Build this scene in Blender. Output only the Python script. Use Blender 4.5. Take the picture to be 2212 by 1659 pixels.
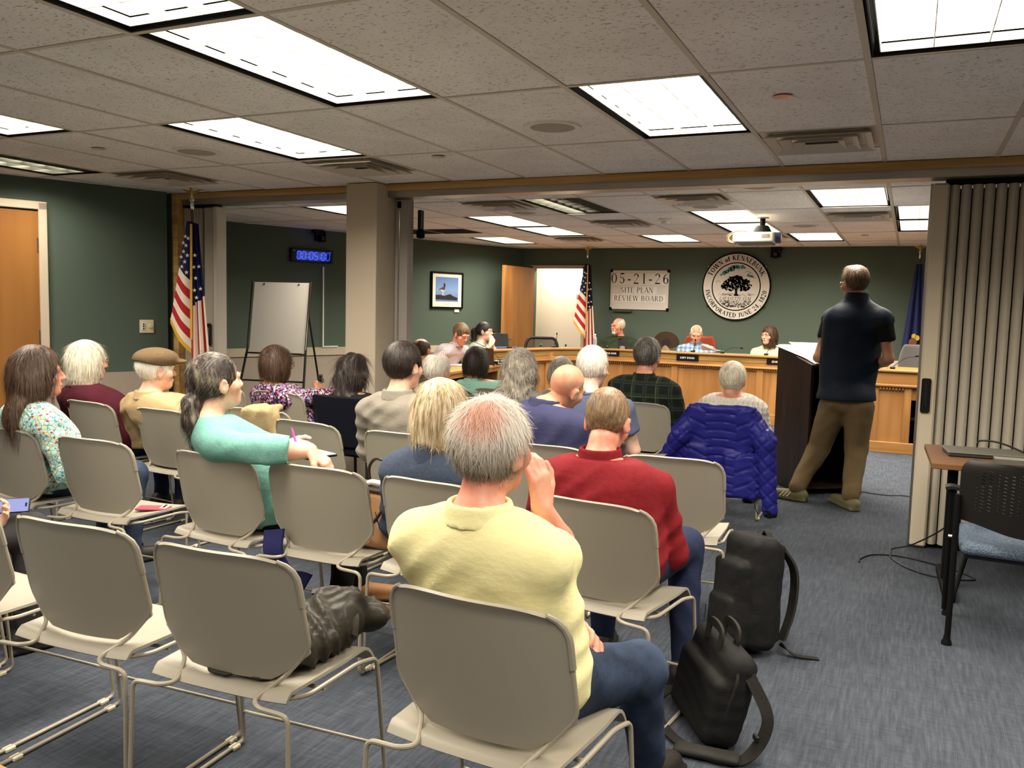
import bpy, math, random
import numpy as np
from mathutils import Vector, Matrix
random.seed(11); RNG = np.random.default_rng(11)
PI = math.pi
sc = bpy.context.scene
COL = sc.collection
for o in list(bpy.data.objects): bpy.data.objects.remove(o)

# ---------------------------------------------------------------- camera
FPX, YAW, PITCH, ROLL = 1843.3, 0.434, 0.089, 0.025
CAMP = np.array([0.0, 0.0, 1.480])
def cam_axes():
    cy, sy = math.cos(YAW), math.sin(YAW)
    f = np.array([-sy, cy, 0]); r = np.array([cy, sy, 0]); u = np.array([0, 0, 1.0])
    cp, sp = math.cos(PITCH), math.sin(PITCH)
    f2 = f * cp - u * sp; u2 = u * cp + f * sp
    cr, sr = math.cos(ROLL), math.sin(ROLL)
    return r * cr + u2 * sr, u2 * cr - r * sr, f2
CR, CU, CF = cam_axes()
cd = bpy.data.cameras.new('camera'); cam = bpy.data.objects.new('camera', cd); COL.objects.link(cam)
cam.matrix_world = Matrix(((CR[0], CU[0], -CF[0], CAMP[0]), (CR[1], CU[1], -CF[1], CAMP[1]), (CR[2], CU[2], -CF[2], CAMP[2]), (0, 0, 0, 1)))
cd.sensor_width = 36.0; cd.lens = 36.0 * FPX / 2212.0; cd.clip_start = 0.05; cd.clip_end = 60
sc.camera = cam
def ray(x, y): return CF * FPX + CR * (x - 1106) + CU * (829.5 - y)
def aty(x, y, Y): v = ray(x, y); return CAMP + v * Y / v[1]          # survey helper: picture point -> point on a plane of the room
def atz(x, y, z): v = ray(x, y); return CAMP + v * (z - CAMP[2]) / v[2]

# ---------------------------------------------------------------- world and exposure
w = bpy.data.worlds.new('world'); sc.world = w; w.use_nodes = True
w.node_tree.nodes['Background'].inputs[0].default_value = (0.9, 0.8, 0.68, 1); w.node_tree.nodes['Background'].inputs[1].default_value = 0.02
sc.view_settings.view_transform = 'Standard'; sc.view_settings.look = 'None'; sc.view_settings.gamma = 1.0
sc.view_settings.use_curve_mapping = False
sc.view_settings.exposure = 0.30
LIGHT_W = 38.0; LIGHT_COL = (1.0, 0.90, 0.75); LIGHT_SPREAD = 150; PANEL_EMIT = 4.0

# ---------------------------------------------------------------- materials
def srgb(r, g, b):
    f = lambda c: c / 12.92 if c <= 0.04045 else ((c + 0.055) / 1.055) ** 2.4
    return (f(r / 255), f(g / 255), f(b / 255), 1.0)
class Nodes:
    def __init__(s, name):
        s.m = bpy.data.materials.new(name); s.m.use_nodes = True; s.t = s.m.node_tree; s.b = s.t.nodes['Principled BSDF']
    def n(s, typ, **kw):
        nd = s.t.nodes.new('ShaderNode' + typ)
        for k, v in kw.items():
            if k.startswith('i_'):
                key = k[2:]; key = int(key) if key.isdigit() else key.replace('_', ' ')
                s.set(nd.inputs[key], v)
            else: setattr(nd, k, v)
        return nd
    def set(s, sock, v):
        if isinstance(v, bpy.types.NodeSocket): s.t.links.new(v, sock)
        elif isinstance(v, bpy.types.Node): s.t.links.new(v.outputs[0], sock)
        else: sock.default_value = v
    def coord(s, which='Object', scale=(1, 1, 1), rot=(0, 0, 0)):
        tc = s.n('TexCoord'); mp = s.n('Mapping')
        s.t.links.new(tc.outputs[which], mp.inputs[0]); mp.inputs['Scale'].default_value = scale; mp.inputs['Rotation'].default_value = rot
        return mp.outputs[0]
    def noise(s, vec, scale, detail=3, rough=.55, out=0):
        nd = s.n('TexNoise'); s.t.links.new(vec, nd.inputs['Vector']); nd.inputs['Scale'].default_value = scale
        nd.inputs['Detail'].default_value = detail; nd.inputs['Roughness'].default_value = rough; return nd.outputs[out]
    def vor(s, vec, scale, feature='F1', out=0, rnd=1.0):
        nd = s.n('TexVoronoi'); nd.feature = feature; s.t.links.new(vec, nd.inputs['Vector']); nd.inputs['Scale'].default_value = scale
        if 'Randomness' in nd.inputs: nd.inputs['Randomness'].default_value = rnd
        return nd.outputs[out]
    def math(s, op, a, b=0.0, c=0.0, clamp=False):
        nd = s.n('Math', operation=op, use_clamp=clamp)
        s.set(nd.inputs[0], a); s.set(nd.inputs[1], b); s.set(nd.inputs[2], c); return nd.outputs[0]
    def ramp(s, fac, stops, mode='LINEAR'):
        nd = s.n('ValToRGB'); nd.color_ramp.interpolation = mode; s.set(nd.inputs[0], fac); e = nd.color_ramp.elements
        while len(e) < len(stops): e.new(0.5)
        for el, (p, c) in zip(e, stops): el.position = p; el.color = c if len(c) == 4 else (*c, 1)
        return nd.outputs[0]
    def mix(s, fac, a, b, blend='MIX'):
        nd = s.n('Mix', data_type='RGBA', blend_type=blend)
        s.set(nd.inputs[0], fac); s.set(nd.inputs[6], a); s.set(nd.inputs[7], b); return nd.outputs[2]
    def sep(s, vec):
        nd = s.n('SeparateXYZ'); s.set(nd.inputs[0], vec); return nd.outputs
    def bump(s, h, strength=.3, dist=.002):
        nd = s.n('Bump'); nd.inputs['Strength'].default_value = strength; nd.inputs['Distance'].default_value = dist
        s.set(nd.inputs['Height'], h); s.t.links.new(nd.outputs[0], s.b.inputs['Normal']); return nd
    def done(s, col=None, rough=None, metal=None, spec=None, **kw):
        b = s.b
        if col is not None: s.set(b.inputs['Base Color'], col)
        if rough is not None: s.set(b.inputs['Roughness'], rough)
        if metal is not None: b.inputs['Metallic'].default_value = metal
        if spec is not None: b.inputs['Specular IOR Level'].default_value = spec
        for k, v in kw.items(): s.set(b.inputs[k.replace('_', ' ')], v)
        return s.m
MATS = {}
def M(name, rgb, rough=.6, metal=0, spec=.3, var=0.0, vs=8.0, bs=0.0, bsc=60.0, bd=.002, **kw):
    if name in MATS: return MATS[name]
    g = Nodes(name); c = srgb(*rgb); col = c
    if var or bs:
        co = g.coord()
        if var:
            f = g.noise(co, vs, 4); lo = tuple(x * (1 - var) for x in c[:3]) + (1,); hi = tuple(min(1, x * (1 + var)) for x in c[:3]) + (1,)
            col = g.ramp(f, [(.3, lo), (.7, hi)])
        if bs: g.bump(g.noise(co, bsc, 4), bs, bd)
    MATS[name] = g.done(col, rough, metal, spec, **kw); return MATS[name]

# ---------------------------------------------------------------- mesh building
class MB:
    def __init__(s): s.v = []; s.f = []; s.mi = []
    def add(s, vs, fs, mi=0):
        o = len(s.v); s.v += [tuple(map(float, p)) for p in vs]; s.f += [tuple(i + o for i in f) for f in fs]; s.mi += [mi] * len(fs); return s
    def box(s, c, d, bev=0.0, mi=0, rot=None):
        a, b, e = d[0] / 2, d[1] / 2, d[2] / 2
        if bev <= 0:
            vs = [(x * a, y * b, z * e) for x in (-1, 1) for y in (-1, 1) for z in (-1, 1)]
            fs = [(0, 1, 3, 2), (4, 6, 7, 5), (0, 4, 5, 1), (2, 3, 7, 6), (0, 2, 6, 4), (1, 5, 7, 3)]
        else:
            q = min(bev, a * .99, b * .99, e * .99); vs = []; ix = {}
            for x in (-1, 1):
                for y in (-1, 1):
                    for z in (-1, 1):
                        ix[x, y, z, 0] = len(vs); vs.append((x * a, y * (b - q), z * (e - q)))
                        ix[x, y, z, 1] = len(vs); vs.append((x * (a - q), y * b, z * (e - q)))
                        ix[x, y, z, 2] = len(vs); vs.append((x * (a - q), y * (b - q), z * e))
            fs = []
            for k in range(3):
                for sg in (-1, 1):
                    cyc = [(-1, -1), (1, -1), (1, 1), (-1, 1)]
                    if (sg < 0) != (k == 1): cyc = cyc[::-1]
                    f = []
                    for (p, r) in cyc:
                        t = [0, 0, 0]; t[k] = sg; oth = [i for i in range(3) if i != k]; t[oth[0]] = p; t[oth[1]] = r; f.append(ix[t[0], t[1], t[2], k])
                    fs.append(tuple(f))
            for k in range(3):
                i, j = [n for n in range(3) if n != k]
                for si in (-1, 1):
                    for sj in (-1, 1):
                        t0 = [0, 0, 0]; t0[i] = si; t0[j] = sj; t1 = list(t0); t0[k] = -1; t1[k] = 1
                        f = (ix[(*t0, i)], ix[(*t1, i)], ix[(*t1, j)], ix[(*t0, j)])
                        fs.append(f if (si * sj > 0) == (k != 1) else f[::-1])
            for x in (-1, 1):
                for y in (-1, 1):
                    for z in (-1, 1):
                        f = (ix[x, y, z, 0], ix[x, y, z, 1], ix[x, y, z, 2]); fs.append(f if x * y * z > 0 else f[::-1])
        vs = np.array(vs)
        if rot is not None: vs = vs @ np.array(rot).T
        return s.add(vs + np.array(c), fs, mi)
    def prism(s, poly, z0, z1, mi=0):                      # poly: ccw list of (x, y)
        n = len(poly); vs = [(x, y, z0) for x, y in poly] + [(x, y, z1) for x, y in poly]
        fs = [tuple(range(n))[::-1], tuple(range(n, 2 * n))] + [(i, (i + 1) % n, n + (i + 1) % n, n + i) for i in range(n)]
        return s.add(vs, fs, mi)
    def tube(s, pts, r, n=8, fillet=0.0, mi=0, caps=True, closed=False, flat=1.0):
        p = fillet_path(pts, fillet) if fillet else [np.array(q, float) for q in pts]
        m = len(p); rr = r if hasattr(r, '__len__') else [r] * m
        if len(rr) != m: rr = list(np.interp(np.linspace(0, 1, m), np.linspace(0, 1, len(rr)), rr))
        T = [p[(i + 1) % m] - p[i - 1] if closed else p[min(i + 1, m - 1)] - p[max(i - 1, 0)] for i in range(m)]
        T = [t / (np.linalg.norm(t) + 1e-12) for t in T]
        up = np.array([0, 0, 1.0]) if abs(T[0][2]) < .9 else np.array([1.0, 0, 0]); u = np.cross(T[0], up); u /= np.linalg.norm(u); vs = []
        for i in range(m):
            u = u - T[i] * (u @ T[i]); u /= np.linalg.norm(u) + 1e-12; v = np.cross(T[i], u)
            for k in range(n):
                a = 2 * PI * k / n; vs.append(p[i] + rr[i] * (u * math.cos(a) + v * math.sin(a) * flat))
        fs = [(i * n + k, i * n + (k + 1) % n, ((i + 1) % m) * n + (k + 1) % n, ((i + 1) % m) * n + k) for i in range(m if closed else m - 1) for k in range(n)]
        if caps and not closed: fs += [tuple(range(n))[::-1], tuple(range((m - 1) * n, m * n))]
        return s.add(vs, fs, mi)
    def lathe(s, prof, n=24, c=(0, 0, 0), mi=0, axis='z'):  # prof: (r, z) from bottom to top
        vs = []
        for r, z in prof:
            for k in range(n):
                a = 2 * PI * k / n; q = (r * math.cos(a), r * math.sin(a), z)
                if axis == 'y': q = (q[0], -q[2], q[1])
                if axis == 'x': q = (q[2], q[0], q[1])
                vs.append((q[0] + c[0], q[1] + c[1], q[2] + c[2]))
        m = len(prof)
        fs = [(i * n + k, i * n + (k + 1) % n, (i + 1) * n + (k + 1) % n, (i + 1) * n + k) for i in range(m - 1) for k in range(n)]
        fs += [tuple(range(n))[::-1], tuple(range((m - 1) * n, m * n))]
        return s.add(vs, fs, mi)
    def sheet(s, f, nu, nv, th, mi=0, mif=None):            # thick curved sheet: f(u, v) -> xyz with u, v in 0..1
        P = np.array([[f(i / nu, j / nv) for j in range(nv + 1)] for i in range(nu + 1)], float)
        du = np.gradient(P, axis=0); dv = np.gradient(P, axis=1); nn = np.cross(du, dv); nn /= np.linalg.norm(nn, axis=2, keepdims=True) + 1e-9
        A = P + nn * th / 2; B = P - nn * th / 2; k = nv + 1; o = (nu + 1) * k
        vs = list(A.reshape(-1, 3)) + list(B.reshape(-1, 3)); fs = []; ms = []
        for i in range(nu):
            for j in range(nv):
                a, b, c, d = i * k + j, (i + 1) * k + j, (i + 1) * k + j + 1, i * k + j + 1
                mm = mif(i / nu + .5 / nu, j / nv + .5 / nv) if mif else mi
                fs += [(a, b, c, d), (o + d, o + c, o + b, o + a)]; ms += [mm, mm]
        edge = [(i, 0) for i in range(nu)] + [(nu, j) for j in range(nv)] + [(i, nv) for i in range(nu, 0, -1)] + [(0, j) for j in range(nv, 0, -1)]
        for q in range(len(edge)):
            a = edge[q]; b = edge[(q + 1) % len(edge)]; ia, ib = a[0] * k + a[1], b[0] * k + b[1]
            fs.append((ib, ia, o + ia, o + ib)); ms.append(mif(min(a[0] / nu, .999), min(a[1] / nv, .999)) if mif else mi)
        o2 = len(s.v); s.add(vs, fs, mi); s.mi[-len(fs):] = ms; return s
    def poly(s, pts3, mi=0): return s.add(pts3, [tuple(range(len(pts3)))], mi)
    def xf(s, mat):
        A = np.array(mat); v = np.array(s.v); s.v = [tuple(q) for q in v @ A[:3, :3].T + A[:3, 3]]; return s
def fillet_path(pts, rad, seg=5):
    p = [np.array(q, float) for q in pts]; out = [p[0]]
    for i in range(1, len(p) - 1):
        a, b, c = p[i - 1], p[i], p[i + 1]; u = a - b; v = c - b; lu, lv = np.linalg.norm(u), np.linalg.norm(v)
        r = min(rad, lu * .48, lv * .48); s0 = b + u / lu * r; s1 = b + v / lv * r
        for k in range(seg + 1):
            t = k / seg; out.append((1 - t) ** 2 * s0 + 2 * t * (1 - t) * b + t * t * s1)
    out.append(p[-1]); return out
def smooth_path(pts, n=8):                                  # Catmull-Rom
    p = [np.array(q, float) for q in pts]; p = [2 * p[0] - p[1]] + p + [2 * p[-1] - p[-2]]; out = []
    for i in range(1, len(p) - 2):
        for k in range(n):
            t = k / n; out.append(.5 * ((2 * p[i]) + (p[i + 1] - p[i - 1]) * t + (2 * p[i - 1] - 5 * p[i] + 4 * p[i + 1] - p[i + 2]) * t * t + (3 * p[i] - p[i - 1] - 3 * p[i + 1] + p[i + 2]) * t ** 3))
    out.append(p[-2]); return out
def np_mesh(name, V, F, mats, smooth=True, mi=None, angle=None):
    me = bpy.data.meshes.new(name); V = np.asarray(V, np.float32)
    if isinstance(F, np.ndarray):
        k = F.shape[1]; n = len(F); me.vertices.add(len(V)); me.vertices.foreach_set('co', V.ravel())
        me.loops.add(n * k); me.loops.foreach_set('vertex_index', F.astype(np.int32).ravel())
        me.polygons.add(n); me.polygons.foreach_set('loop_start', np.arange(0, n * k, k, dtype=np.int32))
        me.update(calc_edges=True)
    else: me.from_pydata([tuple(map(float, q)) for q in V], [], F); me.update()
    for m in (mats if isinstance(mats, (list, tuple)) else [mats]): me.materials.append(m)
    if mi is not None and len(set(mi)) > 1: me.polygons.foreach_set('material_index', np.asarray(mi, np.int32))
    if smooth:
        me.polygons.foreach_set('use_smooth', np.ones(len(me.polygons), bool))
        if angle: me.set_sharp_from_angle(angle=math.radians(angle))
    return me
def obj(name, mb, mats, parent=None, loc=None, smooth=True, angle=40, rz=None, rot=None):
    me = mb if isinstance(mb, bpy.types.Mesh) else np_mesh(name, mb.v, mb.f, mats, smooth, mb.mi, angle)
    o = bpy.data.objects.new(name, me); COL.objects.link(o)
    if loc is not None: o.location = loc
    if rz is not None: o.rotation_euler = (0, 0, rz)
    if rot is not None: o.rotation_euler = rot
    if parent is not None: o.parent = parent
    return o
def tag(o, label, cat, group=None, kind=None):
    o['label'] = label; o['category'] = cat
    if group: o['group'] = group
    if kind: o['kind'] = kind
    return o
def thing(name, label, cat, loc=(0, 0, 0), rz=0.0, group=None):
    o = bpy.data.objects.new(name, None); COL.objects.link(o); o.empty_display_size = .1
    o.location = loc; o.rotation_euler = (0, 0, rz); return tag(o, label, cat, group)
def struct(name, mb, mats, label=None, cat=None, **kw):
    o = obj(name, mb, mats, **kw); o['kind'] = 'structure'
    if label: o['label'] = label; o['category'] = cat
    return o
def copy_tree(root, loc, rz, label=None):
    r = root.copy(); COL.objects.link(r); r.location = loc; r.rotation_euler = (0, 0, rz)
    if label: r['label'] = label
    for ch in root.children:
        c = ch.copy(); COL.objects.link(c); c.parent = r
        for g in ch.children: d = g.copy(); COL.objects.link(d); d.parent = c
    return r

# ---------------------------------------------------------------- stroke lettering (flat print)
def _S(*a): return ('s',) + a
GL = {
 'A': (.74, [_S(.04, 0, .36, 1, 0), _S(.36, 1, .70, 0, 1), _S(.15, .34, .56, .34, 0)], [(.04, 0), (.70, 0)]),
 'B': (.66, [_S(.12, 0, .12, 1, 1), ('a', .30, .75, .23, .24, -90, 90), ('a', .32, .26, .27, .25, -90, 90), _S(.1, .98, .3, .98, 0), _S(.1, .51, .32, .51, 0), _S(.1, .02, .32, .02, 0)], []),
 'C': (.72, [('a', .39, .5, .33, .49, 42, 318)], []),
 'D': (.76, [_S(.12, 0, .12, 1, 1), ('a', .28, .5, .40, .48, -90, 90), _S(.1, .98, .28, .98, 0), _S(.1, .02, .28, .02, 0)], []),
 'E': (.62, [_S(.12, 0, .12, 1, 1), _S(.05, .98, .54, .98, 0), _S(.1, .52, .42, .52, 0), _S(.05, .02, .56, .02, 0), _S(.53, .98, .53, .80, 0), _S(.55, .02, .55, .2, 0)], []),
 'F': (.58, [_S(.12, 0, .12, 1, 1), _S(.05, .98, .54, .98, 0), _S(.1, .52, .42, .52, 0), _S(.53, .98, .53, .80, 0)], [(.12, 0)]),
 'G': (.78, [('a', .39, .5, .33, .49, 42, 325), _S(.66, .05, .66, .42, 1)], [(.64, .42)]),
 'H': (.78, [_S(.12, 0, .12, 1, 1), _S(.64, 0, .64, 1, 1), _S(.12, .52, .64, .52, 0)], [(.12, 0), (.12, 1), (.64, 0), (.64, 1)]),
 'I': (.34, [_S(.17, 0, .17, 1, 1)], [(.17, 0), (.17, 1)]),
 'J': (.44, [_S(.26, .12, .26, 1, 1), ('a', .13, .12, .13, .14, 200, 360)], [(.26, 1)]),
 'K': (.74, [_S(.12, 0, .12, 1, 1), _S(.14, .40, .60, 1, 0), _S(.28, .58, .66, 0, 1)], [(.12, 0), (.12, 1), (.60, 1), (.66, 0)]),
 'L': (.60, [_S(.12, 0, .12, 1, 1), _S(.05, .02, .54, .02, 0), _S(.53, .02, .53, .22, 0)], [(.12, 1)]),
 'M': (.94, [_S(.10, 0, .12, 1, 0), _S(.14, 1, .46, .05, 1), _S(.46, .05, .80, 1, 0), _S(.80, 0, .80, 1, 1)], [(.10, 0), (.80, 0), (.12, 1), (.82, 1)]),
 'N': (.78, [_S(.11, 0, .11, 1, 0), _S(.13, 1, .64, .02, 1), _S(.65, 0, .65, 1, 0)], [(.11, 0), (.10, 1), (.65, 1)]),
 'O': (.80, [('a', .40, .5, .33, .49, 0, 360)], []),
 'P': (.60, [_S(.12, 0, .12, 1, 1), ('a', .28, .73, .25, .25, -90, 90), _S(.1, .98, .28, .98, 0), _S(.1, .48, .28, .48, 0)], [(.12, 0)]),
 'R': (.70, [_S(.12, 0, .12, 1, 1), ('a', .28, .74, .25, .24, -90, 90), _S(.1, .98, .28, .98, 0), _S(.1, .5, .28, .5, 0), _S(.32, .5, .62, 0, 1)], [(.12, 0), (.63, 0)]),
 'S': (.56, [('a', .28, .74, .19, .24, 35, 270), ('a', .28, .26, .21, .25, -150, 90)], []),
 'T': (.66, [_S(.33, 0, .33, 1, 1), _S(.04, .98, .62, .98, 0), _S(.05, .98, .05, .8, 0), _S(.61, .98, .61, .8, 0)], [(.33, 0)]),
 'U': (.76, [_S(.14, .3, .14, 1, 1), ('a', .38, .3, .24, .29, 180, 360), _S(.62, .3, .62, 1, 0)], [(.14, 1), (.62, 1)]),
 'V': (.74, [_S(.06, 1, .36, 0, 1), _S(.36, 0, .68, 1, 0)], [(.08, 1), (.67, 1)]),
 'W': (1.0, [_S(.05, 1, .28, 0, 1), _S(.28, 0, .50, 1, 0), _S(.50, 1, .73, 0, 1), _S(.73, 0, .95, 1, 0)], [(.06, 1), (.5, 1), (.94, 1)]),
 'Y': (.72, [_S(.06, 1, .35, .45, 1), _S(.35, .45, .66, 1, 0), _S(.35, 0, .35, .45, 1)], [(.07, 1), (.65, 1), (.35, 0)]),
 'o': (.54, [('a', .27, .33, .21, .32, 0, 360)], []),
 'f': (.40, [_S(.16, 0, .16, .8, 1), ('a', .3, .8, .14, .18, 40, 180), _S(.04, .62, .34, .62, 0)], [(.16, 0)]),
 'n': (.58, [_S(.12, 0, .12, .65, 1), ('a', .29, .4, .17, .24, 0, 180), _S(.46, 0, .46, .4, 1)], []),
 'w': (.74, [_S(.05, .65, .21, 0, 1), _S(.21, 0, .37, .65, 0), _S(.37, .65, .53, 0, 1), _S(.53, 0, .69, .65, 0)], []),
 'l': (.26, [_S(.13, 0, .13, 1, 1)], []), 'a': (.52, [('a', .26, .3, .2, .28, 0, 360), _S(.45, 0, .45, .6, 1)], []),
 '0': (.62, [('a', .31, .5, .24, .49, 0, 360)], []), '1': (.50, [_S(.27, 0, .27, 1, 1), _S(.27, .97, .12, .82, 0)], [(.27, 0)]),
 '2': (.60, [('a', .29, .73, .21, .25, -25, 170), _S(.48, .62, .08, .04, 0), _S(.06, .04, .54, .04, 1)], []),
 '4': (.62, [_S(.42, 0, .42, 1, 1), _S(.42, 1, .04, .3, 0), _S(.04, .28, .58, .28, 0)], [(.42, 0)]),
 '5': (.60, [_S(.14, .96, .5, .96, 1), _S(.14, .96, .12, .55, 0), ('a', .27, .31, .23, .30, -150, 120)], []),
 '6': (.60, [('a', .30, .30, .22, .29, 0, 360), ('a', .50, .42, .44, .56, 105, 180)], []),
 '8': (.60, [('a', .30, .75, .19, .24, 0, 360), ('a', .30, .27, .23, .27, 0, 360)], []),
 '-': (.40, [_S(.05, .36, .35, .36, 1)], []), ',': (.28, [_S(.14, .06, .08, -.18, 1)], []), ':': (.26, [_S(.13, .2, .13, .32, 1), _S(.13, .6, .13, .72, 1)], []), ' ': (.34, [], [])}
def text_polys(txt, size, serif=True, thick=.13, thin=.05, track=0.0, slant=0.0):
    out = []; x = 0.0
    if not serif: thin = thick
    for ch in txt:
        adv, st, sf = GL.get(ch, GL.get(ch.upper(), GL[' ']))
        for q in st:
            if q[0] == 's':
                x0, y0, x1, y1, k = q[1:]; t = (thick if k else thin) / 2; dx, dy = x1 - x0, y1 - y0
                if abs(dx) > abs(dy): out.append([(x + x0, y0 - t), (x + x1, y1 - t), (x + x1, y1 + t), (x + x0, y0 + t)])
                else: out.append([(x + x0 - t, y0), (x + x0 + t, y0), (x + x1 + t, y1), (x + x1 - t, y1)])
            else:
                cx, cy, rx, ry, a0, a1 = q[1:]; n = max(6, int(abs(a1 - a0) / 20)); prev = None
                for k in range(n + 1):
                    a = math.radians(a0 + (a1 - a0) * k / n); t = (thin + (thick - thin) * abs(math.cos(a)) ** 1.5) / 2; c, s_ = math.cos(a), math.sin(a)
                    cur = ((x + cx + (rx + .6 * t) * c, cy + (ry + .2 * t) * s_), (x + cx + (rx - 1.4 * t) * c, cy + (ry - 1.8 * t) * s_))
                    if prev: out.append([prev[1], prev[0], cur[0], cur[1]])
                    prev = cur
        if serif:
            for (sx, sy) in sf:
                y0 = 0 if sy == 0 else sy - .04; out.append([(x + sx - .12, y0), (x + sx + .12, y0), (x + sx + .12, y0 + .04), (x + sx - .12, y0 + .04)])
        x += adv + track
    return [[((px + slant * py) * size, py * size) for px, py in pl] for pl in out], x * size
def text_mesh(mb, txt, size, origin, ux, uy, center=False, mi=0, **kw):
    pl, wd = text_polys(txt, size, **kw); o = np.array(origin, float); ux = np.array(ux, float); uy = np.array(uy, float)
    if center: o = o - ux * wd / 2
    for q in pl: mb.poly([o + ux * a + uy * b for a, b in q], mi)
    return wd
def letters(t, name, mat, txt, size, origin, ux, uz, center=True, **kw):          # one object per character
    kw2 = {k: v for k, v in kw.items() if k != 'track'}; tr = kw.get('track', 0); wd = [(GL[c][0] + tr) * size for c in txt]; x = -sum(wd) / 2 if center else 0
    for c, w_ in zip(txt, wd):
        if c != ' ': m = MB(); text_mesh(m, c, size, np.array(origin) + np.array(ux) * x, ux, uz, **kw2); obj(name, m, mat, t, smooth=False)
        x += w_
def arc_letters(t, name, mat, txt, size, c, R, mid_deg, ux, uy, inward=False, **kw):
    wd = [(GL[ch][0] + kw.get('track', 0)) * size for ch in txt]; tot = sum(wd); sg = 1 if inward else -1; a = math.radians(mid_deg) - sg * tot / 2 / R
    for ch, w_ in zip(txt, wd):
        a += sg * w_ / 2 / R
        if ch != ' ': m = MB(); arc_text(m, ch, size, c, R, math.degrees(a), ux, uy, inward, **kw); obj(name, m, mat, t, smooth=False)
        a += sg * w_ / 2 / R
def arc_text(mb, txt, size, c, R, mid_deg, ux, uy, inward=False, mi=0, **kw):
    widths = [GL.get(ch, GL[' '])[0] * size + kw.get('track', 0) * size for ch in txt]; total = sum(widths); sgn = -1 if not inward else 1
    a = math.radians(mid_deg) - sgn * total / 2 / R; c = np.array(c, float); ux = np.array(ux, float); uy = np.array(uy, float)
    for ch, wd in zip(txt, widths):
        a += sgn * wd / 2 / R; up = np.array([math.cos(a), math.sin(a)]); 
        if inward: up = -up
        rt = np.array([up[1], -up[0]]); base = np.array([math.cos(a), math.sin(a)]) * (R if not inward else R + size)
        pl, _ = text_polys(ch, size, **kw)
        for q in pl:
            mb.poly([c + sum(((base + rt * (px - wd / 2) + up * py)[k]) * (ux, uy)[k] for k in (0, 1)) for px, py in q], mi)
        a += sgn * wd / 2 / R
# ================================================================ surface materials
def carpet_mat():
    g = Nodes('blue_carpet'); co = g.coord(); X = g.sep(co)
    tx = g.math('FLOOR', g.math('DIVIDE', X[0], .61)); ty = g.math('FLOOR', g.math('DIVIDE', X[1], .61))
    cell = g.n('CombineXYZ'); g.set(cell.inputs[0], tx); g.set(cell.inputs[1], ty); wn = g.n('TexWhiteNoise'); wn.noise_dimensions = '3D'; g.set(wn.inputs['Vector'], cell)
    va = g.noise(g.coord(scale=(70, 6, 1)), 1.0, 4, .65); vb = g.noise(g.coord(scale=(8, 80, 1)), 1.0, 4, .65); f = g.noise(co, 320, 2)
    s = g.math('ADD', g.math('MULTIPLY', va, .62), g.math('MULTIPLY', vb, .38)); s = g.math('ADD', s, g.math('MULTIPLY', g.math('SUBTRACT', f, .5), .35))
    s = g.math('ADD', s, g.math('MULTIPLY', g.math('SUBTRACT', wn.outputs[0], .5), .05))
    col = g.ramp(s, [(.30, srgb(52, 56, 63)), (.5, srgb(68, 73, 82)), (.70, srgb(88, 93, 103))])
    rib = g.n('TexWave'); rib.wave_type = 'BANDS'; rib.bands_direction = 'X'; g.set(rib.inputs['Vector'], co); rib.inputs['Scale'].default_value = 48; rib.inputs['Distortion'].default_value = 1.5
    h = g.math('ADD', g.math('MULTIPLY', rib.outputs[1], .4), f); g.bump(h, .8, .004)
    return g.done(col, .95, spec=.08)
def tile_mat():
    g = Nodes('acoustic_tile'); co = g.coord(scale=(1, 1, 1)); oi = g.n('ObjectInfo')
    off = g.n('VectorMath', operation='ADD'); g.set(off.inputs[0], co); sc_ = g.n('CombineXYZ'); g.set(sc_.inputs[0], g.math('MULTIPLY', oi.outputs['Random'], 37.0)); g.set(off.inputs[1], sc_)
    mp = g.n('Mapping'); g.set(mp.inputs[0], off.outputs[0]); mp.inputs['Scale'].default_value = (34, 70, 34)
    a = g.noise(mp.outputs[0], 1.7, 3, .6); big = g.noise(off.outputs[0], 2.2, 2)
    pit = g.ramp(a, [(.33, (0, 0, 0, 1)), (.40, (1, 1, 1, 1))])
    base = g.ramp(big, [(.3, srgb(236, 233, 229)), (.7, srgb(248, 246, 243))])
    g.bump(pit, .5, .003)
    return g.done(g.mix(pit, srgb(150, 140, 130), base), .95, spec=.05)
def oak(name, a, b, c, scale=(26, 26, 1.6), rough=.42, distort=3.0):
    g = Nodes(name); co = g.coord(scale=scale); n1 = g.noise(co, 1.0, 5, .6); n2 = g.noise(g.coord(scale=tuple(s * .18 for s in scale)), 1.3, 3)
    w_ = g.math('SINE', g.math('MULTIPLY', g.math('ADD', n2, g.math('MULTIPLY', n1, .25)), 26.0 * distort / 3)); s = g.math('ADD', g.math('MULTIPLY', n1, .75), g.math('MULTIPLY', w_, .14))
    col = g.ramp(s, [(.18, srgb(*a)), (.4, srgb(*b)), (.62, srgb(*c))]); g.bump(n1, .12, .001); return g.done(col, rough, spec=.35)
CARPET = carpet_mat(); TILE = tile_mat()
OAK = oak('honey_oak', (138, 94, 50), (154, 108, 60), (168, 122, 71), (9, 9, .8)); OAKH = oak('honey_oak_rail', (144, 100, 54), (162, 116, 65), (176, 130, 78), (1.0, 14, 14))
OAKD = oak('olive_oak_inlay', (112, 88, 44), (138, 110, 58), (160, 130, 74), (1.6, 26, 26)); BIRCH = oak('birch_veneer_door', (140, 92, 45), (160, 110, 56), (174, 124, 68), (7, 7, .8), .35, 2.0)
TRIMW = oak('pale_wood_trim', (170, 132, 78), (194, 154, 96), (208, 172, 116), (1.2, 30, 30))
GREEN = M('sage_green_paint', (85, 98, 88), .8, spec=.12, bs=.15, bsc=180, bd=.001); BEIGE = M('beige_wainscot', (168, 156, 142), .75, spec=.15, bs=.2, bsc=240)
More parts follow.
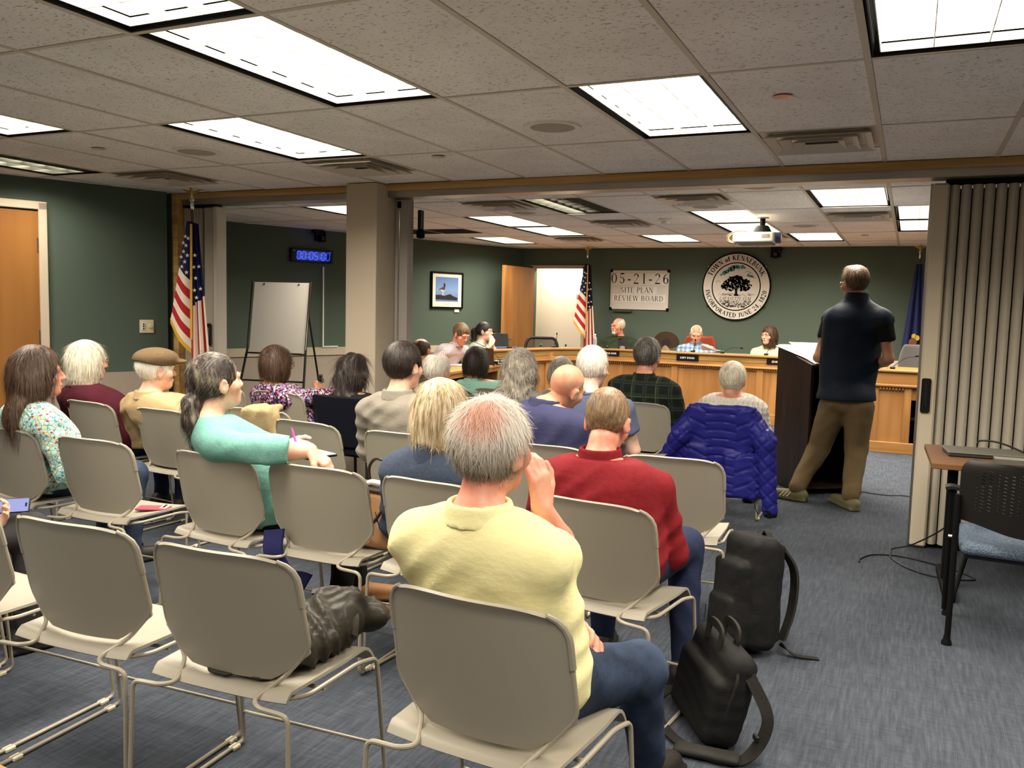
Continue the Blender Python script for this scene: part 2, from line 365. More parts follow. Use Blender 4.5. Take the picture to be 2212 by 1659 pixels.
CREAM = M('cream_paint', (226, 214, 196), .7, spec=.15); COLW = M('warm_white_paint', (186, 174, 156), .75, spec=.12); RUNNER = M('grid_runner_enamel', (206, 198, 182), .5)
ALU = M('brushed_aluminium', (180, 174, 166), .32, metal=1); CHROME = M('chrome', (220, 220, 222), .12, metal=1); STEEL = M('dark_steel', (60, 60, 62), .35, metal=1)
BLACK = M('black_plastic', (22, 22, 24), .45); SOOT = M('matte_black', (14, 14, 14), .7, spec=.1); VINYL = M('putty_vinyl', (178, 170, 156), .6, spec=.2, bs=.2, bsc=400); PUTTY = M('putty_enamel', (198, 186, 164), .5)
WHITE = M('white_enamel', (232, 228, 220), .45); IVORY = M('ivory_plastic', (226, 214, 180), .4); GREYP = M('grey_plastic', (120, 120, 120), .5); GOLD = M('brass', (214, 176, 92), .28, metal=1)

# ================================================================ walls, floor, ceiling
HC = 2.44
LW0, LW1 = np.array([-6.15, 5.76]), np.array([-9.45, -2.5])       # front-left wall, runs off square
BW0, BW1 = np.array([-8.5, 5.85]), np.array([-5.80, 12.80])       # rear-left wall with the picture
def wall_box(P, Q, z0, z1, th, side=1):                           # th extends to `side` (left of P->Q is +1)
    P = np.array(P, float); Q = np.array(Q, float); d = (Q - P) / np.linalg.norm(Q - P); n = np.array([-d[1], d[0]]) * side * th
    pl = [P, Q, Q + n, P + n]; pl = pl if side > 0 else pl[::-1]
    return MB().prism([tuple(p) for p in pl], z0, z1)
struct('floor', MB().prism([(-10.5, -3), (4, -3), (4, 14.2), (-10.5, 14.2)], -.06, 0), CARPET, 'blue grey ribbed carpet tile floor', 'floor', smooth=False)
struct('wall_left', wall_box(LW0, LW1, 0, 2.6, .15, -1), GREEN, 'dark green painted wall beside the honey wooden door', 'wall', smooth=False)
struct('wall_left_rear', wall_box(BW0, BW1, 0, 2.6, .15, 1), GREEN, 'green wall behind easel, clock and framed bird picture', 'wall', smooth=False)
bw = MB()
for x0, x1, z0, z1 in ((-6.6, -5.60, 0, 2.6), (-5.60, -4.72, 2.13, 2.6), (-4.72, 4.0, 0, 2.6)): bw.box(((x0 + x1) / 2, 12.875, (z0 + z1) / 2), (x1 - x0, .15, z1 - z0))
struct('wall_back', bw, GREEN, 'green back wall carrying the town seal and date sign', 'wall', smooth=False)
struct('wall_right', MB().box((3.6, 5.5, 1.3), (.15, 17, 2.6)), GREEN, 'green wall beyond the folding partition', 'wall', smooth=False)
struct('wall_front', MB().box((-3, -2.6, 1.3), (14, .15, 2.6)), GREEN, 'green wall behind the seating', 'wall', smooth=False)
struct('wall_nook', MB().box((-7.4, 5.9, 1.3), (2.5, .12, 2.6)), GREEN, 'short green wall beyond the folded partition', 'wall', smooth=False)
# corridor seen through the open doorway
cr = MB(); cr.box((-5.16, 13.72, 1.2), (2.2, .1, 2.5)).box((-6.2, 13.3, 1.2), (.1, .8, 2.5)).box((-4.1, 13.3, 1.2), (.1, .8, 2.5)).box((-5.16, 13.3, 2.5), (2.2, .8, .1))
struct('wall_corridor', cr, CREAM, 'cream corridor wall seen through the open doorway', 'wall', smooth=False)
al = bpy.data.lights.new('corridor_lamp', 'AREA'); al.energy = 26; al.size = .3; al.color = LIGHT_COL; ao = bpy.data.objects.new('corridor_lamp', al); ao.location = (-5.35, 13.3, 2.4); COL.objects.link(ao)
# wainscot, rails, baseboards
def along(P, Q, off, th, z0, z1, s0=0, s1=None):
    P = np.array(P); Q = np.array(Q); L = np.linalg.norm(Q - P); d = (Q - P) / L; n = np.array([d[1], -d[0]]); s1 = L if s1 is None else s1
    a = P + d * s0 + n * off; b = P + d * s1 + n * off
    return MB().prism([tuple(a), tuple(a + n * th), tuple(b + n * th), tuple(b)][::1], z0, z1)
def fixn(mb):                                                     # make a prism's winding outward
    return mb
struct('trim_1', along(LW1, LW0, 0, .008, 0, .83), BEIGE, 'beige lower panel of the front green wall', 'wainscot', smooth=False)
struct('trim_2', along(BW0, BW1, 0, .008, 0, .79), BEIGE, 'beige lower panel below the easel wall rail', 'wainscot', smooth=False)
struct('trim_3', along(BW0, BW1, 0, .03, .785, .89), M('rail_paint', (190, 176, 152), .6), 'pale chair rail along the easel wall', 'rail', smooth=False)
struct('baseboard_left', along(LW1, LW0, .008, .012, 0, .1), SOOT, 'dark baseboard of the front wall', 'baseboard', smooth=False)
struct('baseboard_back', along(BW0, BW1, .008, .012, 0, .1), SOOT, 'dark baseboard of the easel wall', 'baseboard', smooth=False)
struct('trim_4', MB().box((-.4, 12.79, .83), (8.4, .02, .12)), CREAM, 'cream rail along the back wall behind the bench', 'rail', smooth=False)
struct('trim_5', MB().box((-.4, 12.795, .39), (8.4, .012, .76)), BEIGE, 'beige lower panel of the back wall', 'wainscot', smooth=False)

# ceiling: slab, grid runners and single tiles
XI = [-2.644 + .61 * i for i in range(-10, 11)]
YF = [-2.50, -1.336, -.118, 1.101, 2.319, 3.537, 4.755, 5.86]
YB = [6.06, 7.00, 8.20, 9.42, 10.64, 11.86, 12.80]
ceil = struct('ceiling', MB().box((-3, 5.4, 2.70), (14.2, 17, .1)), M('plenum_dark', (60, 56, 52), .9), 'suspended ceiling of white acoustic tiles', 'ceiling', smooth=False)
LIGHTS = {}   # (x, y0): kind
for x, y in ((-2.644, 1.101), (-2.644, 2.319), (-1.424, 3.537), (-3.864, 3.537), (-5.084, 2.319), (-.204, 2.319), (-.204, -.118), (-4.474, -.118), (-2.644, -1.336), (1.626, 1.101), (1.626, 3.537)): LIGHTS[round(x, 2), round(y, 2)] = 'full'
LIGHTS[-6.30, 3.54] = 'half'
for x, y in ((-.814, 7.0), (-.204, 8.2), (-.204, 9.42), (-1.424, 10.64), (-2.034, 8.2), (-2.034, 9.42), (-3.254, 10.64), (-4.474, 8.2), (-4.474, 9.42), (-5.694, 10.64), (-5.694, 7.0), (1.626, 7.0), (1.626, 9.42)): LIGHTS[round(x, 2), round(y, 2)] = 'full'
LIGHTS[-3.25, 7.0] = 'third'
VENTS = [(-5.694, 4.755), (-3.864, 4.755), (-.814, 4.755), (-3.864, 7.0), (-3.254, 8.81), (-2.034, 7.0), (-.814, 8.57), (-4.474, 10.75), (-2.034, 10.75)]
GRILLE = [(-6.304, 9.42), (-5.694, 9.42)]
tile_me = {}
def tile(x0, x1, y0, y1):
    w_, d_ = round(x1 - x0 - .022, 3), round(y1 - y0 - .022, 3)
    if d_ < .05: return
    k = (w_, d_)
    if k not in tile_me: tile_me[k] = np_mesh('ceiling_tile', *(lambda m: (m.v, m.f))(MB().box((0, 0, 0), (w_, d_, .018), .003)), TILE, False)
    obj('ceiling_tile', tile_me[k], TILE, ceil, ((x0 + x1) / 2, (y0 + y1) / 2, HC + .011 + random.uniform(-.001, .001)), rot=(random.uniform(-.002, .002), random.uniform(-.002, .002), 0))
for ys, xlo, xhi in ((YF, -7.6, 2.9), (YB, -8.2, 2.9)):
    xs = [x for x in XI if xlo < x < xhi]
    for x in xs: obj('ceiling_runner', MB().box((x, (ys[0] + ys[-1]) / 2, HC + .001), (.024, ys[-1] - ys[0], .004)), RUNNER, ceil, smooth=False)
    for y in ys[1:-1]: obj('ceiling_runner', MB().box(((xs[0] + xs[-1]) / 2, y, HC + .0015), (xs[-1] - xs[0], .022, .004)), RUNNER, ceil, smooth=False)
    for i, x0 in enumerate(xs[:-1]):
        for y0, y1 in zip(ys[:-1], ys[1:]):
            if ys is YF and y1 < 1.0 and abs(x0 + 2.6) > 3: continue
            key = (round(x0, 2), round(y0, 2))
            if any(abs(k[0] - key[0]) < .03 and abs(k[1] - key[1]) < .03 for k in LIGHTS): continue
            cut = [v for v in VENTS + GRILLE if abs(v[0] - x0) < .03 and y0 - .03 <= v[1] < y1 - .05]
            if cut:
                a = cut[0][1]; b = min(a + .61, y1)
                if a - y0 > .06: tile(x0, xs[i + 1], y0, a)
                if y1 - b > .06: tile(x0, xs[i + 1], b, y1)
            else: tile(x0, xs[i + 1], y0, y1)
# light fixtures
EMIT = {}
def emit_mat(name, col, st):
    if name not in EMIT:
        g = Nodes(name); EMIT[name] = g.done((.8, .8, .78, 1) if 'lit' in name else (.02, .02, .02, 1), .5); g.b.inputs['Emission Color'].default_value = col; g.b.inputs['Emission Strength'].default_value = st
    return EMIT[name]
LAMP = emit_mat('lit_fluorescent_panel', (1.0, .93, .76, 1), PANEL_EMIT); LOUV = M('white_louver', (236, 232, 222), .35, spec=.5); LOUVG = M('unlit_louver_aluminium', (150, 150, 140), .3, metal=.8)
def light_label(x, y):
    if y > 6: 
        return {(-.81, 7.0): 'lit ceiling panel nearest the folding partition in the board room', (-.2, 8.2): 'lit panel cut by the partition edge, nearer of two end to end', (-.2, 9.42): 'lit panel cut by the partition edge, farther of two end to end', (-1.42, 10.64): 'lit panel over the woman in striped blouse', (-2.03, 8.2): 'lit ceiling panel directly before the projector mount', (-2.03, 9.42): 'lit ceiling panel partly hidden behind the white projector', (-3.25, 10.64): 'lit panel above the date sign', (-4.47, 8.2): 'nearer of two lit panels end to end above the staff table', (-4.47, 9.42): 'farther of two lit panels end to end above the staff table', (-5.69, 10.64): 'lit panel above the open wooden door', (-5.69, 7.0): 'lit panel partly hidden by the column', (-3.25, 7.0): 'ceiling panel with only one lamp lit beside dark louvers', (1.63, 7.0): 'board room panel hidden behind the folding partition, nearer one', (1.63, 9.42): 'board room panel hidden behind the folding partition, farther one'}[x, y]
    return {(-2.64, 1.1): 'lit panel cut by the top edge of the picture', (-2.64, 2.32): 'large lit ceiling panel over the empty chair rows', (-1.42, 3.54): 'lit ceiling panel between round speaker and copper disc', (-3.86, 3.54): 'lit ceiling panel just before the column and vent', (-5.08, 2.32): 'lit panel cut by the picture edge above the long-haired woman', (-6.3, 3.54): 'half lit panel over the wooden door by the green wall', (-.2, 2.32): 'bright lit panel in the upper corner above the partition', (-.2, -.12): 'lit panel overhead behind the aisle, out of view', (-4.47, -.12): 'lit panel overhead by the front wall side, out of view', (-2.64, -1.34): 'lit panel at the rear wall, out of view', (1.63, 1.1): 'lit panel above the side table end, out of view', (1.63, 3.54): 'lit panel above the mesh chair side, out of view'}[x, y]
for (x, y), kind in LIGHTS.items():
    W_, D_ = .61, (1.22 if y > 6 else 1.218)
    t = thing('ceiling_light', light_label(x, y), 'ceiling light', (x + W_ / 2, y + D_ / 2, HC), 0, 'recessed fluorescent ceiling panels')
    h = MB(); wi, di = W_ - .03, D_ - .03
    for sx in (-1, 1): h.box((sx * wi / 2, 0, .045), (.006, di, .086))
    for sy in (-1, 1): h.box((0, sy * di / 2, .045), (wi, .006, .086))
    h.box((0, 0, .09), (wi, di, .006)); obj('housing', h, SOOT, t, smooth=False)
    lw, ld = wi - .05, di - .05
    rng_ = {'full': [(-lw / 2, lw / 2)], 'half': [(-lw / 2, lw * .0)], 'third': [(-lw / 2, -lw / 6)]}[kind]
    for a, b in rng_: obj('lamp_panel', MB().box(((a + b) / 2, 0, .05), (b - a, ld, .004)), LAMP, t, smooth=False)
    if kind != 'full': obj('unlit_panel', MB().box(((rng_[0][1] + lw / 2) / 2, 0, .055), (lw / 2 - rng_[0][1], ld, .004)), LOUVG, t, smooth=False)
    lv = MB()
    for k in range(4): lv.box((-lw / 2 + lw * k / 3, 0, .026), (.003, ld, .03))
    for k in range(7): lv.box((0, -ld / 2 + ld * k / 6, .026), (lw, .003, .03))
    obj('louver', lv, LOUV if kind == 'full' else LOUVG, t, smooth=False)
    a, b = rng_[0]; L = bpy.data.lights.new('fluorescent_lamp', 'AREA'); L.shape = 'RECTANGLE'; L.size = b - a; L.size_y = ld; L.energy = LIGHT_W * (b - a) / lw; L.color = LIGHT_COL
    L.spread = math.radians(LIGHT_SPREAD); lo = bpy.data.objects.new('fluorescent_lamp', L); COL.objects.link(lo); lo.parent = t; lo.location = ((a + b) / 2, 0, .008)
# diffusers, grilles, speakers, sprinkler discs
VENTM = M('vent_metal', (206, 198, 186), .4, metal=.15)
vent_lab = ['square vent before the flag and green wall', 'square vent just before the column top', 'shiny square vent before the partition track', 'grimy vent left of the one-lamp ceiling panel', 'vent beside two end to end panels near the date sign', 'shiny square vent before the projector', 'square vent over the standing speaker', 'small far vent above the flag by the white door', 'vent behind the projector']
for (x, y), lb in zip(VENTS, vent_lab):
    t = thing('ceiling_vent', lb, 'vent', (x + .305, y + .305, HC), 0, 'square ceiling air diffusers')
    obj('frame', MB().box((0, 0, .008), (.585, .585, .004)), VENTM, t, smooth=False)
    for k, r in enumerate((.27, .20, .13)):
        m = MB(); q = r - .045; z0, z1 = .004, -.022 - .004 * k
        o_ = [(-r, -r), (r, -r), (r, r), (-r, r)]; i_ = [(-q, -q), (q, -q), (q, q), (-q, q)]
        for a in range(4):
            b = (a + 1) % 4; m.add([(*o_[a], z1), (*o_[b], z1), (*i_[b], z0), (*i_[a], z0), (*o_[a], z1 - .002), (*o_[b], z1 - .002), (*i_[b], z0 - .002), (*i_[a], z0 - .002)], [(0, 1, 2, 3), (7, 6, 5, 4), (0, 4, 5, 1), (3, 2, 6, 7)])
        obj('cone_ring', m, VENTM, t, smooth=False)
    obj('throat', MB().box((0, 0, .0), (.17, .17, .006)), SOOT, t, smooth=False)
for k, (x, y) in enumerate(GRILLE):
    t = thing('return_grille', ['dark return air grille nearer the easel wall', 'dark return air grille nearer the lit panels'][k], 'grille', (x + .305, y + .305, HC), 0, 'dark ceiling return grilles')
    obj('frame', MB().box((0, 0, .012), (.585, .585, .004)), SOOT, t, smooth=False); m = MB()
    for q in range(12): m.box((0, -.27 + .049 * q, .004), (.56, .004, .016))
    obj('fin', m, M('grille_grey', (86, 80, 72), .6), t, smooth=False)
SPKM = M('speaker_cloth', (176, 168, 158), .85, bs=.6, bsc=700)
for (x, y, lb) in ((-1.78, 4.27, 'round ceiling speaker beside the lit panel near the copper disc'), (-4.27, 4.25, 'stained round ceiling speaker near the flag'), (-1.10, 6.72, 'round ceiling speaker just past the partition track'), (-3.6, 7.95, 'round speaker below the grimy vent'), (-1.75, 7.85, 'round speaker between shiny vent and lit panel'), (-1.1, 9.75, 'round speaker beside the projector')):
    t = thing('ceiling_speaker', lb, 'speaker', (x, y, HC), 0, 'round ceiling speakers')
    obj('rim', MB().lathe([(.155, .004), (.15, -.008), (.125, -.006)], 32), WHITE, t); obj('grille', MB().lathe([(.126, .003), (.126, -.005), (.08, -.012), (.01, -.014)], 32), SPKM, t)
for (x, y, lb, m) in ((-.57, 3.99, 'copper coloured sprinkler cover disc on ceiling', M('copper_disc', (206, 150, 120), .4, metal=.5)), (-2.82, 4.87, 'pale sprinkler disc before the track', RUNNER), (-4.82, 3.96, 'grey sprinkler disc before the flag', RUNNER), (-3.55, 6.55, 'white sprinkler disc just past the column', WHITE), (-.05, 6.6, 'sprinkler disc beside the partition post', RUNNER), (-.55, 11.0, 'tiny sprinkler disc above the far flag', RUNNER)):
    tag(obj('sprinkler_cover', MB().lathe([(.02, .0), (.043, -.004), (.043, -.007), (.01, -.009)], 24), m, None, (x, y, HC)), lb, 'sprinkler cover', 'ceiling sprinkler covers')
t = thing('smoke_detector', 'white smoke detector on the board room ceiling', 'smoke detector', (*atz(1438, 473, HC)[:2], HC))
obj('base_plate', MB().lathe([(.075, 0), (.075, -.012), (.06, -.02)], 24), WHITE, t); obj('sensor', MB().lathe([(.045, -.018), (.045, -.05), (.03, -.055)], 24), WHITE, t)

# ================================================================ header, column, folding partitions
struct('trim_6', MB().box((-1.3, 5.87, 2.415), (9.6, .03, .052), .003), TRIMW, 'pale wooden trim along the partition header', 'trim')
struct('trim_7', MB().box((-1.3, 5.965, 2.365), (9.6, .17, .055), .003), ALU, 'grey metal partition track under the header', 'track')
struct('wall_header', MB().box((-1.3, 5.965, 2.52), (9.6, .16, .25)), COLW, smooth=False)
clm = struct('column', MB().box((-4.01, 5.90, 1.215), (.29, .36, 2.44), .004), COLW, 'square beige column in the partition opening', 'column')
jm = thing('partition_jamb', 'grey partition jamb with chrome strip on the column', 'jamb', (-3.80, 6.03, 0))
obj('jamb_panel', MB().box((.0, 0, 1.17), (.12, .09, 2.33), .004), M('jamb_grey', (150, 144, 140), .55), jm); obj('strip', MB().box((-.02, -.05, 1.15), (.014, .012, 2.2), .002), CHROME, jm); obj('latch', MB().box((-.02, -.05, 2.29), (.03, .02, .05), .002), SOOT, jm)
struct('trim_8', MB().box((-6.13, 5.93, 1.22), (.07, .2, 2.44), .003), TRIMW, 'pale wooden jamb beside the folded partition', 'jamb')
def pleat_mesh(wd, dp, h):
    m = MB(); n = 9; pr = [(-wd / 2 + wd * k / (n - 1), -dp * math.sin(PI * k / (n - 1)) ** .6) for k in range(n)]
    m.prism(pr + [(wd / 2, .01), (-wd / 2, .01)], .03, h); return np_mesh('pleat', m.v, m.f, VINYL, True, None, 50)
rp = thing('folding_partition', 'putty accordion partition with ribbed vinyl folds behind the mesh chair', 'partition', (0, 6.1, 0))
pm = pleat_mesh(.058, .035, 2.31)
for k in range(50): obj('pleat', pm, VINYL, rp, (.203 + .064 * k, -.03, 0))
obj('backing', MB().box((1.83, .08, 1.16), (3.36, .12, 2.27)), SOOT, rp, smooth=False)
obj('lead_post', MB().box((.125, .02, 1.165), (.095, .22, 2.31), .012), PUTTY, rp); obj('edge_strip', MB().box((.072, .02, 1.165), (.016, .18, 2.31), .003), ALU, rp)
hp = obj('handle_plate', MB().box((.115, -.10, .99), (.055, .02, .22), .008), STEEL, rp); obj('grip', MB().box((.115, -.118, .99), (.022, .02, .15), .006), BLACK, hp)
obj('top_gap_shade', MB().box((1.9, -.02, 2.335), (3.5, .15, .03)), SOOT, rp, smooth=False); obj('bottom_sweep', MB().box((1.8, .0, .018), (3.4, .03, .034)), SOOT, rp, smooth=False)  # upper black strip stands in for the shadow gap between pleats and track
lp = thing('folding_partition', 'folded grey accordion partition stacked behind the large flag', 'partition', (-6.19, 6.0, 0))
pm2 = pleat_mesh(.028, .03, 2.31)
for k in range(9): obj('pleat', pm2, VINYL, lp, (.05 + .03 * k, -.07, 0))
obj('backing', MB().box((.17, .02, 1.16), (.3, .16, 2.27)), SOOT, lp, smooth=False); obj('flat_panel', MB().box((.385, -.04, 1.165), (.12, .09, 2.31), .01), VINYL, lp); obj('lead_post', MB().box((.475, -.04, 1.165), (.05, .12, 2.31), .006), M('white_post', (206, 200, 190), .35, spec=.6), lp)
hp = obj('handle_plate', MB().box((.40, -.1, 1.17), (.045, .025, .2), .008), STEEL, lp); obj('grip', MB().box((.40, -.118, 1.17), (.02, .02, .13), .006), GREYP, hp)
obj('top_gap_shade', MB().box((.2, -.03, 2.335), (.45, .15, .03)), SOOT, lp, smooth=False)  # black strip as painted shade in the gap above the folded pleats

# ================================================================ doors
d = (LW0 - LW1) / np.linalg.norm(LW0 - LW1); nrm = np.array([d[1], -d[0]])           # wall direction, into the room
def on_lw(s, off=0): return LW0 - d * s + nrm * off
ang = math.atan2(d[1], d[0])
p0 = on_lw(1.52, .0); dr = thing('door_1', 'honey wooden door with hinge in a pale metal frame', 'door', (p0[0], p0[1], 0), ang); dr['kind'] = 'structure'
obj('leaf', MB().box((0, -.012, 1.09), (.92, .03, 2.16), .003), BIRCH, dr)
fr = MB(); fr.box((.49, -.02, 1.12), (.065, .06, 2.24), .004); fr.box((-.49, -.02, 1.12), (.065, .06, 2.24), .004); fr.box((0, -.02, 2.215), (1.045, .06, .065), .004); obj('frame', fr, M('door_frame_paint', (206, 190, 168), .5), dr)
for z in (.3, 1.15, 1.90): obj('hinge', MB().box((.458, -.035, z), (.022, .014, .11), .002), ALU, dr)
obj('handle', MB().tube([(-.4, -.03, 1.0), (-.4, -.08, 1.0), (-.3, -.085, 1.0)], .01, 8, .02), CHROME, dr)
hin = np.array([-5.585, 12.77]); fe = atz(1062, 570, 2.13)[:2]; v = fe - hin; Lf = .88; ang2 = math.atan2(v[1], v[0])
dr = thing('door_2', 'open honey wooden door leaf swung into the board room', 'door', (hin[0], hin[1], 0), ang2); dr['kind'] = 'structure'
obj('leaf', MB().box((Lf / 2, 0, 1.07), (Lf, .045, 2.12), .003), BIRCH, dr); obj('handle', MB().tube([(Lf - .08, .02, 1.0), (Lf - .08, .07, 1.0), (Lf - .2, .075, 1.0)], .01, 8, .02), CHROME, dr)
fr = MB(); fr.box((-5.615, 12.78, 1.08), (.05, .06, 2.16), .003); fr.box((-4.705, 12.78, 1.08), (.05, .06, 2.16), .003); fr.box((-5.16, 12.78, 2.15), (.96, .06, .05), .003)
struct('trim_9', fr, M('back_frame_paint', (168, 152, 128), .5), 'beige frame of the open doorway', 'door frame')
t = thing('door_plate', 'grey and blue sign plates inside the white doorway', 'sign', (*aty(1251, 645, 13.66)[:2], 0)); 
obj('grey_plate', MB().box((0, 0, 1.70), (.1, .006, .07), .002), M('plate_grey', (140, 136, 126), .5), t); obj('blue_plate', MB().box((0, 0, 1.46), (.1, .006, .1), .002), M('plate_blue', (40, 70, 150), .5), t)
# ================================================================ smooth solid modelling on a grid (one continuous skin per call)
def _axis(lo, hi, h, fine):
    out = [lo]; x = lo
    while x < hi:
        st = h
        for a, b, hf in fine:
            if a - h < x < b: st = min(st, hf)
        x += st; out.append(x)
    return np.array(out, np.float32)
class Sdf:
    def __init__(s, lo, hi, h, fine=()):
        s.ax = [_axis(lo[i], hi[i], h, [(c[i] - r, c[i] + r, hf) for c, r, hf in fine]) for i in range(3)]
        s.D = np.full([len(a) for a in s.ax], .5, np.float32); s.h = h
    def _g(s, lo=None, hi=None):
        sl = []
        for i in range(3):
            a = 0 if lo is None else max(0, np.searchsorted(s.ax[i], lo[i]) - 1); b = len(s.ax[i]) if hi is None else np.searchsorted(s.ax[i], hi[i]) + 1
            sl.append(slice(a, max(a + 1, b)))
        X, Y, Z = (s.ax[i][sl[i]] for i in range(3))
        return tuple(sl), X[:, None, None], Y[None, :, None], Z[None, None, :]
    def _m(s, sl, d, k, op):
        a = s.D[sl]
        if op == 'u':
            if k > 0: t = np.clip(.5 + .5 * (a - d) / k, 0, 1); r = a * (1 - t) + d * t - k * t * (1 - t)
            else: r = np.minimum(a, d)
        else:
            e = -d if op == 's' else d
            if k > 0: t = np.clip(.5 - .5 * (a - e) / k, 0, 1); r = a * (1 - t) + e * t + k * t * (1 - t)
            else: r = np.maximum(a, e)
        s.D[sl] = r
    def cone(s, a, b, r1, r2, k=.02, op='u', sc_=None):
        a = np.array(a, float); b = np.array(b, float); m = max(r1, r2) * (max(sc_) if sc_ else 1) + k + .03
        sl, X, Y, Z = s._g(np.minimum(a, b) - m, np.maximum(a, b) + m); q = sc_ or (1, 1, 1)
        x, y, z = (X - a[0]) / q[0], (Y - a[1]) / q[1], (Z - a[2]) / q[2]; ba = (b - a) / np.array(q); n2 = float(ba @ ba) + 1e-9
        t = np.clip((x * ba[0] + y * ba[1] + z * ba[2]) / n2, 0, 1)
        d = np.sqrt((x - ba[0] * t) ** 2 + (y - ba[1] * t) ** 2 + (z - ba[2] * t) ** 2) - (r1 + (r2 - r1) * t)
        s._m(sl, (d * min(q)).astype(np.float32), k, op); return s
    def _loc(s, c, m, R):
        c = np.array(c, float); sl, X, Y, Z = s._g(c - m, c + m); x, y, z = X - c[0], Y - c[1], Z - c[2]
        if R is not None:
            R = np.array(R); x, y, z = (x * R[0, 0] + y * R[1, 0] + z * R[2, 0], x * R[0, 1] + y * R[1, 1] + z * R[2, 1], x * R[0, 2] + y * R[1, 2] + z * R[2, 2])
        return sl, x, y, z
    def ell(s, c, r, k=.02, op='u', R=None):
        sl, x, y, z = s._loc(c, max(r) + k + .03, R); k0 = np.sqrt((x / r[0]) ** 2 + (y / r[1]) ** 2 + (z / r[2]) ** 2); k1 = np.sqrt((x / r[0] ** 2) ** 2 + (y / r[1] ** 2) ** 2 + (z / r[2] ** 2) ** 2) + 1e-9
        d = np.where(k0 < 1e-3, -min(r), k0 * (k0 - 1) / k1); s._m(sl, d.astype(np.float32), k, op); return s
    def rbox(s, c, hf, r=.02, k=.0, op='u', R=None):
        sl, x, y, z = s._loc(c, math.sqrt(sum(q * q for q in hf)) + k + .03, R); qx, qy, qz = abs(x) - hf[0] + r, abs(y) - hf[1] + r, abs(z) - hf[2] + r
        d = np.sqrt(np.maximum(qx, 0) ** 2 + np.maximum(qy, 0) ** 2 + np.maximum(qz, 0) ** 2) + np.minimum(np.maximum(np.maximum(qx, qy), qz), 0) - r
        s._m(sl, d.astype(np.float32), k, op); return s
    def plane(s, n, d, k=0.0, c=None, rad=None):           # keep n.x < d
        sl, X, Y, Z = s._g() if c is None else s._g(np.array(c) - rad, np.array(c) + rad)
        s._m(sl, (X * n[0] + Y * n[1] + Z * n[2] - d).astype(np.float32), k, 'i'); return s
    def disp(s, fn):
        sl, X, Y, Z = s._g(); s.D += np.asarray(fn(X, Y, Z), np.float32); return s
    def mesh(s):
        D = s.D; D[0] = D[-1] = .5; D[:, 0] = D[:, -1] = .5; D[:, :, 0] = D[:, :, -1] = .5; ins = D < 0; n = D.shape
        cn = sum(ins[i:n[0] - 1 + i, j:n[1] - 1 + j, k:n[2] - 1 + k].astype(np.int8) for i in (0, 1) for j in (0, 1) for k in (0, 1))
        act = np.argwhere((cn > 0) & (cn < 8)); idx = -np.ones(cn.shape, np.int32); idx[tuple(act.T)] = np.arange(len(act))
        acc = np.zeros((len(act), 3)); cnt = np.zeros(len(act)); A = act.T
        for e in range(3):
            o1, o2 = [i for i in range(3) if i != e]
            for p in (0, 1):
                for q in (0, 1):
                    c0 = [A[0].copy(), A[1].copy(), A[2].copy()]; c0[o1] += p; c0[o2] += q; c1 = [c.copy() for c in c0]; c1[e] += 1
                    a = D[tuple(c0)]; b = D[tuple(c1)]; m = (a < 0) != (b < 0); t = np.where(m, a / np.where(m, a - b, 1), 0)
                    P = np.stack([s.ax[i][c0[i]] for i in range(3)], 1).astype(float); P[:, e] += t * (s.ax[e][c1[e]] - s.ax[e][c0[e]])
                    acc[m] += P[m]; cnt[m] += 1
        V = acc / np.maximum(cnt, 1)[:, None]; F = []
        for e in range(3):
            o1, o2 = [(1, 2), (2, 0), (0, 1)][e]; sl0 = [slice(None)] * 3; sl1 = [slice(None)] * 3; sl0[e] = slice(0, -1); sl1[e] = slice(1, None)
            a = ins[tuple(sl0)]; b = ins[tuple(sl1)]; ed = np.argwhere(a != b)
            ok = (ed[:, o1] > 0) & (ed[:, o2] > 0) & (ed[:, o1] < n[o1] - 1) & (ed[:, o2] < n[o2] - 1); ed = ed[ok]
            if not len(ed): continue
            inn = a[tuple(ed.T)]; q = []
            for (i, j) in ((-1, -1), (0, -1), (0, 0), (-1, 0)):
                c = ed.copy(); c[:, o1] += i; c[:, o2] += j; q.append(idx[tuple(c.T)])
            f = np.stack(q, 1); f[~inn] = f[~inn][:, ::-1]; F.append(f)
        F = np.concatenate(F) if F else np.zeros((0, 4), int)
        return V, F[(F >= 0).all(1)]
def relax(V, F, it=1, lam=.5):
    for _ in range(it):
        acc = np.zeros_like(V); c = np.zeros(len(V))
        for a, b in ((0, 1), (1, 2), (2, 3), (3, 0)):
            np.add.at(acc, F[:, a], V[F[:, b]]); np.add.at(acc, F[:, b], V[F[:, a]]); np.add.at(c, F[:, a], 1); np.add.at(c, F[:, b], 1)
        V = V * (1 - lam) + lam * acc / np.maximum(c, 1)[:, None]
    return V
def sobj(name, S, mat, parent=None, loc=None, it=1, rz=None):
    V, F = S.mesh(); V = relax(V, F, it) if it else V
    return obj(name, np_mesh(name, V, F, mat, True), mat, parent, loc, rz=rz)
def nz(X, Y, Z, f, ph=0.0):                                  # cheap smooth noise in -1..1
    return (np.sin(X * f + 1.7 * np.sin(Y * f * .7 + ph) + ph) + np.sin(Y * f * 1.13 + 1.9 * np.sin(Z * f * .6 + 2 * ph)) + np.sin(Z * f * .93 + 1.6 * np.sin(X * f * .8 - ph))) / 3
def rotz(a): c, s_ = math.cos(a), math.sin(a); return np.array([[c, -s_, 0], [s_, c, 0], [0, 0, 1.0]])
def rotx(a): c, s_ = math.cos(a), math.sin(a); return np.array([[1.0, 0, 0], [0, c, -s_], [0, s_, c]])
def roty(a): c, s_ = math.cos(a), math.sin(a); return np.array([[c, 0, s_], [0, 1.0, 0], [-s_, 0, c]])
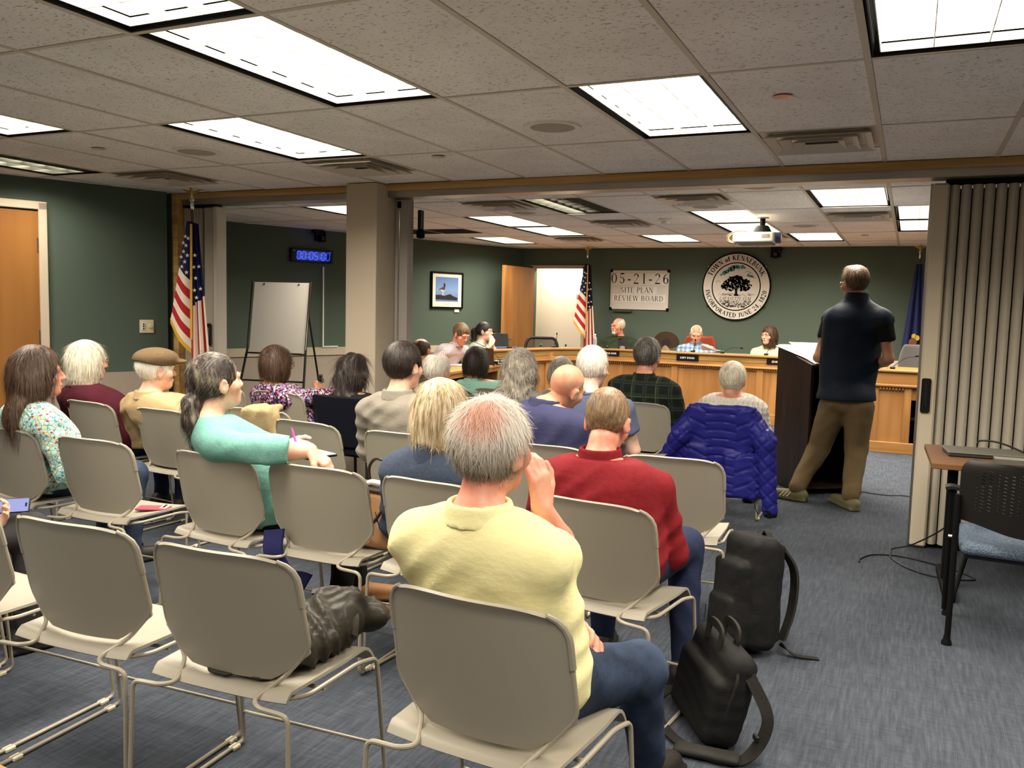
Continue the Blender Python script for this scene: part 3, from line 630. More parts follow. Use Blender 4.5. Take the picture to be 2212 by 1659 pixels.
# ================================================================ stacking chairs
CH = M('stone_chair_plastic', (146, 140, 127), .42, spec=.3, bs=.12, bsc=500, bd=.0006); CHF = M('stone_chair_enamel', (152, 144, 128), .35, spec=.4); CLEAR = M('clear_glide', (214, 206, 178), .25, spec=.5)
def chair_parts(t):
    def back(u, v):
        hw = .250 - .012 * v
        if v < .24: hw = .135 + (.250 - .135) * (v / .24) ** .85
        top = .820 - .008 * (2 * u - 1) ** 4
        if v > .80:
            q = (v - .80) / .20; hw -= .066 * (1 - math.sqrt(max(0, 1 - q * q)))
        s_ = 2 * u - 1; z = .455 + (top - .455) * v
        return (s_ * hw, -.150 - .075 * v + .055 * (s_ * hw / .25) ** 2 + .012 * max(0, v - .93) * -10, z)
    m = MB().sheet(back, 20, 30, .009); obj('backrest', m, CH, t)
    def seat(u, v):
        s_ = 2 * u - 1; y = -.205 + .425 * v; hw = .228 + .017 * min(1, v * 1.6); z = .440 - .012 * math.sin(PI * v) * (1 - s_ * s_) + .008 * abs(s_) ** 3
        if v < .08: z -= .022 * (1 - v / .08) ** 1.5; y += .012 * (1 - v / .08)
        if v > .86: z -= .05 * ((v - .86) / .14) ** 2
        return (s_ * hw, y, z)
    obj('seat', MB().sheet(seat, 16, 25, .009), CH, t)
    for s_ in (-1, 1):
        e = (s_ + 1) / 2; path = [back(e, .80), back(e, .55), back(e, .27), (s_ * .170, -.126, .462), (s_ * .130, -.205, .424), (s_ * .165, -.232, .420), (s_ * .262, -.232, .416), (s_ * .272, -.246, .009), (s_ * .272, .25, .009), (s_ * .262, .205, .408), (s_ * .252, .11, .424), (s_ * .245, -.12, .424), (s_ * .20, -.17, .424)]
        obj('side_frame', MB().tube(path, .0068, 8, .028), CHF, t)
        obj('corner_cap', MB().tube([back(e, v) for v in (.985, .95, .90, .84, .78, .70, .62)], [.006, .0075, .0088, .0095, .0098, .0098, .0096], 8), CH, t)
        for y in (-.17, .2): obj('glide', MB().box((s_ * .272, y, .007), (.026, .035, .014), .003), CLEAR, t)
    obj('stretcher', MB().tube([(-.268, .238, .115), (.268, .238, .115)], .0055, 8), CHF, t)
    obj('cross_bar', MB().tube([(-.25, -.05, .414), (.25, -.05, .414)], .006, 8), CHF, t)
CHG = 'stone coloured stacking chairs in rows'
CHAIRS = [(-2.86, 1.90, 2, 'empty chair with bright seat cut by the left picture edge'), (-3.47, 1.90, 4, 'chair under the person holding the lit phone'), (-2.25, 1.90, 3, 'empty front-row chair left of the chair with the crumpled jacket'), (-1.665, 1.90, 3, 'empty chair with a crumpled dark jacket on its seat'), (-.875, 1.90, -3, 'chair holding the man in pale yellow polo'),
 (-4.10, 2.98, -4, 'chair holding the woman in patterned blouse'), (-3.49, 2.98, 1, 'empty chair with a pink phone on its seat'), (-2.725, 2.98, -4, 'chair holding the woman in aqua cardigan'), (-2.185, 2.98, 1, 'chair with the tan handbag on its seat'), (-1.615, 2.98, -5, 'chair holding the woman in blue fleece'), (-.965, 2.98, -7, 'chair holding the man in red pullover'),
 (-4.74, 3.98, -6, 'chair holding the woman in maroon top'), (-4.08, 3.96, -3, 'chair holding the man in tan jacket and cap'), (-3.66, 4.3, 2, 'chair with a khaki coat over its back'), (-3.04, 4.02, -6, 'empty chair with a black phone on its seat'), (-2.38, 3.96, -2, 'chair holding the man in grey shirt'), (-1.60, 4.02, 0, 'chair holding the bald man in indigo shirt'), (-.98, 4.02, 5, 'empty chair beside the black backpack'),
 (-4.85, 5.22, 0, 'empty chair beyond the khaki coat'), (-4.24, 5.18, -2, 'chair holding the woman in floral blouse'), (-1.80, 4.98, 0, 'chair holding the white-haired man in slate T-shirt'), (-2.40, 5.35, 0, 'chair holding the woman with wavy grey hair'), (-3.02, 5.75, 0, 'chair holding the balding man in black'), (-3.02, 6.45, 0, 'chair holding the woman in sea green fleece'), (-2.42, 6.75, 0, 'chair holding the grey-haired person behind the bald man'), (-1.77, 6.20, -3, 'chair holding the man in dark plaid shirt'), (-1.19, 6.42, 1, 'chair wearing the blue quilted jacket')]
first = None
for x, y, a, lb in CHAIRS:
    if first is None:
        first = thing('stacking_chair', lb, 'chair', (x, y, 0), math.radians(a), CHG); chair_parts(first)
    else: copy_tree(first, (x, y, 0), math.radians(a), lb)
# navy padded chair
NAVY = M('navy_upholstery', (15, 17, 27), .9, spec=.1, bs=.5, bsc=260); 
t = thing('padded_chair', 'dark navy padded chair holding the woman with long dark curls', 'chair', (-3.52, 5.05, 0), math.radians(-4))
obj('backrest', MB().sheet(lambda u, v: ((2 * u - 1) * (.235 - .02 * (v > .93) * abs(2 * u - 1) ** 4), -.21 - .05 * v + .03 * (2 * u - 1) ** 2, .50 + .34 * v), 12, 14, .045), NAVY, t)
obj('seat', MB().box((0, .02, .45), (.48, .46, .06), .02), NAVY, t); 
for s_ in (-1, 1):
    obj('frame', MB().tube([(s_ * .21, -.24, .8), (s_ * .21, -.2, .42), (s_ * .23, -.22, .0)], .011, 8, .05), BLACK, t); obj('leg', MB().tube([(s_ * .22, .2, .42), (s_ * .23, .22, .0)], .011, 8), BLACK, t)

# ================================================================ office chair with perforated back, table, laptop
def perf_mat():
    g = Nodes('perforated_black_plastic'); co = g.coord(); X = g.sep(co)
    a = g.math('ABSOLUTE', g.math('SUBTRACT', g.math('FRACT', g.math('MULTIPLY', X[0], 36.0)), .5)); b = g.math('ABSOLUTE', g.math('SUBTRACT', g.math('FRACT', g.math('ADD', g.math('MULTIPLY', X[2], 62.0), g.math('MULTIPLY', X[0], 18.0))), .5))
    hole = g.math('MULTIPLY', g.math('LESS_THAN', a, .22), g.math('LESS_THAN', b, .13)); mask = g.math('MULTIPLY', hole, g.math('GREATER_THAN', X[2], .64)); mask = g.math('MULTIPLY', mask, g.math('LESS_THAN', X[2], .83))
    mask = g.math('MULTIPLY', mask, g.math('LESS_THAN', g.math('ABSOLUTE', X[0]), .205)); g.b.inputs['Alpha'].default_value = 1
    g.set(g.b.inputs['Alpha'], g.math('SUBTRACT', 1.0, g.math('MULTIPLY', mask, .8))); return g.done(srgb(26, 24, 22), .5, spec=.3)
SEATBLUE = (lambda g: (g.bump(g.vor(g.coord(), 130), .9, .003), g.done(g.ramp(g.vor(g.coord(), 130), [(.1, srgb(50, 62, 80)), (.6, srgb(92, 106, 122))]), .8, spec=.2))[1])(Nodes('woven_blue_seat'))
t = thing('nesting_chair', 'black perforated-back nesting chair with blue woven seat at the side table', 'chair', (.52, 4.48, 0), math.radians(-2))
obj('backrest', MB().sheet(lambda u, v: ((2 * u - 1) * (.265 - (.05 * (1 - math.sqrt(max(0, 1 - ((v - .78) / .22) ** 2))) if v > .78 else 0) - (.0 if v > .2 else .0)), -.30 - .06 * v + .10 * (2 * u - 1) ** 2, .565 + .30 * v - .02 * math.cos((2 * u - 1) * PI) * (1 - v)), 26, 24, .012), perf_mat(), t)
S = Sdf((-.3, -.28, .38), (.3, .3, .52), .012); S.rbox((0, .0, .455), (.255, .24, .03), .03); obj('seat', np_mesh('seat', *S.mesh(), SEATBLUE), SEATBLUE, t)
obj('seat_pan', MB().box((0, 0, .418), (.46, .42, .02), .006), BLACK, t)
for s_ in (-1, 1):
    obj('rear_leg', MB().tube([(s_ * .272, -.235, .70), (s_ * .272, -.22, .45), (s_ * .275, -.215, .03)], .0135, 10, .04), SOOT, t)
    obj('front_leg', MB().tube([(s_ * .292, .15, .665), (s_ * .292, .17, .50), (s_ * .290, .22, .03)], .0125, 10, .04), SOOT, t)
    obj('armrest', MB().sheet(lambda u, v: (s_ * .292 + (u - .5) * .06, .02 + .24 * v, .675 - .03 * v * v + .006 * math.sin(PI * u)), 5, 10, .014), BLACK, t)
    for y in (-.215, .222): obj('foot', MB().lathe([(.022, 0), (.022, .012), (.014, .03), (.014, .04)], 14, (s_ * .277, y, 0)), SOOT, t)
    obj('brace', MB().tube([(s_ * .27, -.21, .2), (s_ * .2, .1, .41)], .011, 8), SOOT, t); obj('pivot', MB().tube([(s_ * .262, -.2, .5), (s_ * .30, -.2, .5)], .008, 8), CHROME, t)
TABLE = M('walnut_laminate', (112, 78, 52), .4, var=.12, vs=6)
t = thing('side_table', 'brown laminate side table carrying the closed laptop', 'table', (.98, 5.24, 0), math.radians(2))
obj('tabletop', MB().box((0, 0, .725), (1.7, .72, .03), .003), TABLE, t)
for s_ in (-1, 1):
    obj('leg', MB().box((s_ * .72, 0, .37), (.05, .05, .68), .006), SOOT, t); obj('foot_bar', MB().box((s_ * .72, 0, .025), (.06, .6, .05), .01), SOOT, t); obj('top_bar', MB().box((s_ * .6, -.12, .675), (.1, .4, .07), .012), SOOT, t)
t = thing('laptop', 'closed grey laptop on the brown side table', 'laptop', (.40, 5.27, .741), math.radians(6)); obj('base', MB().box((.0, 0, .009), (.37, .25, .016), .005), M('laptop_dark', (48, 48, 48), .5), t); obj('lid', MB().box((0, 0, .022), (.375, .255, .009), .004), M('laptop_grey', (112, 112, 104), .4, metal=.3), t)
t = thing('docking_box', 'small grey box in front of the closed laptop', 'box', (.505, 5.02, .741), math.radians(3)); obj('case', MB().box((0, 0, .014), (.14, .08, .028), .003), M('dock_grey', (92, 90, 84), .5), t); obj('lid', MB().box((0, 0, .030), (.14, .08, .004), .001), M('dock_top', (140, 138, 128), .4), t)
tag(obj('laptop_cable', MB().tube(smooth_path([(.38, 5.42, .78), (.40, 5.44, .80), (.50, 5.38, .80), (.68, 5.18, .752), (.82, 5.12, .747), (1.0, 5.2, .747)], 6), .005, 8), BLACK), 'thick black cable over the closed laptop', 'cable')
cb = [(.34, 5.5, .70), (.33, 5.45, .5), (.27, 5.35, .33), (.10, 5.62, .12), (-.02, 5.82, .02), (-.02, 5.66, .006), (.08, 5.46, .006), (.24, 5.36, .006), (.42, 5.42, .006), (.30, 5.58, .006), (.05, 5.72, .006), (-.12, 5.68, .006), (-.19, 5.55, .006), (-.195, 5.46, .008)]
tag(obj('floor_cable', MB().tube(smooth_path(cb, 7), .0045, 8), BLACK), 'black cable looping over the carpet below the side table', 'cable')
tag(obj('podium_cable', MB().tube(smooth_path([(-.3, 7.7, .006), (-.1, 7.66, .006), (.05, 7.72, .006), (.3, 7.6, .006)], 6), .004, 6), BLACK), 'thin cable on the carpet between lectern and partition', 'cable')
# corner of a wooden table by the photographer
c0 = atz(0, 1646, .74); c1 = atz(27, 1659, .74); dv = (c1 - c0)[:2]; a = math.atan2(dv[1], dv[0])
t = thing('oak_table', 'bright oak table of which only a corner shows in the bottom corner', 'table', (c0[0], c0[1], 0), a)
obj('tabletop', MB().box((-.1, -.33, .725), (1.2, .66, .03), .004), OAKH, t)
for sx in (-.6, .42):
    for y in (-.06, -.6): obj('leg', MB().box((sx, y, .355), (.05, .05, .71), .004), OAK, t)
# ================================================================ curved oak bench of the board
bench = thing('board_bench', 'long angled oak board bench with inlaid rail and dentil moulding', 'bench', (-2.3, 11.7, 0))
def bpart(name, mb, mat, P, a): return obj(name, mb, mat, bench, (P[0] + 2.3, P[1] - 11.7, 0), smooth=True, angle=35, rz=a)
HB = .925
def bench_seg(P, Q, npan=2, desk=.62):
    P = np.array(P, float); Q = np.array(Q, float); L = np.linalg.norm(Q - P); a = math.atan2(Q[1] - P[1], Q[0] - P[0])
    bpart('rail_fascia', MB().box((L / 2, 0, HB - .09), (L, .04, .13)), OAKH, P, a); bpart('inlay', MB().box((L / 2, -.022, HB - .078), (L - .1, .006, .045)), OAKD, P, a)
    bpart('ledge', MB().box((L / 2, .05, HB - .012), (L + .02, .19, .026), .006), OAKH, P, a); bpart('lower_lip', MB().box((L / 2, -.012, HB - .165), (L, .075, .026), .006), OAKH, P, a)
    bpart('base_board', MB().box((L / 2, -.008, .072), (L, .05, .144), .004), OAKH, P, a); bpart('desktop', MB().box((L / 2, .15 + desk / 2, .735), (L, desk, .03), .003), OAKH, P, a)
    w_ = L / npan
    for k in range(npan): bpart('front_panel', MB().box((w_ * (k + .5), .02, .45), (w_ - .004, .03, .62)), OAK, P, a)
    for k in range(npan + 1): bpart('stile', MB().box((min(max(w_ * k, .045), L - .045), -.002, .445), (.09, .03, .605), .003), OAK, P, a)
    dm = MB(); n = int(L / .03)
    for k in range(n): dm.box((L * (k + .5) / n, -.012, HB - .19), (.019, .03, .022))
    bpart('dentil_strip', dm, OAK, P, a)
PB = [(-4.98, 9.95), (-4.62, 11.20), (-4.12, 11.80), (-.62, 11.72)]
bench_seg(PB[0], PB[1], 1); bench_seg(PB[1], PB[2], 1); bench_seg(PB[2], PB[3], 3); bench_seg((-.62, 11.72), (-.36, 11.35), 1, .3); bench_seg((-.36, 11.35), (-.34, 10.16), 1, .0)
# return wing towards the partition
wg = (-.34, 10.16); a0 = 0
bpart('rail_fascia', MB().box((.7, 0, HB - .1), (1.4, .04, .15)), OAKH, wg, a0); bpart('ledge', MB().box((.7, .3, HB - .025), (1.42, .70, .026), .006), OAKH, wg, a0); bpart('lower_lip', MB().box((.7, -.012, HB - .185), (1.42, .07, .03), .008), OAKH, wg, a0)
bpart('front_panel', MB().box((.2, .02, .40), (.40, .03, .66)), OAK, wg, a0); bpart('stile', MB().box((.035, -.002, .40), (.07, .03, .66), .003), OAK, wg, a0); bpart('stile', MB().box((.36, -.002, .40), (.075, .03, .66), .003), OAK, wg, a0)
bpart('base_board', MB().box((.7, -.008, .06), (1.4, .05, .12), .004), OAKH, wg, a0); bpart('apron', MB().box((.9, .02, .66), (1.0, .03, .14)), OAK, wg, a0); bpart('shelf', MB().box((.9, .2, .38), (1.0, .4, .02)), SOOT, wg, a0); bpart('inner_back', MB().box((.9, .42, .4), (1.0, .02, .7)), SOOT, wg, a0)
dm = MB()
for k in range(8): dm.box((.085 + .032 * k, -.012, HB - .215), (.021, .03, .028))
bpart('dentil_strip', dm, OAK, wg, a0); bpart('grommet', MB().lathe([(.02, -.002), (.02, .006)], 14, (1.9, -.004, .70), axis='y'), SOOT, PB[2], math.atan2(-.08, 3.5))
# staff table
st = thing('staff_table', 'lower oak staff table with open dark underside below the clerk', 'table', (-5.05, 9.1, 0), math.radians(96))
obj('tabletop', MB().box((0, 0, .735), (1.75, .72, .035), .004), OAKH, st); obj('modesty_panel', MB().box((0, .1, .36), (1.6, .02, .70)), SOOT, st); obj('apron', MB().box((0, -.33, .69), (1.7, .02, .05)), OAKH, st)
for sx in (-.8, .8): obj('end_panel', MB().box((sx, 0, .36), (.03, .66, .72)), OAK, st)
# name plates
def plate(px, py, seg, wd, lines, label, hgt=.075):
    P = np.array(seg[0], float); Q = np.array(seg[1], float); a = math.atan2(Q[1] - P[1], Q[0] - P[0]); dn = np.array([math.sin(a), -math.cos(a)])
    n3 = np.array([dn[0], dn[1], 0]); v = ray(px, py); X = CAMP + v * (((np.array([P[0], P[1], 0]) + n3 * .03) - CAMP) @ n3 / (v @ n3))
    t = thing('name_plate', label, 'name plate', tuple(X), a, 'black name plates on the bench'); obj('plate', MB().box((0, 0, 0), (wd, .006, hgt), .001), SOOT, t, smooth=False)
    m = MB()
    for tx, sz, z, x0 in lines: text_mesh(m, tx, sz, (x0, -.0042, z), (1, 0, 0), (0, 0, 1), center=True, serif=False, thick=.16, track=.12)
    obj('lettering', m, M('plate_white', (236, 232, 222), .6), t, smooth=False)
plate(1317, 763, (PB[2], PB[3]), .29, [('GEORGE BURR', .024, -.012, 0)], 'black name plate before the man in dark green, partly behind a head')
plate(1485, 773, (PB[2], PB[3]), .31, [('GARY DUGAS', .025, -.012, 0)], 'black name plate before the man in blue checked shirt', .082)
plate(1682, 782, (PB[2], PB[3]), .31, [('JEANNE DUNN', .025, -.012, .02)], 'black name plate before the woman in striped blouse, cut by the lectern')
t = thing('name_plate', 'tilted black name plate with two lines on the staff table', 'name plate', (*atz(1082, 788, .752)[:2], .752), math.radians(12), 'black name plates on the bench')
obj('plate', MB().box((0, 0, .035), (.24, .006, .075), .001, rot=rotx(-.25)), SOOT, t, smooth=False); m = MB(); text_mesh(m, 'CHRIS OSTERR', .022, (0, -.010, .042), (1, 0, 0), (0, .25, .97), center=True, serif=False, thick=.17, track=.1); text_mesh(m, 'Town Plan', .02, (.02, -.0165, .010), (1, 0, 0), (0, .25, .97), center=True, serif=False, thick=.16, track=.1); obj('lettering', m, MATS['plate_white'], t, smooth=False)
# gooseneck microphones
def mic(base, pts, label, tip=.011):
    t = thing('gooseneck_microphone', label, 'microphone', tuple(base), 0, 'gooseneck microphones on the bench'); b = np.array(base)
    obj('base', MB().box((0, 0, .012), (.055, .075, .024), .006), BLACK, t); P = smooth_path([(0, 0, .02)] + [tuple(np.array(q) - b) for q in pts], 6); obj('gooseneck', MB().tube(P, .004, 6), BLACK, t)
    e = P[-1]; dd = (P[-1] - P[-3]); dd /= np.linalg.norm(dd); obj('capsule', MB().tube([e, e + dd * .02, e + dd * .045], [tip * .8, tip, tip * .7], 8), SOOT, t)
def mic_px(bp, tip, Y, label, zb=.925, mid=None, yo=0):
    b = aty(*bp, Y); b[2] = zb; e = aty(*tip, Y - .12 if yo == 0 else Y + yo); m = (b + e) / 2 + np.array([0, .05, .04])
    mic(b, [m, e], label)
mic_px((1196, 752), (1203, 722), 11.45, 'upright microphone left of the large back-room flag'); mic_px((1560, 765), (1600, 752), 11.9, 'low microphone between checked man and striped woman')
mic_px((1497, 760), (1502, 735), 11.95, 'microphone at the mouth of the man in blue checks'); mic_px((1655, 768), (1676, 738), 11.95, 'microphone before the woman in striped blouse'); mic_px((1310, 752), (1338, 733), 12.0, 'microphone before the man in dark green')
mic_px((1100, 757), (1068, 717), 10.6, 'microphone at the mouth of the young woman clerk'); mic_px((1928, 796), (1978, 770), 10.3, 'microphone on the bench wing beside the partition', .915); mic_px((1088, 787), (1022, 737), 9.75, 'long microphone arching over the staff laptop', .752)
# small things on the bench
GREENC = M('green_cap', (30, 120, 90), .4)
for k, (x, y) in enumerate(((1222, 749), (1312, 752), (1499, 758), (1562, 762), (1168, 750))):
    p = aty(x, y, 11.86 if k < 4 else 11.5); t = thing('call_button', ['green-topped button post left of the flag base', 'green-topped button post before the man in dark green', 'green-topped button post before the papers', 'green-topped button post before the empty stretch of bench', 'green-topped button post by the mesh chair'][k], 'button', (p[0], p[1], .926), 0, 'green-topped button posts'); obj('post', MB().lathe([(.014, 0), (.014, .024)], 12), BLACK, t); obj('cap', MB().lathe([(.015, .024), (.015, .036), (.006, .04)], 12), GREENC, t)
p = aty(1285, 745, 11.95); t = thing('water_bottle', 'clear water bottle on the bench beside the flag', 'bottle', (p[0], p[1], .926)); obj('bottle', MB().lathe([(.03, 0), (.032, .02), (.03, .12), (.03, .14), (.013, .17), (.013, .185)], 16), M('clear_plastic', (220, 226, 228), .12, spec=.6, Transmission_Weight=.7), t); obj('cap', MB().lathe([(.015, .185), (.015, .2)], 12), WHITE, t)
p = aty(1345, 745, 11.96); t = thing('tablet', 'small black tablet standing before the man in dark green', 'tablet', (p[0], p[1], .926)); obj('screen_back', MB().box((0, .02, .075), (.15, .012, .15), .006, rot=rotx(-.15)), BLACK, t); obj('stand', MB().lathe([(.04, .0), (.04, .03), (.02, .04)], 16, (0, -.01, 0)), GREYP, t)
HATM = M('dark_brown_felt', (52, 42, 32), .9, spec=.1, bs=.3, bsc=200); p = aty(1438, 752, 12.03)
t = thing('brimmed_hat', 'dark brown wide-brimmed hat resting on the bench', 'hat', (p[0], p[1], .926)); obj('brim', MB().sheet(lambda u, v: ((.06 + .13 * v) * math.cos(2 * PI * u), .02 * v * math.cos(2 * PI * u) ** 2, .11 + (.06 + .11 * v) * math.sin(2 * PI * u) * (.95 if math.sin(2 * PI * u) > 0 else .5)), 32, 6, .006), HATM, t); obj('crown', MB().lathe([(.068, -.05), (.068, .0), (.066, .004)], 20, (0, .0, .11), axis='y'), M('hat_inside', (30, 25, 21), .9), t); obj('lining', MB().sheet(lambda u, v: ((u - .5) * .13 * (1 - .3 * v), -.012 - .02 * math.sin(PI * u), .0 + .075 * v * math.sin(PI * (.15 + .7 * u))), 12, 6, .004), M('tan_hat_lining', (132, 112, 88), .8), t)
def papers(name, label, ctr, n, sz, rz, spread=.03, curl=.0):
    t = thing(name, label, 'papers', tuple(ctr), rz); mm = M('white_paper', (238, 236, 230), .7)
    for k in range(n):
        a = random.uniform(-.12, .12); dx, dy = random.uniform(-spread, spread), random.uniform(-spread, spread); R = rotz(a)
        def f(u, v): q = R @ np.array([(u - .5) * sz[0], (v - .5) * sz[1], 0]); return (q[0] + dx, q[1] + dy, .003 + .0025 * k + curl * max(0, abs(2 * u - 1) - .4) ** 2 * (k + 1) / n)
        obj('sheet', MB().sheet(f, 8, 2, .0012), mm, t)
    return t
p = aty(1530, 765, 12.0); q = thing('papers', 'white papers propped before the man in blue checks', 'papers', (p[0], p[1], .95), 0)
for k in range(3): obj('sheet', MB().sheet(lambda u, v: ((u - .5) * .24 + .02 * k, .1 - .12 * v * (.6 + .4 * u), .085 * (1 - u) * v + .004 * k), 8, 6, .0015), M('white_paper', (238, 236, 230), .7), q)
# laptops at the staff table
LAP = M('laptop_bronze', (70, 52, 40), .4, metal=.4)
def laptop(base, rz, label, scr, tilt=-.35, m=LAP):
    t = thing('laptop', label, 'laptop', tuple(base), rz, 'open laptops at the staff seats'); obj('base', MB().box((0, 0, .008), (.31, .21, .014), .004), BLACK, t); lid = obj('lid', MB().box((0, -.105 - .03, .115), (.31, .008, .21), .004, rot=rotx(.25)), m, t)
    return t
laptop((*atz(1045, 787, .752)[:2], .752), math.radians(15), 'open brown laptop back beside the staff name plate', None)
p = aty(1088, 757, 10.7); t = thing('laptop', 'open laptop with blue lit keyboard before the young woman clerk', 'laptop', (p[0], p[1], .752 + .17), math.radians(60), 'open laptops at the staff seats'); obj('base', MB().box((0, 0, .008), (.31, .21, .014), .004), M('laptop_blue', (60, 82, 130), .4), t); obj('lid', MB().box((0, .115, .1), (.31, .008, .2), .004, rot=rotx(-.2)), BLACK, t)
p = atz(985, 790, .754); papers('papers', 'papers and pad under the hand of the man in checked shirt', (p[0] - .1, p[1] + .1, .754), 3, (.21, .28), .5)
# board room chairs
def office_chair(loc, rz, label, mat, frame=BLACK, w_=.5, zb=.58, h=.5, mesh=False):
    t = thing('office_chair', label, 'chair', (*loc, 0), rz)
    S = Sdf((-.32, -.36, zb - .06), (.32, -.1, zb + h + .06), .014)
    S.rbox((0, -.24, zb + h / 2), (w_ / 2, .03, h / 2), .03)
    S.disp(lambda X, Y, Z: .0 * X)
    V, F = S.mesh(); V[:, 1] += .05 * (V[:, 0] / .25) ** 2; top = np.clip((V[:, 2] - zb - h * .55) / (h * .45), 0, 1); V[:, 0] *= 1 - .22 * top ** 2
    obj('backrest', np_mesh('backrest', V, F, mat), mat, t)
    obj('seat', MB().box((0, .02, .47), (.5, .48, .07), .03), mat, t); obj('gas_lift', MB().tube([(0, 0, .1), (0, 0, .45)], .028, 10), CHROME, t); obj('back_bar', MB().tube([(0, -.1, .43), (0, -.27, .5), (0, -.27, zb + .15)], .018, 8, .06), frame, t)
    for k in range(5):
        a = 2 * PI * k / 5 + .3; obj('base_arm', MB().tube([(0, 0, .1), (.28 * math.cos(a), .28 * math.sin(a), .07)], [.025, .014], 8), frame, t); obj('caster', MB().lathe([(.03, -.012), (.03, .012)], 12, (.28 * math.cos(a), .28 * math.sin(a), .031), axis='x'), SOOT, t)
    for s_ in (-1, 1): obj('armrest', MB().tube([(s_ * .25, -.12, .45), (s_ * .29, -.12, .66), (s_ * .29, .14, .66)], .016, 8, .06), frame, t)
    return t
GREYCH = M('grey_chair_fabric', (96, 94, 92), .85, bs=.4, bsc=300); RUST = M('rust_leather', (150, 66, 42), .5, bs=.2, bsc=120); BLKCH = M('black_chair_fabric', (30, 29, 28), .7)
office_chair((aty(1505, 760, 12.42)[0], 12.40), PI, 'rust red office chair behind the man in blue checks', RUST, zb=.62, h=.52); office_chair((aty(1668, 760, 12.3)[0], 12.30), PI, 'black office chair behind the woman in striped blouse', BLKCH, zb=.55, h=.46)
office_chair((aty(1340, 760, 12.4)[0], 12.38), PI, 'dark office chair behind the man in dark green', BLKCH, zb=.55, h=.46); office_chair((aty(1972, 800, 11.2)[0] + .08, 11.2), PI, 'grey high-back office chair at the bench wing', GREYCH, zb=.60, h=.56)
t = office_chair((-5.05, 11.95), math.radians(-155), 'empty black mesh chair between clerk and flag', BLKCH, zb=.56, h=.44)
# make that empty chair's back an open frame with a mesh panel
for c in list(t.children):
    if c.name.startswith('backrest'):
        c.data = MB() and np_mesh('backrest', *(lambda m: (m.v, m.f))(MB().tube([(-.24, -.2, .60), (-.25, -.25, .92), (-.2, -.28, 1.03), (.2, -.28, 1.03), (.25, -.25, .92), (.24, -.2, .60)], .022, 10, .07)), BLACK)
g = Nodes('sheer_mesh'); MESHM = g.done(srgb(70, 60, 48), .8); g.b.inputs['Alpha'].default_value = .55
obj('mesh_panel', MB().sheet(lambda u, v: ((2 * u - 1) * .235, -.25 - .03 * v + .02 * (2 * u - 1) ** 2, .62 + .4 * v), 8, 8, .004), MESHM, t)
office_chair((-5.72, 9.15), math.radians(-80), 'dark office chair under the man in checked shirt', BLKCH, zb=.5, h=.35); office_chair((-5.62, 10.35), math.radians(-75), 'dark office chair under the young woman clerk', BLKCH, zb=.5, h=.35)
# ================================================================ lectern
ESP = oak('espresso_veneer', (26, 15, 10), (38, 23, 16), (50, 31, 22), (30, 30, 2), .4)
ly = math.radians(37); t = thing('lectern', 'dark espresso wood lectern with slanted top and open shelves', 'lectern', (-.66, 7.68, 0), ly)
for s_ in (-1, 1): obj('side_panel', MB().add([(s_ * .25 - .012, -.27, 0), (s_ * .25 + .012, -.27, 0), (s_ * .25 + .012, .27, 0), (s_ * .25 - .012, .27, 0), (s_ * .25 - .012, -.27, 1.06), (s_ * .25 + .012, -.27, 1.06), (s_ * .25 + .012, .27, 1.19), (s_ * .25 - .012, .27, 1.19)], [(3, 2, 1, 0), (4, 5, 6, 7), (0, 1, 5, 4), (1, 2, 6, 5), (2, 3, 7, 6), (3, 0, 4, 7)]), ESP, t, smooth=False)
obj('front_panel', MB().box((0, .258, .58), (.48, .024, 1.16)), ESP, t, smooth=False); obj('shelf', MB().box((0, 0, .62), (.48, .5, .02)), ESP, t, smooth=False); obj('shelf', MB().box((0, 0, .06), (.48, .52, .02)), ESP, t, smooth=False); obj('desk_top', MB().box((0, 0, 1.135), (.53, .57, .022), .004, rot=rotx(.235)), ESP, t)
tr = thing('papers', 'white sheets fanned over the slanted lectern top', 'papers', (-.66, 7.68, 1.148), ly); 
for k, (a, dx, dy) in enumerate(((.05, -.03, .02), (-.12, .04, -.03), (.2, -.05, .0), (-.05, .06, .03), (.1, .0, -.06))):
    R = rotz(a); obj('sheet', MB().sheet(lambda u, v: (lambda q: (q[0] + dx, (q[1] + dy) * .973, (q[1] + dy) * .232 + .004 + .003 * k + .02 * max(0, abs(2 * v - 1) - .5) ** 2 * (k % 2)))(R @ np.array([(u - .5) * .43, (v - .5) * .56, 0])), 6, 10, .0014), M('white_paper', (238, 236, 230), .7), tr)
tag(obj('pen', MB().tube([(0, 0, 0), (.06, .1, .024)], .004, 8), BLACK, None, (-.60, 7.62, 1.168), rz=ly), 'black pen on the lectern papers', 'pen')
# ================================================================ things on the walls
def wall_frame(P, Q, px, py, off=.0):
    P = np.array(P, float); Q = np.array(Q, float); dd = (Q - P) / np.linalg.norm(Q - P); n3 = np.array([dd[1], -dd[0], 0]); v = ray(px, py)
    X = CAMP + v * (((np.array([P[0], P[1], 0]) + n3 * off) - CAMP) @ n3 / (v @ n3)); return X, math.atan2(dd[1], dd[0])
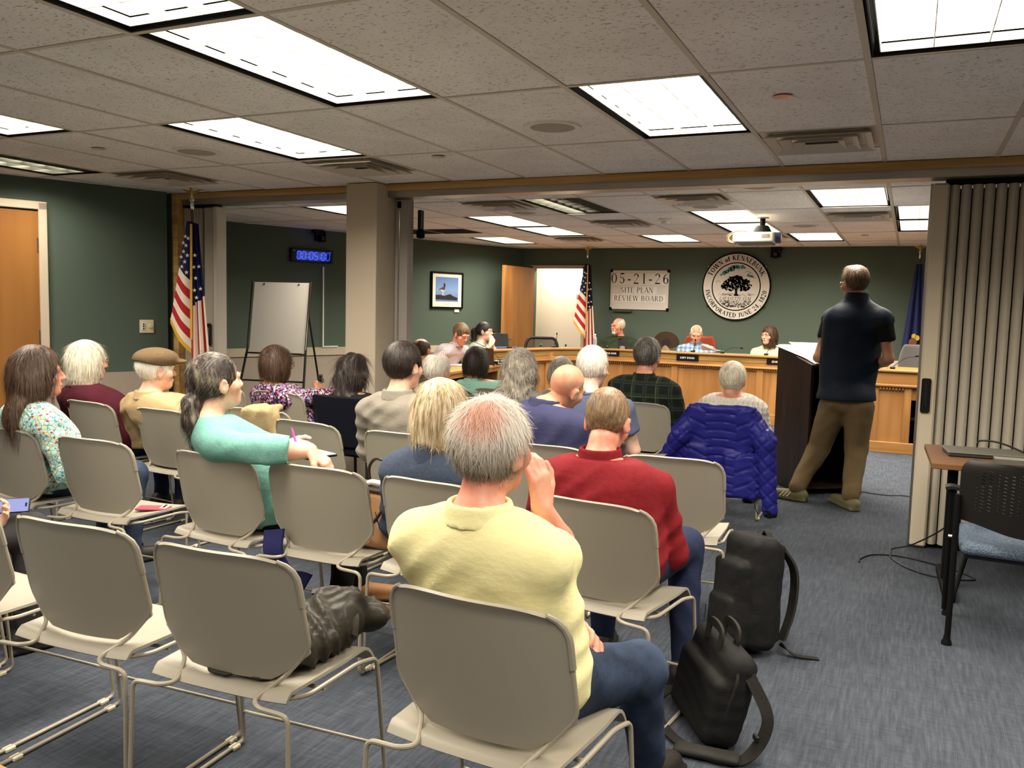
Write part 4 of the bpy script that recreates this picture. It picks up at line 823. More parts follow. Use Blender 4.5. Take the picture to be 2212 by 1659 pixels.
# local frame there: x along the wall, -y into the room, z up
X, a = wall_frame(BW0, BW1, 966, 627, .02); t = thing('framed_picture', 'black framed photograph of a shorebird on rocks against blue water', 'picture', tuple(X), a); pw, ph = .62, .545
fr = MB()
for s_ in (-1, 1): fr.box((s_ * (pw / 2 - .012), 0, 0), (.024, .03, ph), .003); fr.box((0, 0, s_ * (ph / 2 - .012)), (pw, .03, .024), .003)
obj('frame', fr, SOOT, t); obj('mat_board', MB().box((0, .006, 0), (pw - .04, .004, ph - .04)), M('mat_white', (226, 222, 210), .7), t, smooth=False)
pr = MB(); x0, x1, z0, z1 = -.22, .22, -.17, .195
pr.poly([(x0, .0028, z0), (x1, .0028, z0), (x1, .0028, z1), (x0, .0028, z1)], 0)
rock = [(x0, z0 + .03), (x1 - .02, z0 + .02), (x1 - .01, z0 + .06), (.12, z0 + .085), (.06, z0 + .115), (0, z0 + .10), (-.05, z0 + .085), (-.12, z0 + .10), (x0, z0 + .095)]; pr.poly([(x, .0022, z) for x, z in rock], 1)
pr.poly([(x, .0016, z) for x, z in [(-.16, .01), (-.11, -.01), (-.05, 0), (-.035, .03), (-.05, .055), (-.09, .045)]], 2); pr.poly([(x, .0012, z) for x, z in [(-.12, -.01), (-.06, -.015), (-.045, 0), (-.08, .0), (-.13, .01)]], 3)
pr.poly([(x, .001, z) for x, z in [(-.06, .045), (-.04, .04), (-.035, .085), (-.05, .105), (-.068, .10), (-.07, .08)]], 4); pr.poly([(x, .0009, z) for x, z in [(-.04, .088), (.0, .078), (-.04, .08)]], 5)
for x in (-.095, -.075): pr.poly([(x, .001, z0 + .09), (x + .008, .001, z0 + .09), (x + .008, .001, -.01), (x, .001, -.01)], 3)
def printmat(): 
    g = Nodes('print_water'); z = g.sep(g.coord())[2]; return g.done(g.ramp(g.math('MULTIPLY_ADD', z, 2.4, .5), [(.05, srgb(92, 118, 160)), (.5, srgb(120, 150, 196)), (1, srgb(84, 116, 176))]), .6)
obj('print', pr, [printmat(), M('print_rock', (40, 36, 34), .7, var=.5, vs=30), M('print_brown', (84, 62, 48), .7), M('print_white', (214, 208, 202), .7), M('print_black', (26, 22, 22), .7), M('print_orange', (206, 96, 60), .7)], t, smooth=False)
obj('caption_tag', MB().box((.2, .006, -ph / 2 - .03), (.09, .004, .05)), M('mat_white', (226, 222, 210), .7), t, smooth=False); m = MB(); m.box((0, .0035, -.205), (.16, .0006, .006)); obj('caption_line', m, M('caption_grey', (170, 164, 150), .7), t, smooth=False)
# digital timer
X, a = wall_frame(BW0, BW1, 673, 553, .03); t = thing('digital_timer', 'black wall timer with glowing blue digits reading 00:05:00', 'clock', tuple(X), a)
obj('case', MB().box((0, 0, 0), (.62, .05, .17), .006), BLACK, t); DIG = emit_mat('blue_led', (.012, .04, 1.0, 1), 2.6); SEG = {'0': 'abcdef', '5': 'afgcd'}
def seg(m, ch, x, s_=.05):
    h = s_; w2 = s_ * .5; tk = .0085; sl = .1
    R = {'a': (0, h, w2, 0), 'g': (0, 0, w2, 0), 'd': (0, -h, w2, 0), 'b': (w2, h / 2, h / 2, 1), 'c': (w2, -h / 2, h / 2, 1), 'f': (-w2, h / 2, h / 2, 1), 'e': (-w2, -h / 2, h / 2, 1)}
    for k in SEG[ch]:
        cx, cz, L, vert = R[k]; L *= .84
        q = [(-L, 0), (-L + tk / 2, -tk / 2), (L - tk / 2, -tk / 2), (L, 0), (L - tk / 2, tk / 2), (-L + tk / 2, tk / 2)]
        if vert: q = [(-b, a_) for a_, b in q]
        m.poly([(x + cx + u + (cz + w_) * sl, -.0262, cz + w_) for u, w_ in q])
m = MB(); xx = -.2
for ch in '00:05:00':
    if ch == ':':
        for z in (-.02, .02): m.box((xx - .003 + z * .1, -.0262, z), (.009, .001, .009))
        xx += .036
    else: seg(m, ch, xx); xx += .072 if True else 0
obj('digits', m, DIG, t, smooth=False)
for s_ in (-1, 1): obj('bracket', MB().box((s_ * .27, -.02, .06), (.03, .02, .03), .006), GREYP, t)
ll = bpy.data.lights.new('led_glow', 'AREA'); ll.shape = 'RECTANGLE'; ll.size = .42; ll.size_y = .1; ll.energy = 1.2; ll.color = (.12, .18, 1.0); lo = bpy.data.objects.new('led_glow', ll); COL.objects.link(lo); lo.parent = t; lo.location = (0, -.045, 0); lo.rotation_euler = (PI / 2, 0, 0)
X, a = wall_frame(BW0, BW1, 698, 690, .04); t = thing('cable_raceway', 'thin white cable raceway from the timer to the rail', 'raceway', (X[0], X[1], 0), a)
obj('vertical_run', MB().box((0, 0, 1.43), (.018, .012, 1.06)), WHITE, t, smooth=False); obj('horizontal_run', MB().box((.11, 0, .90), (.24, .012, .018)), WHITE, t, smooth=False)
def ptz(X, a, label):
    t = thing('wall_camera', label, 'camera', tuple(X), a, 'dark dome cameras under the ceiling'); obj('mount', MB().box((0, -.03, .07), (.16, .08, .05), .006), BLACK, t); obj('arm', MB().box((.065, -.09, 0), (.02, .06, .13), .006), BLACK, t); obj('arm', MB().box((-.065, -.09, 0), (.02, .06, .13), .006), BLACK, t)
    obj('head', MB().lathe([(.02, -.05), (.05, -.05), (.055, .02), (.04, .05), (.02, .055)], 18, (0, -.1, -.02), axis='y'), SOOT, t); obj('lens', MB().lathe([(.028, .055), (.028, .065), (.02, .067)], 16, (0, -.1, -.02), axis='y'), M('lens_glass', (8, 8, 12), .08, spec=.8), t)
X, a = wall_frame(BW0, BW1, 684, 512, .0); ptz(X, a, 'dark camera above the blue timer'); X, a = wall_frame((-5.8, 12.8), (3, 12.8), 1678, 548, .0); ptz(X, a, 'dark camera on the wall right of the town seal')
t = thing('column_camera', 'dark camera bracket on the far side of the column jamb', 'camera', (-3.70, 6.12, 2.13)); obj('bracket', MB().box((0, 0, .05), (.03, .06, .16), .006), BLACK, t); obj('head', MB().lathe([(.02, -.04), (.035, -.03), (.035, .02), (.02, .035)], 14, (.0, 0, -.06)), SOOT, t)
X, a = wall_frame(BW0, BW1, 880, 543, .004); t = thing('wall_clock_box', 'small dark framed box high beside the jamb', 'box', tuple(X), a); obj('frame', MB().box((0, 0, 0), (.13, .012, .11), .002), CREAM, t); obj('face', MB().box((0, -.008, 0), (.10, .006, .08), .001), M('dark_red_face', (40, 24, 20), .4), t)
X, a = wall_frame(LW1, LW0, 317, 705, .004); t = thing('switch_plate', 'ivory wall plate with dimmer slots and knob', 'switch', tuple(X), a); obj('plate', MB().box((0, 0, 0), (.125, .008, .118), .003), IVORY, t); obj('rocker', MB().box((-.03, -.006, 0), (.035, .006, .07), .002), WHITE, t)
for z in (-.02, 0, .02): obj('slot', MB().box((-.03, -.010, z), (.012, .003, .011)), SOOT, t, smooth=False)
obj('knob', MB().lathe([(.018, 0), (.018, .012), (.01, .014)], 16, (.03, -.004, 0), axis='y'), IVORY, t)
X, a = wall_frame(BW0, BW1, 692, 818, .012); t = thing('wall_outlet', 'metal wall outlet under the rail beside the easel', 'outlet', tuple(X), a); obj('plate', MB().box((0, 0, 0), (.075, .006, .115), .002), ALU, t); obj('socket', MB().box((0, -.004, .02), (.03, .004, .03), .002), SOOT, t); obj('socket', MB().box((0, -.004, -.025), (.03, .004, .03), .002), SOOT, t)
# ---- town seal
sc_ = np.array([-2.345, 12.799, 1.87]); t = thing('town_seal', 'round white town seal with black rim and elm tree', 'sign', tuple(sc_)); R_ = .495; ux, uz = (1, 0, 0), (0, 0, 1)
obj('rim', MB().lathe([(R_, 0), (R_, .03), (R_ - .008, .036), (R_ - .022, .036)], 72, axis='y'), SOOT, t); obj('disc', MB().lathe([(R_ - .02, .002), (R_ - .02, .038), (.01, .0385)], 72, axis='y'), M('seal_white', (214, 208, 198), .55), t)
y_ = -.0402; rg = MB(); n = 72
for k in range(n):
    a0, a1 = 2 * PI * k / n, 2 * PI * (k + 1) / n; ri, ro = .338, .354; rg.poly([(ri * math.cos(a0), y_, ri * math.sin(a0)), (ro * math.cos(a0), y_, ro * math.sin(a0)), (ro * math.cos(a1), y_, ro * math.sin(a1)), (ri * math.cos(a1), y_, ri * math.sin(a1))])
obj('inner_ring', rg, SOOT, t, smooth=False)
arc_letters(t, 'letter', SOOT, 'TOWN of KENNEBUNK', .074, (0, y_, 0), .383, 90, ux, uz, thick=.19, thin=.085, track=.05); arc_letters(t, 'letter', SOOT, 'INCORPORATED JUNE 24, 1820', .066, (0, y_, 0), .383, 270, ux, uz, inward=True, thick=.19, thin=.085, track=.045); tm = MB(); text_mesh(tm, 'LAFAYETTE ELM', .047, (-.005, y_, -.197), ux, uz, center=True, thick=.12, thin=.06, track=.09, slant=.18); obj('elm_lettering', tm, SOOT, t, smooth=False)
tr_ = MB(); rs = np.random.default_rng(5)
def blob(m, x, z, r, n=9, mi=0, y=None):
    q = [r * (1 + .28 * rs.uniform(-1, 1)) for _ in range(n)]; m.poly([(x + q[k] * math.cos(2 * PI * k / n), y_ if y is None else y, z + q[k] * math.sin(2 * PI * k / n)) for k in range(n)], mi)
for _ in range(330):
    a_ = rs.uniform(0, 2 * PI); r_ = math.sqrt(rs.uniform(0, 1)); x, z = .215 * r_ * math.cos(a_), .105 * r_ * math.sin(a_) + .055 - .04 * abs(math.cos(a_)) * r_
    blob(tr_, x + .005, z, rs.uniform(.006, .018), 7)
tr_.poly([(x, y_, z) for x, z in [(-.03, -.135), (.05, -.135), (.024, -.1), (.022, -.02), (-.012, -.02), (-.010, -.1)]]); tr_.poly([(x, y_, z) for x, z in [(.0, -.06), (.014, -.05), (.12, .03), (.11, .04)]]); tr_.poly([(x, y_, z) for x, z in [(.0, -.06), (-.014, -.05), (-.13, .03), (-.12, .045)]])
obj('elm_print', tr_, SOOT, t, smooth=False); tr_ = MB()
for _ in range(46):
    x, z = rs.uniform(-.25, .25), rs.uniform(-.135, -.10); tr_.poly([(x, y_, z), (x + rs.uniform(.02, .07), y_, z + .002), (x + .02, y_, z + .006)])
for _ in range(330):
    z = rs.uniform(-.30, -.205); hw = math.sqrt(max(0, .335 ** 2 - z * z)) * (.95 - 1.0 * abs(z + .23)); x = rs.uniform(-hw, hw); blob(tr_, x, z, rs.uniform(.003, .008), 5)
obj('ground_print', tr_, SOOT, t, smooth=False)['kind'] = 'stuff'
cl = MB()
for (x, z, r) in ((-.18, .2, .03), (-.14, .22, .035), (-.1, .245, .035), (-.06, .262, .04), (-.02, .285, .032), (.03, .288, .03), (.08, .286, .026), (.11, .275, .018), (-.22, .17, .016), (.17, .165, .022), (.2, .155, .02), (.225, .15, .015)): blob(cl, x, z, r, 10, y=-.0394)
obj('cloud_print', cl, M('seal_teal', (66, 132, 148), .6), t, smooth=False)
ln = MB()
for (x, z, r, a0, a1) in ((-.2, .155, .03, 0, 170), (-.15, .185, .035, 10, 180), (-.08, .215, .04, 20, 170), (.0, .24, .035, 0, 150), (.06, .25, .03, 10, 170), (.16, .2, .035, 0, 170), (.2, .18, .03, 10, 160), (.22, .13, .03, 20, 160), (-.26, .06, .03, 0, 200), (.25, .12, .02, 0, 140)):
    for k in range(7):
        b0, b1 = math.radians(a0 + (a1 - a0) * k / 7), math.radians(a0 + (a1 - a0) * (k + 1) / 7); ln.poly([(x + r * math.cos(b0), y_, z + r * .6 * math.sin(b0)), (x + (r + .004) * math.cos(b0), y_, z + (r * .6 + .004) * math.sin(b0)), (x + (r + .004) * math.cos(b1), y_, z + (r * .6 + .004) * math.sin(b1)), (x + r * math.cos(b1), y_, z + r * .6 * math.sin(b1))])
obj('line_print', ln, SOOT, t, smooth=False)
for a_ in (35, 145, 215, 325): obj('clip', MB().box((.505 * math.cos(math.radians(a_)), -.02, .505 * math.sin(math.radians(a_))), (.02, .02, .02), .003), CHROME, t)
# ---- date sign
t = thing('date_sign', 'white wall board with meeting date and board name', 'sign', (-3.81, 12.80, 1.80)); obj('board', MB().box((0, -.012, 0), (.92, .02, .60), .004), M('sign_white', (206, 202, 194), .5), t)
for sx in (-1, 1):
    for sz in (-1, 1): obj('corner_bracket', MB().box((sx * .45, -.016, sz * .29), (.05, .028, .05), .012), SOOT, t)
for z, w_, h in ((.165, .86, .17), (.0, .56, .115), (-.125, .84, .115)): obj('card_strip', MB().box((.0, -.0232, z), (w_, .001, h)), M('card_white', (222, 220, 214), .6), t, smooth=False)

for tx, sz, zz, x_, tk in (('05-21-26', .158, .098, .02, .21), ('SITE PLAN', .085, -.042, -.03, .10), ('REVIEW BOARD', .082, -.168, 0, .13)): letters(t, 'letter', SOOT, tx, sz, (x_, -.0242, zz), ux, uz, thick=.12, thin=.05, track=tk)
obj('pen_tray', MB().box((-.25, -.03, -.325), (.3, .04, .03), .004), M('tray_green', (60, 70, 58), .6), t)
# ---- projector
p = atz(1648, 470, HC); t = thing('projector', 'white ceiling projector on a black mount with looping cables', 'projector', (p[0], p[1], HC))
obj('ceiling_plate', MB().lathe([(.06, 0), (.06, -.008)], 20), GREYP, t); obj('pole', MB().tube([(0, 0, 0), (0, 0, -.09)], .026, 14), SOOT, t); obj('yoke', MB().lathe([(.05, -.08), (.065, -.09), (.085, -.13), (.095, -.145)], 18), SOOT, t)
S = Sdf((-.32, -.24, -.30), (.2, .2, -.12), .011); S.rbox((-.06, -.02, -.205), (.20, .15, .05), .02); bd = sobj('body', S, M('projector_white', (226, 220, 204), .4), t, it=1); obj('base_plate', MB().box((-.05, -.02, -.262), (.34, .26, .014), .006), M('projector_grey', (88, 84, 90), .5), t)
obj('lens_ring', MB().lathe([(.055, 0), (.055, .05), (.03, .052)], 20, (.14, -.04, -.205), axis='x'), M('blue_grey_lens', (70, 80, 110), .25, metal=.4), t); obj('label_plate', MB().box((.06, -.172, -.195), (.075, .003, .035)), M('label_grey', (150, 140, 126), .6), t)
obj('cable', MB().tube(smooth_path([(-.1, -.02, -.15), (-.22, -.04, -.13), (-.32, -.05, -.17), (-.34, -.05, -.22), (-.28, -.05, -.255), (-.22, -.05, -.25)], 6), .007, 8), M('cable_dark', (60, 40, 40), .5), t); obj('cable', MB().tube(smooth_path([(-.12, .0, -.15), (-.24, -.02, -.14), (-.325, -.03, -.19), (-.3, -.03, -.235), (-.24, -.03, -.24)], 6), .006, 8), M('cable_yellow', (196, 160, 60), .5), t)
# ---- easel with whiteboard
t = thing('easel', 'whiteboard easel with black legs and chrome side rails', 'easel', (-6.42, 7.55, 0), math.radians(14)); tl = -.10
def ez(x, y, z): return (x, y + (z - .9) * .17, z)
obj('whiteboard', MB().add([ez(-.33, 0, .92), ez(.33, 0, .92), ez(.33, 0, 1.70), ez(-.33, 0, 1.70), ez(-.33, .012, .92), ez(.33, .012, .92), ez(.33, .012, 1.70), ez(-.33, .012, 1.70)], [(0, 1, 2, 3), (7, 6, 5, 4), (0, 4, 5, 1), (1, 5, 6, 2), (2, 6, 7, 3), (3, 7, 4, 0)]), M('whiteboard', (214, 208, 200), .25, spec=.5), t, smooth=False)
for s_ in (-1, 1):
    obj('side_rail', MB().tube([ez(s_ * .35, -.005, .95), ez(s_ * .35, -.005, 1.71)], .013, 8), M('rail_dark_chrome', (120, 116, 110), .2, metal=1), t); obj('leg', MB().tube([ez(s_ * .35, 0, .97), ez(s_ * .42, -.12, .02)], .014, 8), BLACK, t); obj('rear_leg', MB().tube([ez(s_ * .3, .03, 1.5), (s_ * .36, .55, .02)], .012, 8), BLACK, t); obj('pin', MB().box(ez(s_ * .21, -.008, 1.68), (.02, .008, .014), .003), SOOT, t)
obj('tray', MB().box(ez(0, -.02, .905), (.68, .05, .018), .003), M('rail_dark_chrome', (120, 116, 110), .2, metal=1), t); obj('crossbar', MB().tube([ez(-.37, -.02, .60), ez(.37, -.02, .60)], .009, 8), BLACK, t)

# ================================================================ flags
FB, FR_, FW, FG = M('flag_blue', (30, 36, 74), .8, spec=.1), M('flag_red', (168, 40, 50), .8, spec=.1), M('flag_white', (222, 208, 190), .8, spec=.1), M('flag_fringe', (206, 160, 56), .7)
def star(m, c, r, nrm=(0, -1, 0)):
    q = [(r * (1 if k % 2 == 0 else .4) * math.sin(PI * k / 5), r * (1 if k % 2 == 0 else .4) * math.cos(PI * k / 5)) for k in range(10)]; m.poly([(c[0] + a_, c[1], c[2] + b_) for a_, b_ in q[::-1]][::-1])
def eagle(t, z):
    obj('ferrule', MB().lathe([(.014, z - .10), (.016, z - .06), (.012, z - .04), (.02, z - .02), (.02, z), (.008, z + .01)], 14), CHROME, t); m = MB(); m.tube([(0, 0, z), (0, -.01, z + .05), (0, -.02, z + .08)], [.012, .018, .006], 10); obj('eagle_body', m, GOLD, t)
    for s_ in (-1, 1): obj('eagle_wing', MB().sheet(lambda u, v: (s_ * (.01 + .085 * u), .005 * u, z + .035 + .055 * u - .02 * u * u + (.03 - .03 * u) * (v - .5)), 8, 3, .004), GOLD, t)
def us_flag(loc, rz, label, k=1.0, zt=2.13, H=2.42):
    t = thing('flag', label, 'flag', loc, rz); obj('pole', MB().tube([(0, 0, .05), (0, 0, H - .1)], .013, 10), M('pole_wood', (92, 62, 36), .4), t); obj('stand', MB().lathe([(.16, 0), (.16, .02), (.05, .05), (.02, .12)], 24), GOLD, t); eagle(t, H)
    def L(u, v):
        zb = 1.06 + .25 * u; w_ = (.04 + .15 * v) * k; return (-u * w_ + .005, -.03 - .045 * math.sin(u * 3.6 + .4) * (.3 + v), zt - v * (zt - zb))
    def Rr(u, v):
        w_ = (.05 + .11 * v) * k; return (.005 + u * w_, -.02 - .04 * abs(math.sin(u * 7.5 + .6)) * (.3 + v) + .02 * u, zt - .02 * u - v * (zt - .72 - .12 * u))
    obj('fold', MB().sheet(Rr, 28, 52, .004, mif=lambda u, v: 0 if v < .50 - .04 * u else (1 if int(u * 5.5 + .3) % 2 == 0 else 2)), [FB, FR_, FW], t); cl_ = obj('cloth', MB().sheet(L, 24, 52, .004, mif=lambda u, v: 0 if v < 24 / 52 else (2 if int((v * 52 - 24) / 4) % 2 == 0 else 1)), [FB, FR_, FW], t)
    def fringe(u, v): a_ = np.array(L(u, 1)); return (a_[0], a_[1] - .002, a_[2] + .012 - .045 * v)
    obj('fringe', MB().sheet(fringe, 20, 2, .008), FG, cl_); obj('fringe', MB().sheet(lambda u, v: (np.array(L(0, .02 + .9 * u)) + np.array([-.004 + .018 * v, -.012, 0])), 30, 2, .006), FG, cl_)
    m = MB()
    for v in (.14, .21, .28, .35, .42):
        for u in (.25, .7) if int(v * 100) % 2 == 0 else (.45, .92):
            if v < .2 and u > .8: continue
            q = L(u, v); star(m, (q[0], q[1] - .012, q[2]), .019 * k)
    for v in (.2, .27, .34, .41, .46):
        for u in (.3, .75) if int(v * 100) % 2 else (.5,): q = Rr(u, v); star(m, (q[0], q[1] - .03, q[2]), .018 * k)
    obj('stars', m, FW, cl_, smooth=False); return t
us_flag((-5.50, 5.42, 0), math.radians(24), 'large fringed stars and stripes on an eagle-topped pole before the folded partition', 1.05, 2.13, 2.33)
us_flag((*aty(1268, 600, 12.45)[:2], 0), math.radians(18), 'stars and stripes on an eagle-topped pole beside the white doorway', 1.0, 2.18, 2.36)
t = thing('flag', 'dark blue state flag on an eagle-topped pole beside the partition edge', 'flag', (.06, 12.45, 0), math.radians(5)); obj('pole', MB().tube([(0, 0, .05), (0, 0, 2.28)], .013, 10), M('pole_wood', (92, 62, 36), .4), t); obj('stand', MB().lathe([(.16, 0), (.16, .02), (.05, .05), (.02, .12)], 24), GOLD, t); eagle(t, 2.35)
cl_ = obj('cloth', MB().sheet(lambda u, v: ((u - .55) * (.08 + .26 * v), -.03 - .05 * abs(math.sin(u * 8)) * (.3 + v), 2.18 - v * (1.45 - .2 * u)), 36, 30, .004), M('state_flag_blue', (26, 34, 78), .75), t); obj('fringe', MB().sheet(lambda u, v: ((u - .55) * .34, -.035 - .05 * abs(math.sin(u * 8)) * 1.3, .735 + .2 * u - .04 * v), 24, 2, .008), FG, cl_); em = MB()
for (x, z, r, q) in ((-.03, 1.16, .05, 0), (-.02, 1.24, .03, 1), (-.05, 1.06, .05, 2), (.02, 1.22, .03, 1)): em.poly([(x + r * math.cos(2 * PI * k / 9), -.115, z + r * 1.2 * math.sin(2 * PI * k / 9)) for k in range(9)], q)
obj('emblem', em, [M('emblem_brown', (120, 72, 52), .7), M('emblem_gold', (206, 170, 60), .7), M('emblem_pale', (170, 176, 180), .7)], cl_, smooth=False)
# ================================================================ people
def unit(v): v = np.array(v, float); return v / (np.linalg.norm(v) + 1e-9)
SKINS = {}
def skin(name, rgb, red=(200, 120, 96)):
    if name in SKINS: return SKINS[name]
    g = Nodes('skin_' + name); co = g.coord(); n1 = g.noise(co, 14, 4); c = g.ramp(n1, [(.35, srgb(*red)), (.62, srgb(*rgb))]); g.bump(g.noise(co, 260, 3), .12, .0008)
    SKINS[name] = g.done(c, .48, spec=.4); g.b.inputs['Subsurface Weight'].default_value = .12; g.b.inputs['Subsurface Radius'].default_value = (.012, .005, .003); return SKINS[name]
def hairmat(name, a, b, c, sc_=(95, 95, 9), rough=.5):
    g = Nodes('hair_' + name); n1 = g.noise(g.coord(scale=sc_), 1.0, 3, .6); n2 = g.noise(g.coord(), 16, 2); f = g.math('ADD', g.math('MULTIPLY', n1, .75), g.math('MULTIPLY', n2, .3))
    col = g.ramp(f, [(.36, srgb(*a)), (.52, srgb(*b)), (.68, srgb(*c))]); g.bump(n1, .6, .003); return g.done(col, rough, spec=.35)
def head_sdf(S, h, R, s=1.0, face=True, jaw=1.0, nose=1.0):
    P = lambda q: h + R @ (np.array(q, float) * s); E = lambda r: tuple(x * s for x in r)
    S.ell(P((0, -.016, .030)), E((.074, .094, .088)), .0, R=R); S.ell(P((0, .028, -.045)), E((.058 * jaw, .064, .076)), .03, R=R)
    S.ell(P((0, .062, -.092)), E((.030, .026, .022)), .025, R=R)
    for q in (-1, 1):
        S.ell(P((q * .044, .052, -.022)), E((.028, .030, .030)), .02, R=R)
        if face:
            S.ell(P((q * .032, .098, .004)), E((.020, .020, .013)), .012, 's', R=R); S.ell(P((q * .031, .071, .003)), E((.0165, .0160, .0145)), .006, R=R)
        S.ell(P((q * .0790, -.004, -.010)), E((.012, .022, .034)), .006, R=R @ rotz(q * -.35) @ roty(q * .1)); S.ell(P((q * .0905, .002, -.008)), E((.006, .011, .019)), .006, 's', R=R @ rotz(q * -.35))
    S.cone(P((-.042, .078, .022)), P((.042, .078, .022)), .013 * s, .013 * s, .018)
    S.cone(P((0, .088, .008)), P((0, .088 + .020 * nose, -.028)), .0075 * s, .0105 * s, .010)
    for q in (-1, 1): S.ell(P((q * .0095, .083 + .017 * nose, -.031)), E((.0085, .010, .0075)), .006, R=R)
    if face: S.cone(P((-.018, .087, -.0575)), P((.018, .087, -.0575)), .0075 * s, .0075 * s, .008); S.cone(P((-.015, .087, -.067)), P((.015, .087, -.067)), .0078 * s, .0078 * s, .006)
def hand_sdf(S, w, d, n, side, curl=(.5, .6), sp=.0, s=1.0, op_thumb=.9):
    d = unit(d); n = unit(np.array(n) - d * (d @ np.array(n))); t = np.cross(n, d) * side          # t points to the thumb
    for i in range(4):
        off = (.026 - .0175 * i) * s; k0 = w + d * .012 + t * off * .6; k1 = w + d * (.082 - .004 * abs(i - 1)) * s + t * off; S.cone(k0, k1, .0150 * s, .0120 * s, .012)
        L = (.043, .047, .044, .036)[i] * s; a = curl[0]; d1 = unit(d * math.cos(a) - n * math.sin(a) + t * sp * (1.5 - i)); b = a + curl[1]; d2 = unit(d * math.cos(b) - n * math.sin(b) + t * sp * (1.5 - i)); c2 = b + curl[1] * .7; d3 = unit(d * math.cos(c2) - n * math.sin(c2))
        p1 = k1 + d1 * L; p2 = p1 + d2 * L * .62; p3 = p2 + d3 * L * .48; S.cone(k1, p1, .0102 * s, .0088 * s, .005); S.cone(p1, p2, .0088 * s, .0080 * s, .004); S.cone(p2, p3, .0080 * s, .0070 * s, .003)
    th0 = w + d * .02 * s + t * .022 * s; th1 = w + d * .050 * s + t * .050 * s - n * .012 * s; th2 = th1 + unit(d * op_thumb + t * .35 - n * .35) * .034 * s; th3 = th2 + unit(d * op_thumb - t * .1 - n * .45) * .026 * s
    S.cone(th0, th1, .0165 * s, .0125 * s, .012); S.cone(th1, th2, .0118 * s, .0102 * s, .004); S.cone(th2, th3, .0102 * s, .0085 * s, .003)
def strands(V, F, n, L, lift, crown, down, wid, rs, jit=.25, curlamp=0.0, seg=3, keep=None):
    c = V[F].mean(1); nn = np.cross(V[F[:, 1]] - V[F[:, 0]], V[F[:, 3]] - V[F[:, 0]]); ar = np.linalg.norm(nn, axis=1) + 1e-12; nn = nn / ar[:, None]
    pr = ar.copy()
    if keep is not None: pr = pr * keep(c)
    pr = pr / pr.sum(); ix = rs.choice(len(F), n, p=pr); P = c[ix] + rs.normal(0, .002, (n, 3)); N = nn[ix]
    fl = (P - np.array(crown)) * 1.0 / (np.linalg.norm(P - np.array(crown), axis=1, keepdims=True) + 1e-6) * .6 + np.array([0, 0, -down]); fl += rs.normal(0, jit, (n, 3)); fl -= N * (fl * N).sum(1, keepdims=True); fl /= np.linalg.norm(fl, axis=1, keepdims=True) + 1e-9
    LL = (L * rs.uniform(.55, 1.2, n))[:, None]; sd = np.cross(fl, N); sd /= np.linalg.norm(sd, axis=1, keepdims=True) + 1e-9; vs = []; wv = rs.uniform(0, 6.28, n)[:, None]
    for k in range(seg + 1):
        t = k / seg; p = P - N * .003 + fl * LL * t + N * (lift * LL * (t - .45 * t * t)) + sd * curlamp * np.sin(wv + t * 7) * t; p[:, 2] -= (.10 * down * LL[:, 0] * t * t)
        w_ = wid * (1 - .75 * t); vs += [p - sd * w_, p + sd * w_]
    Vs = np.stack(vs, 1); m = 2 * (seg + 1); o = np.arange(n)[:, None] * m; Fs = np.concatenate([o + np.array([2 * k, 2 * k + 1, 2 * k + 3, 2 * k + 2]) for k in range(seg)])
    return Vs.reshape(-1, 3), Fs
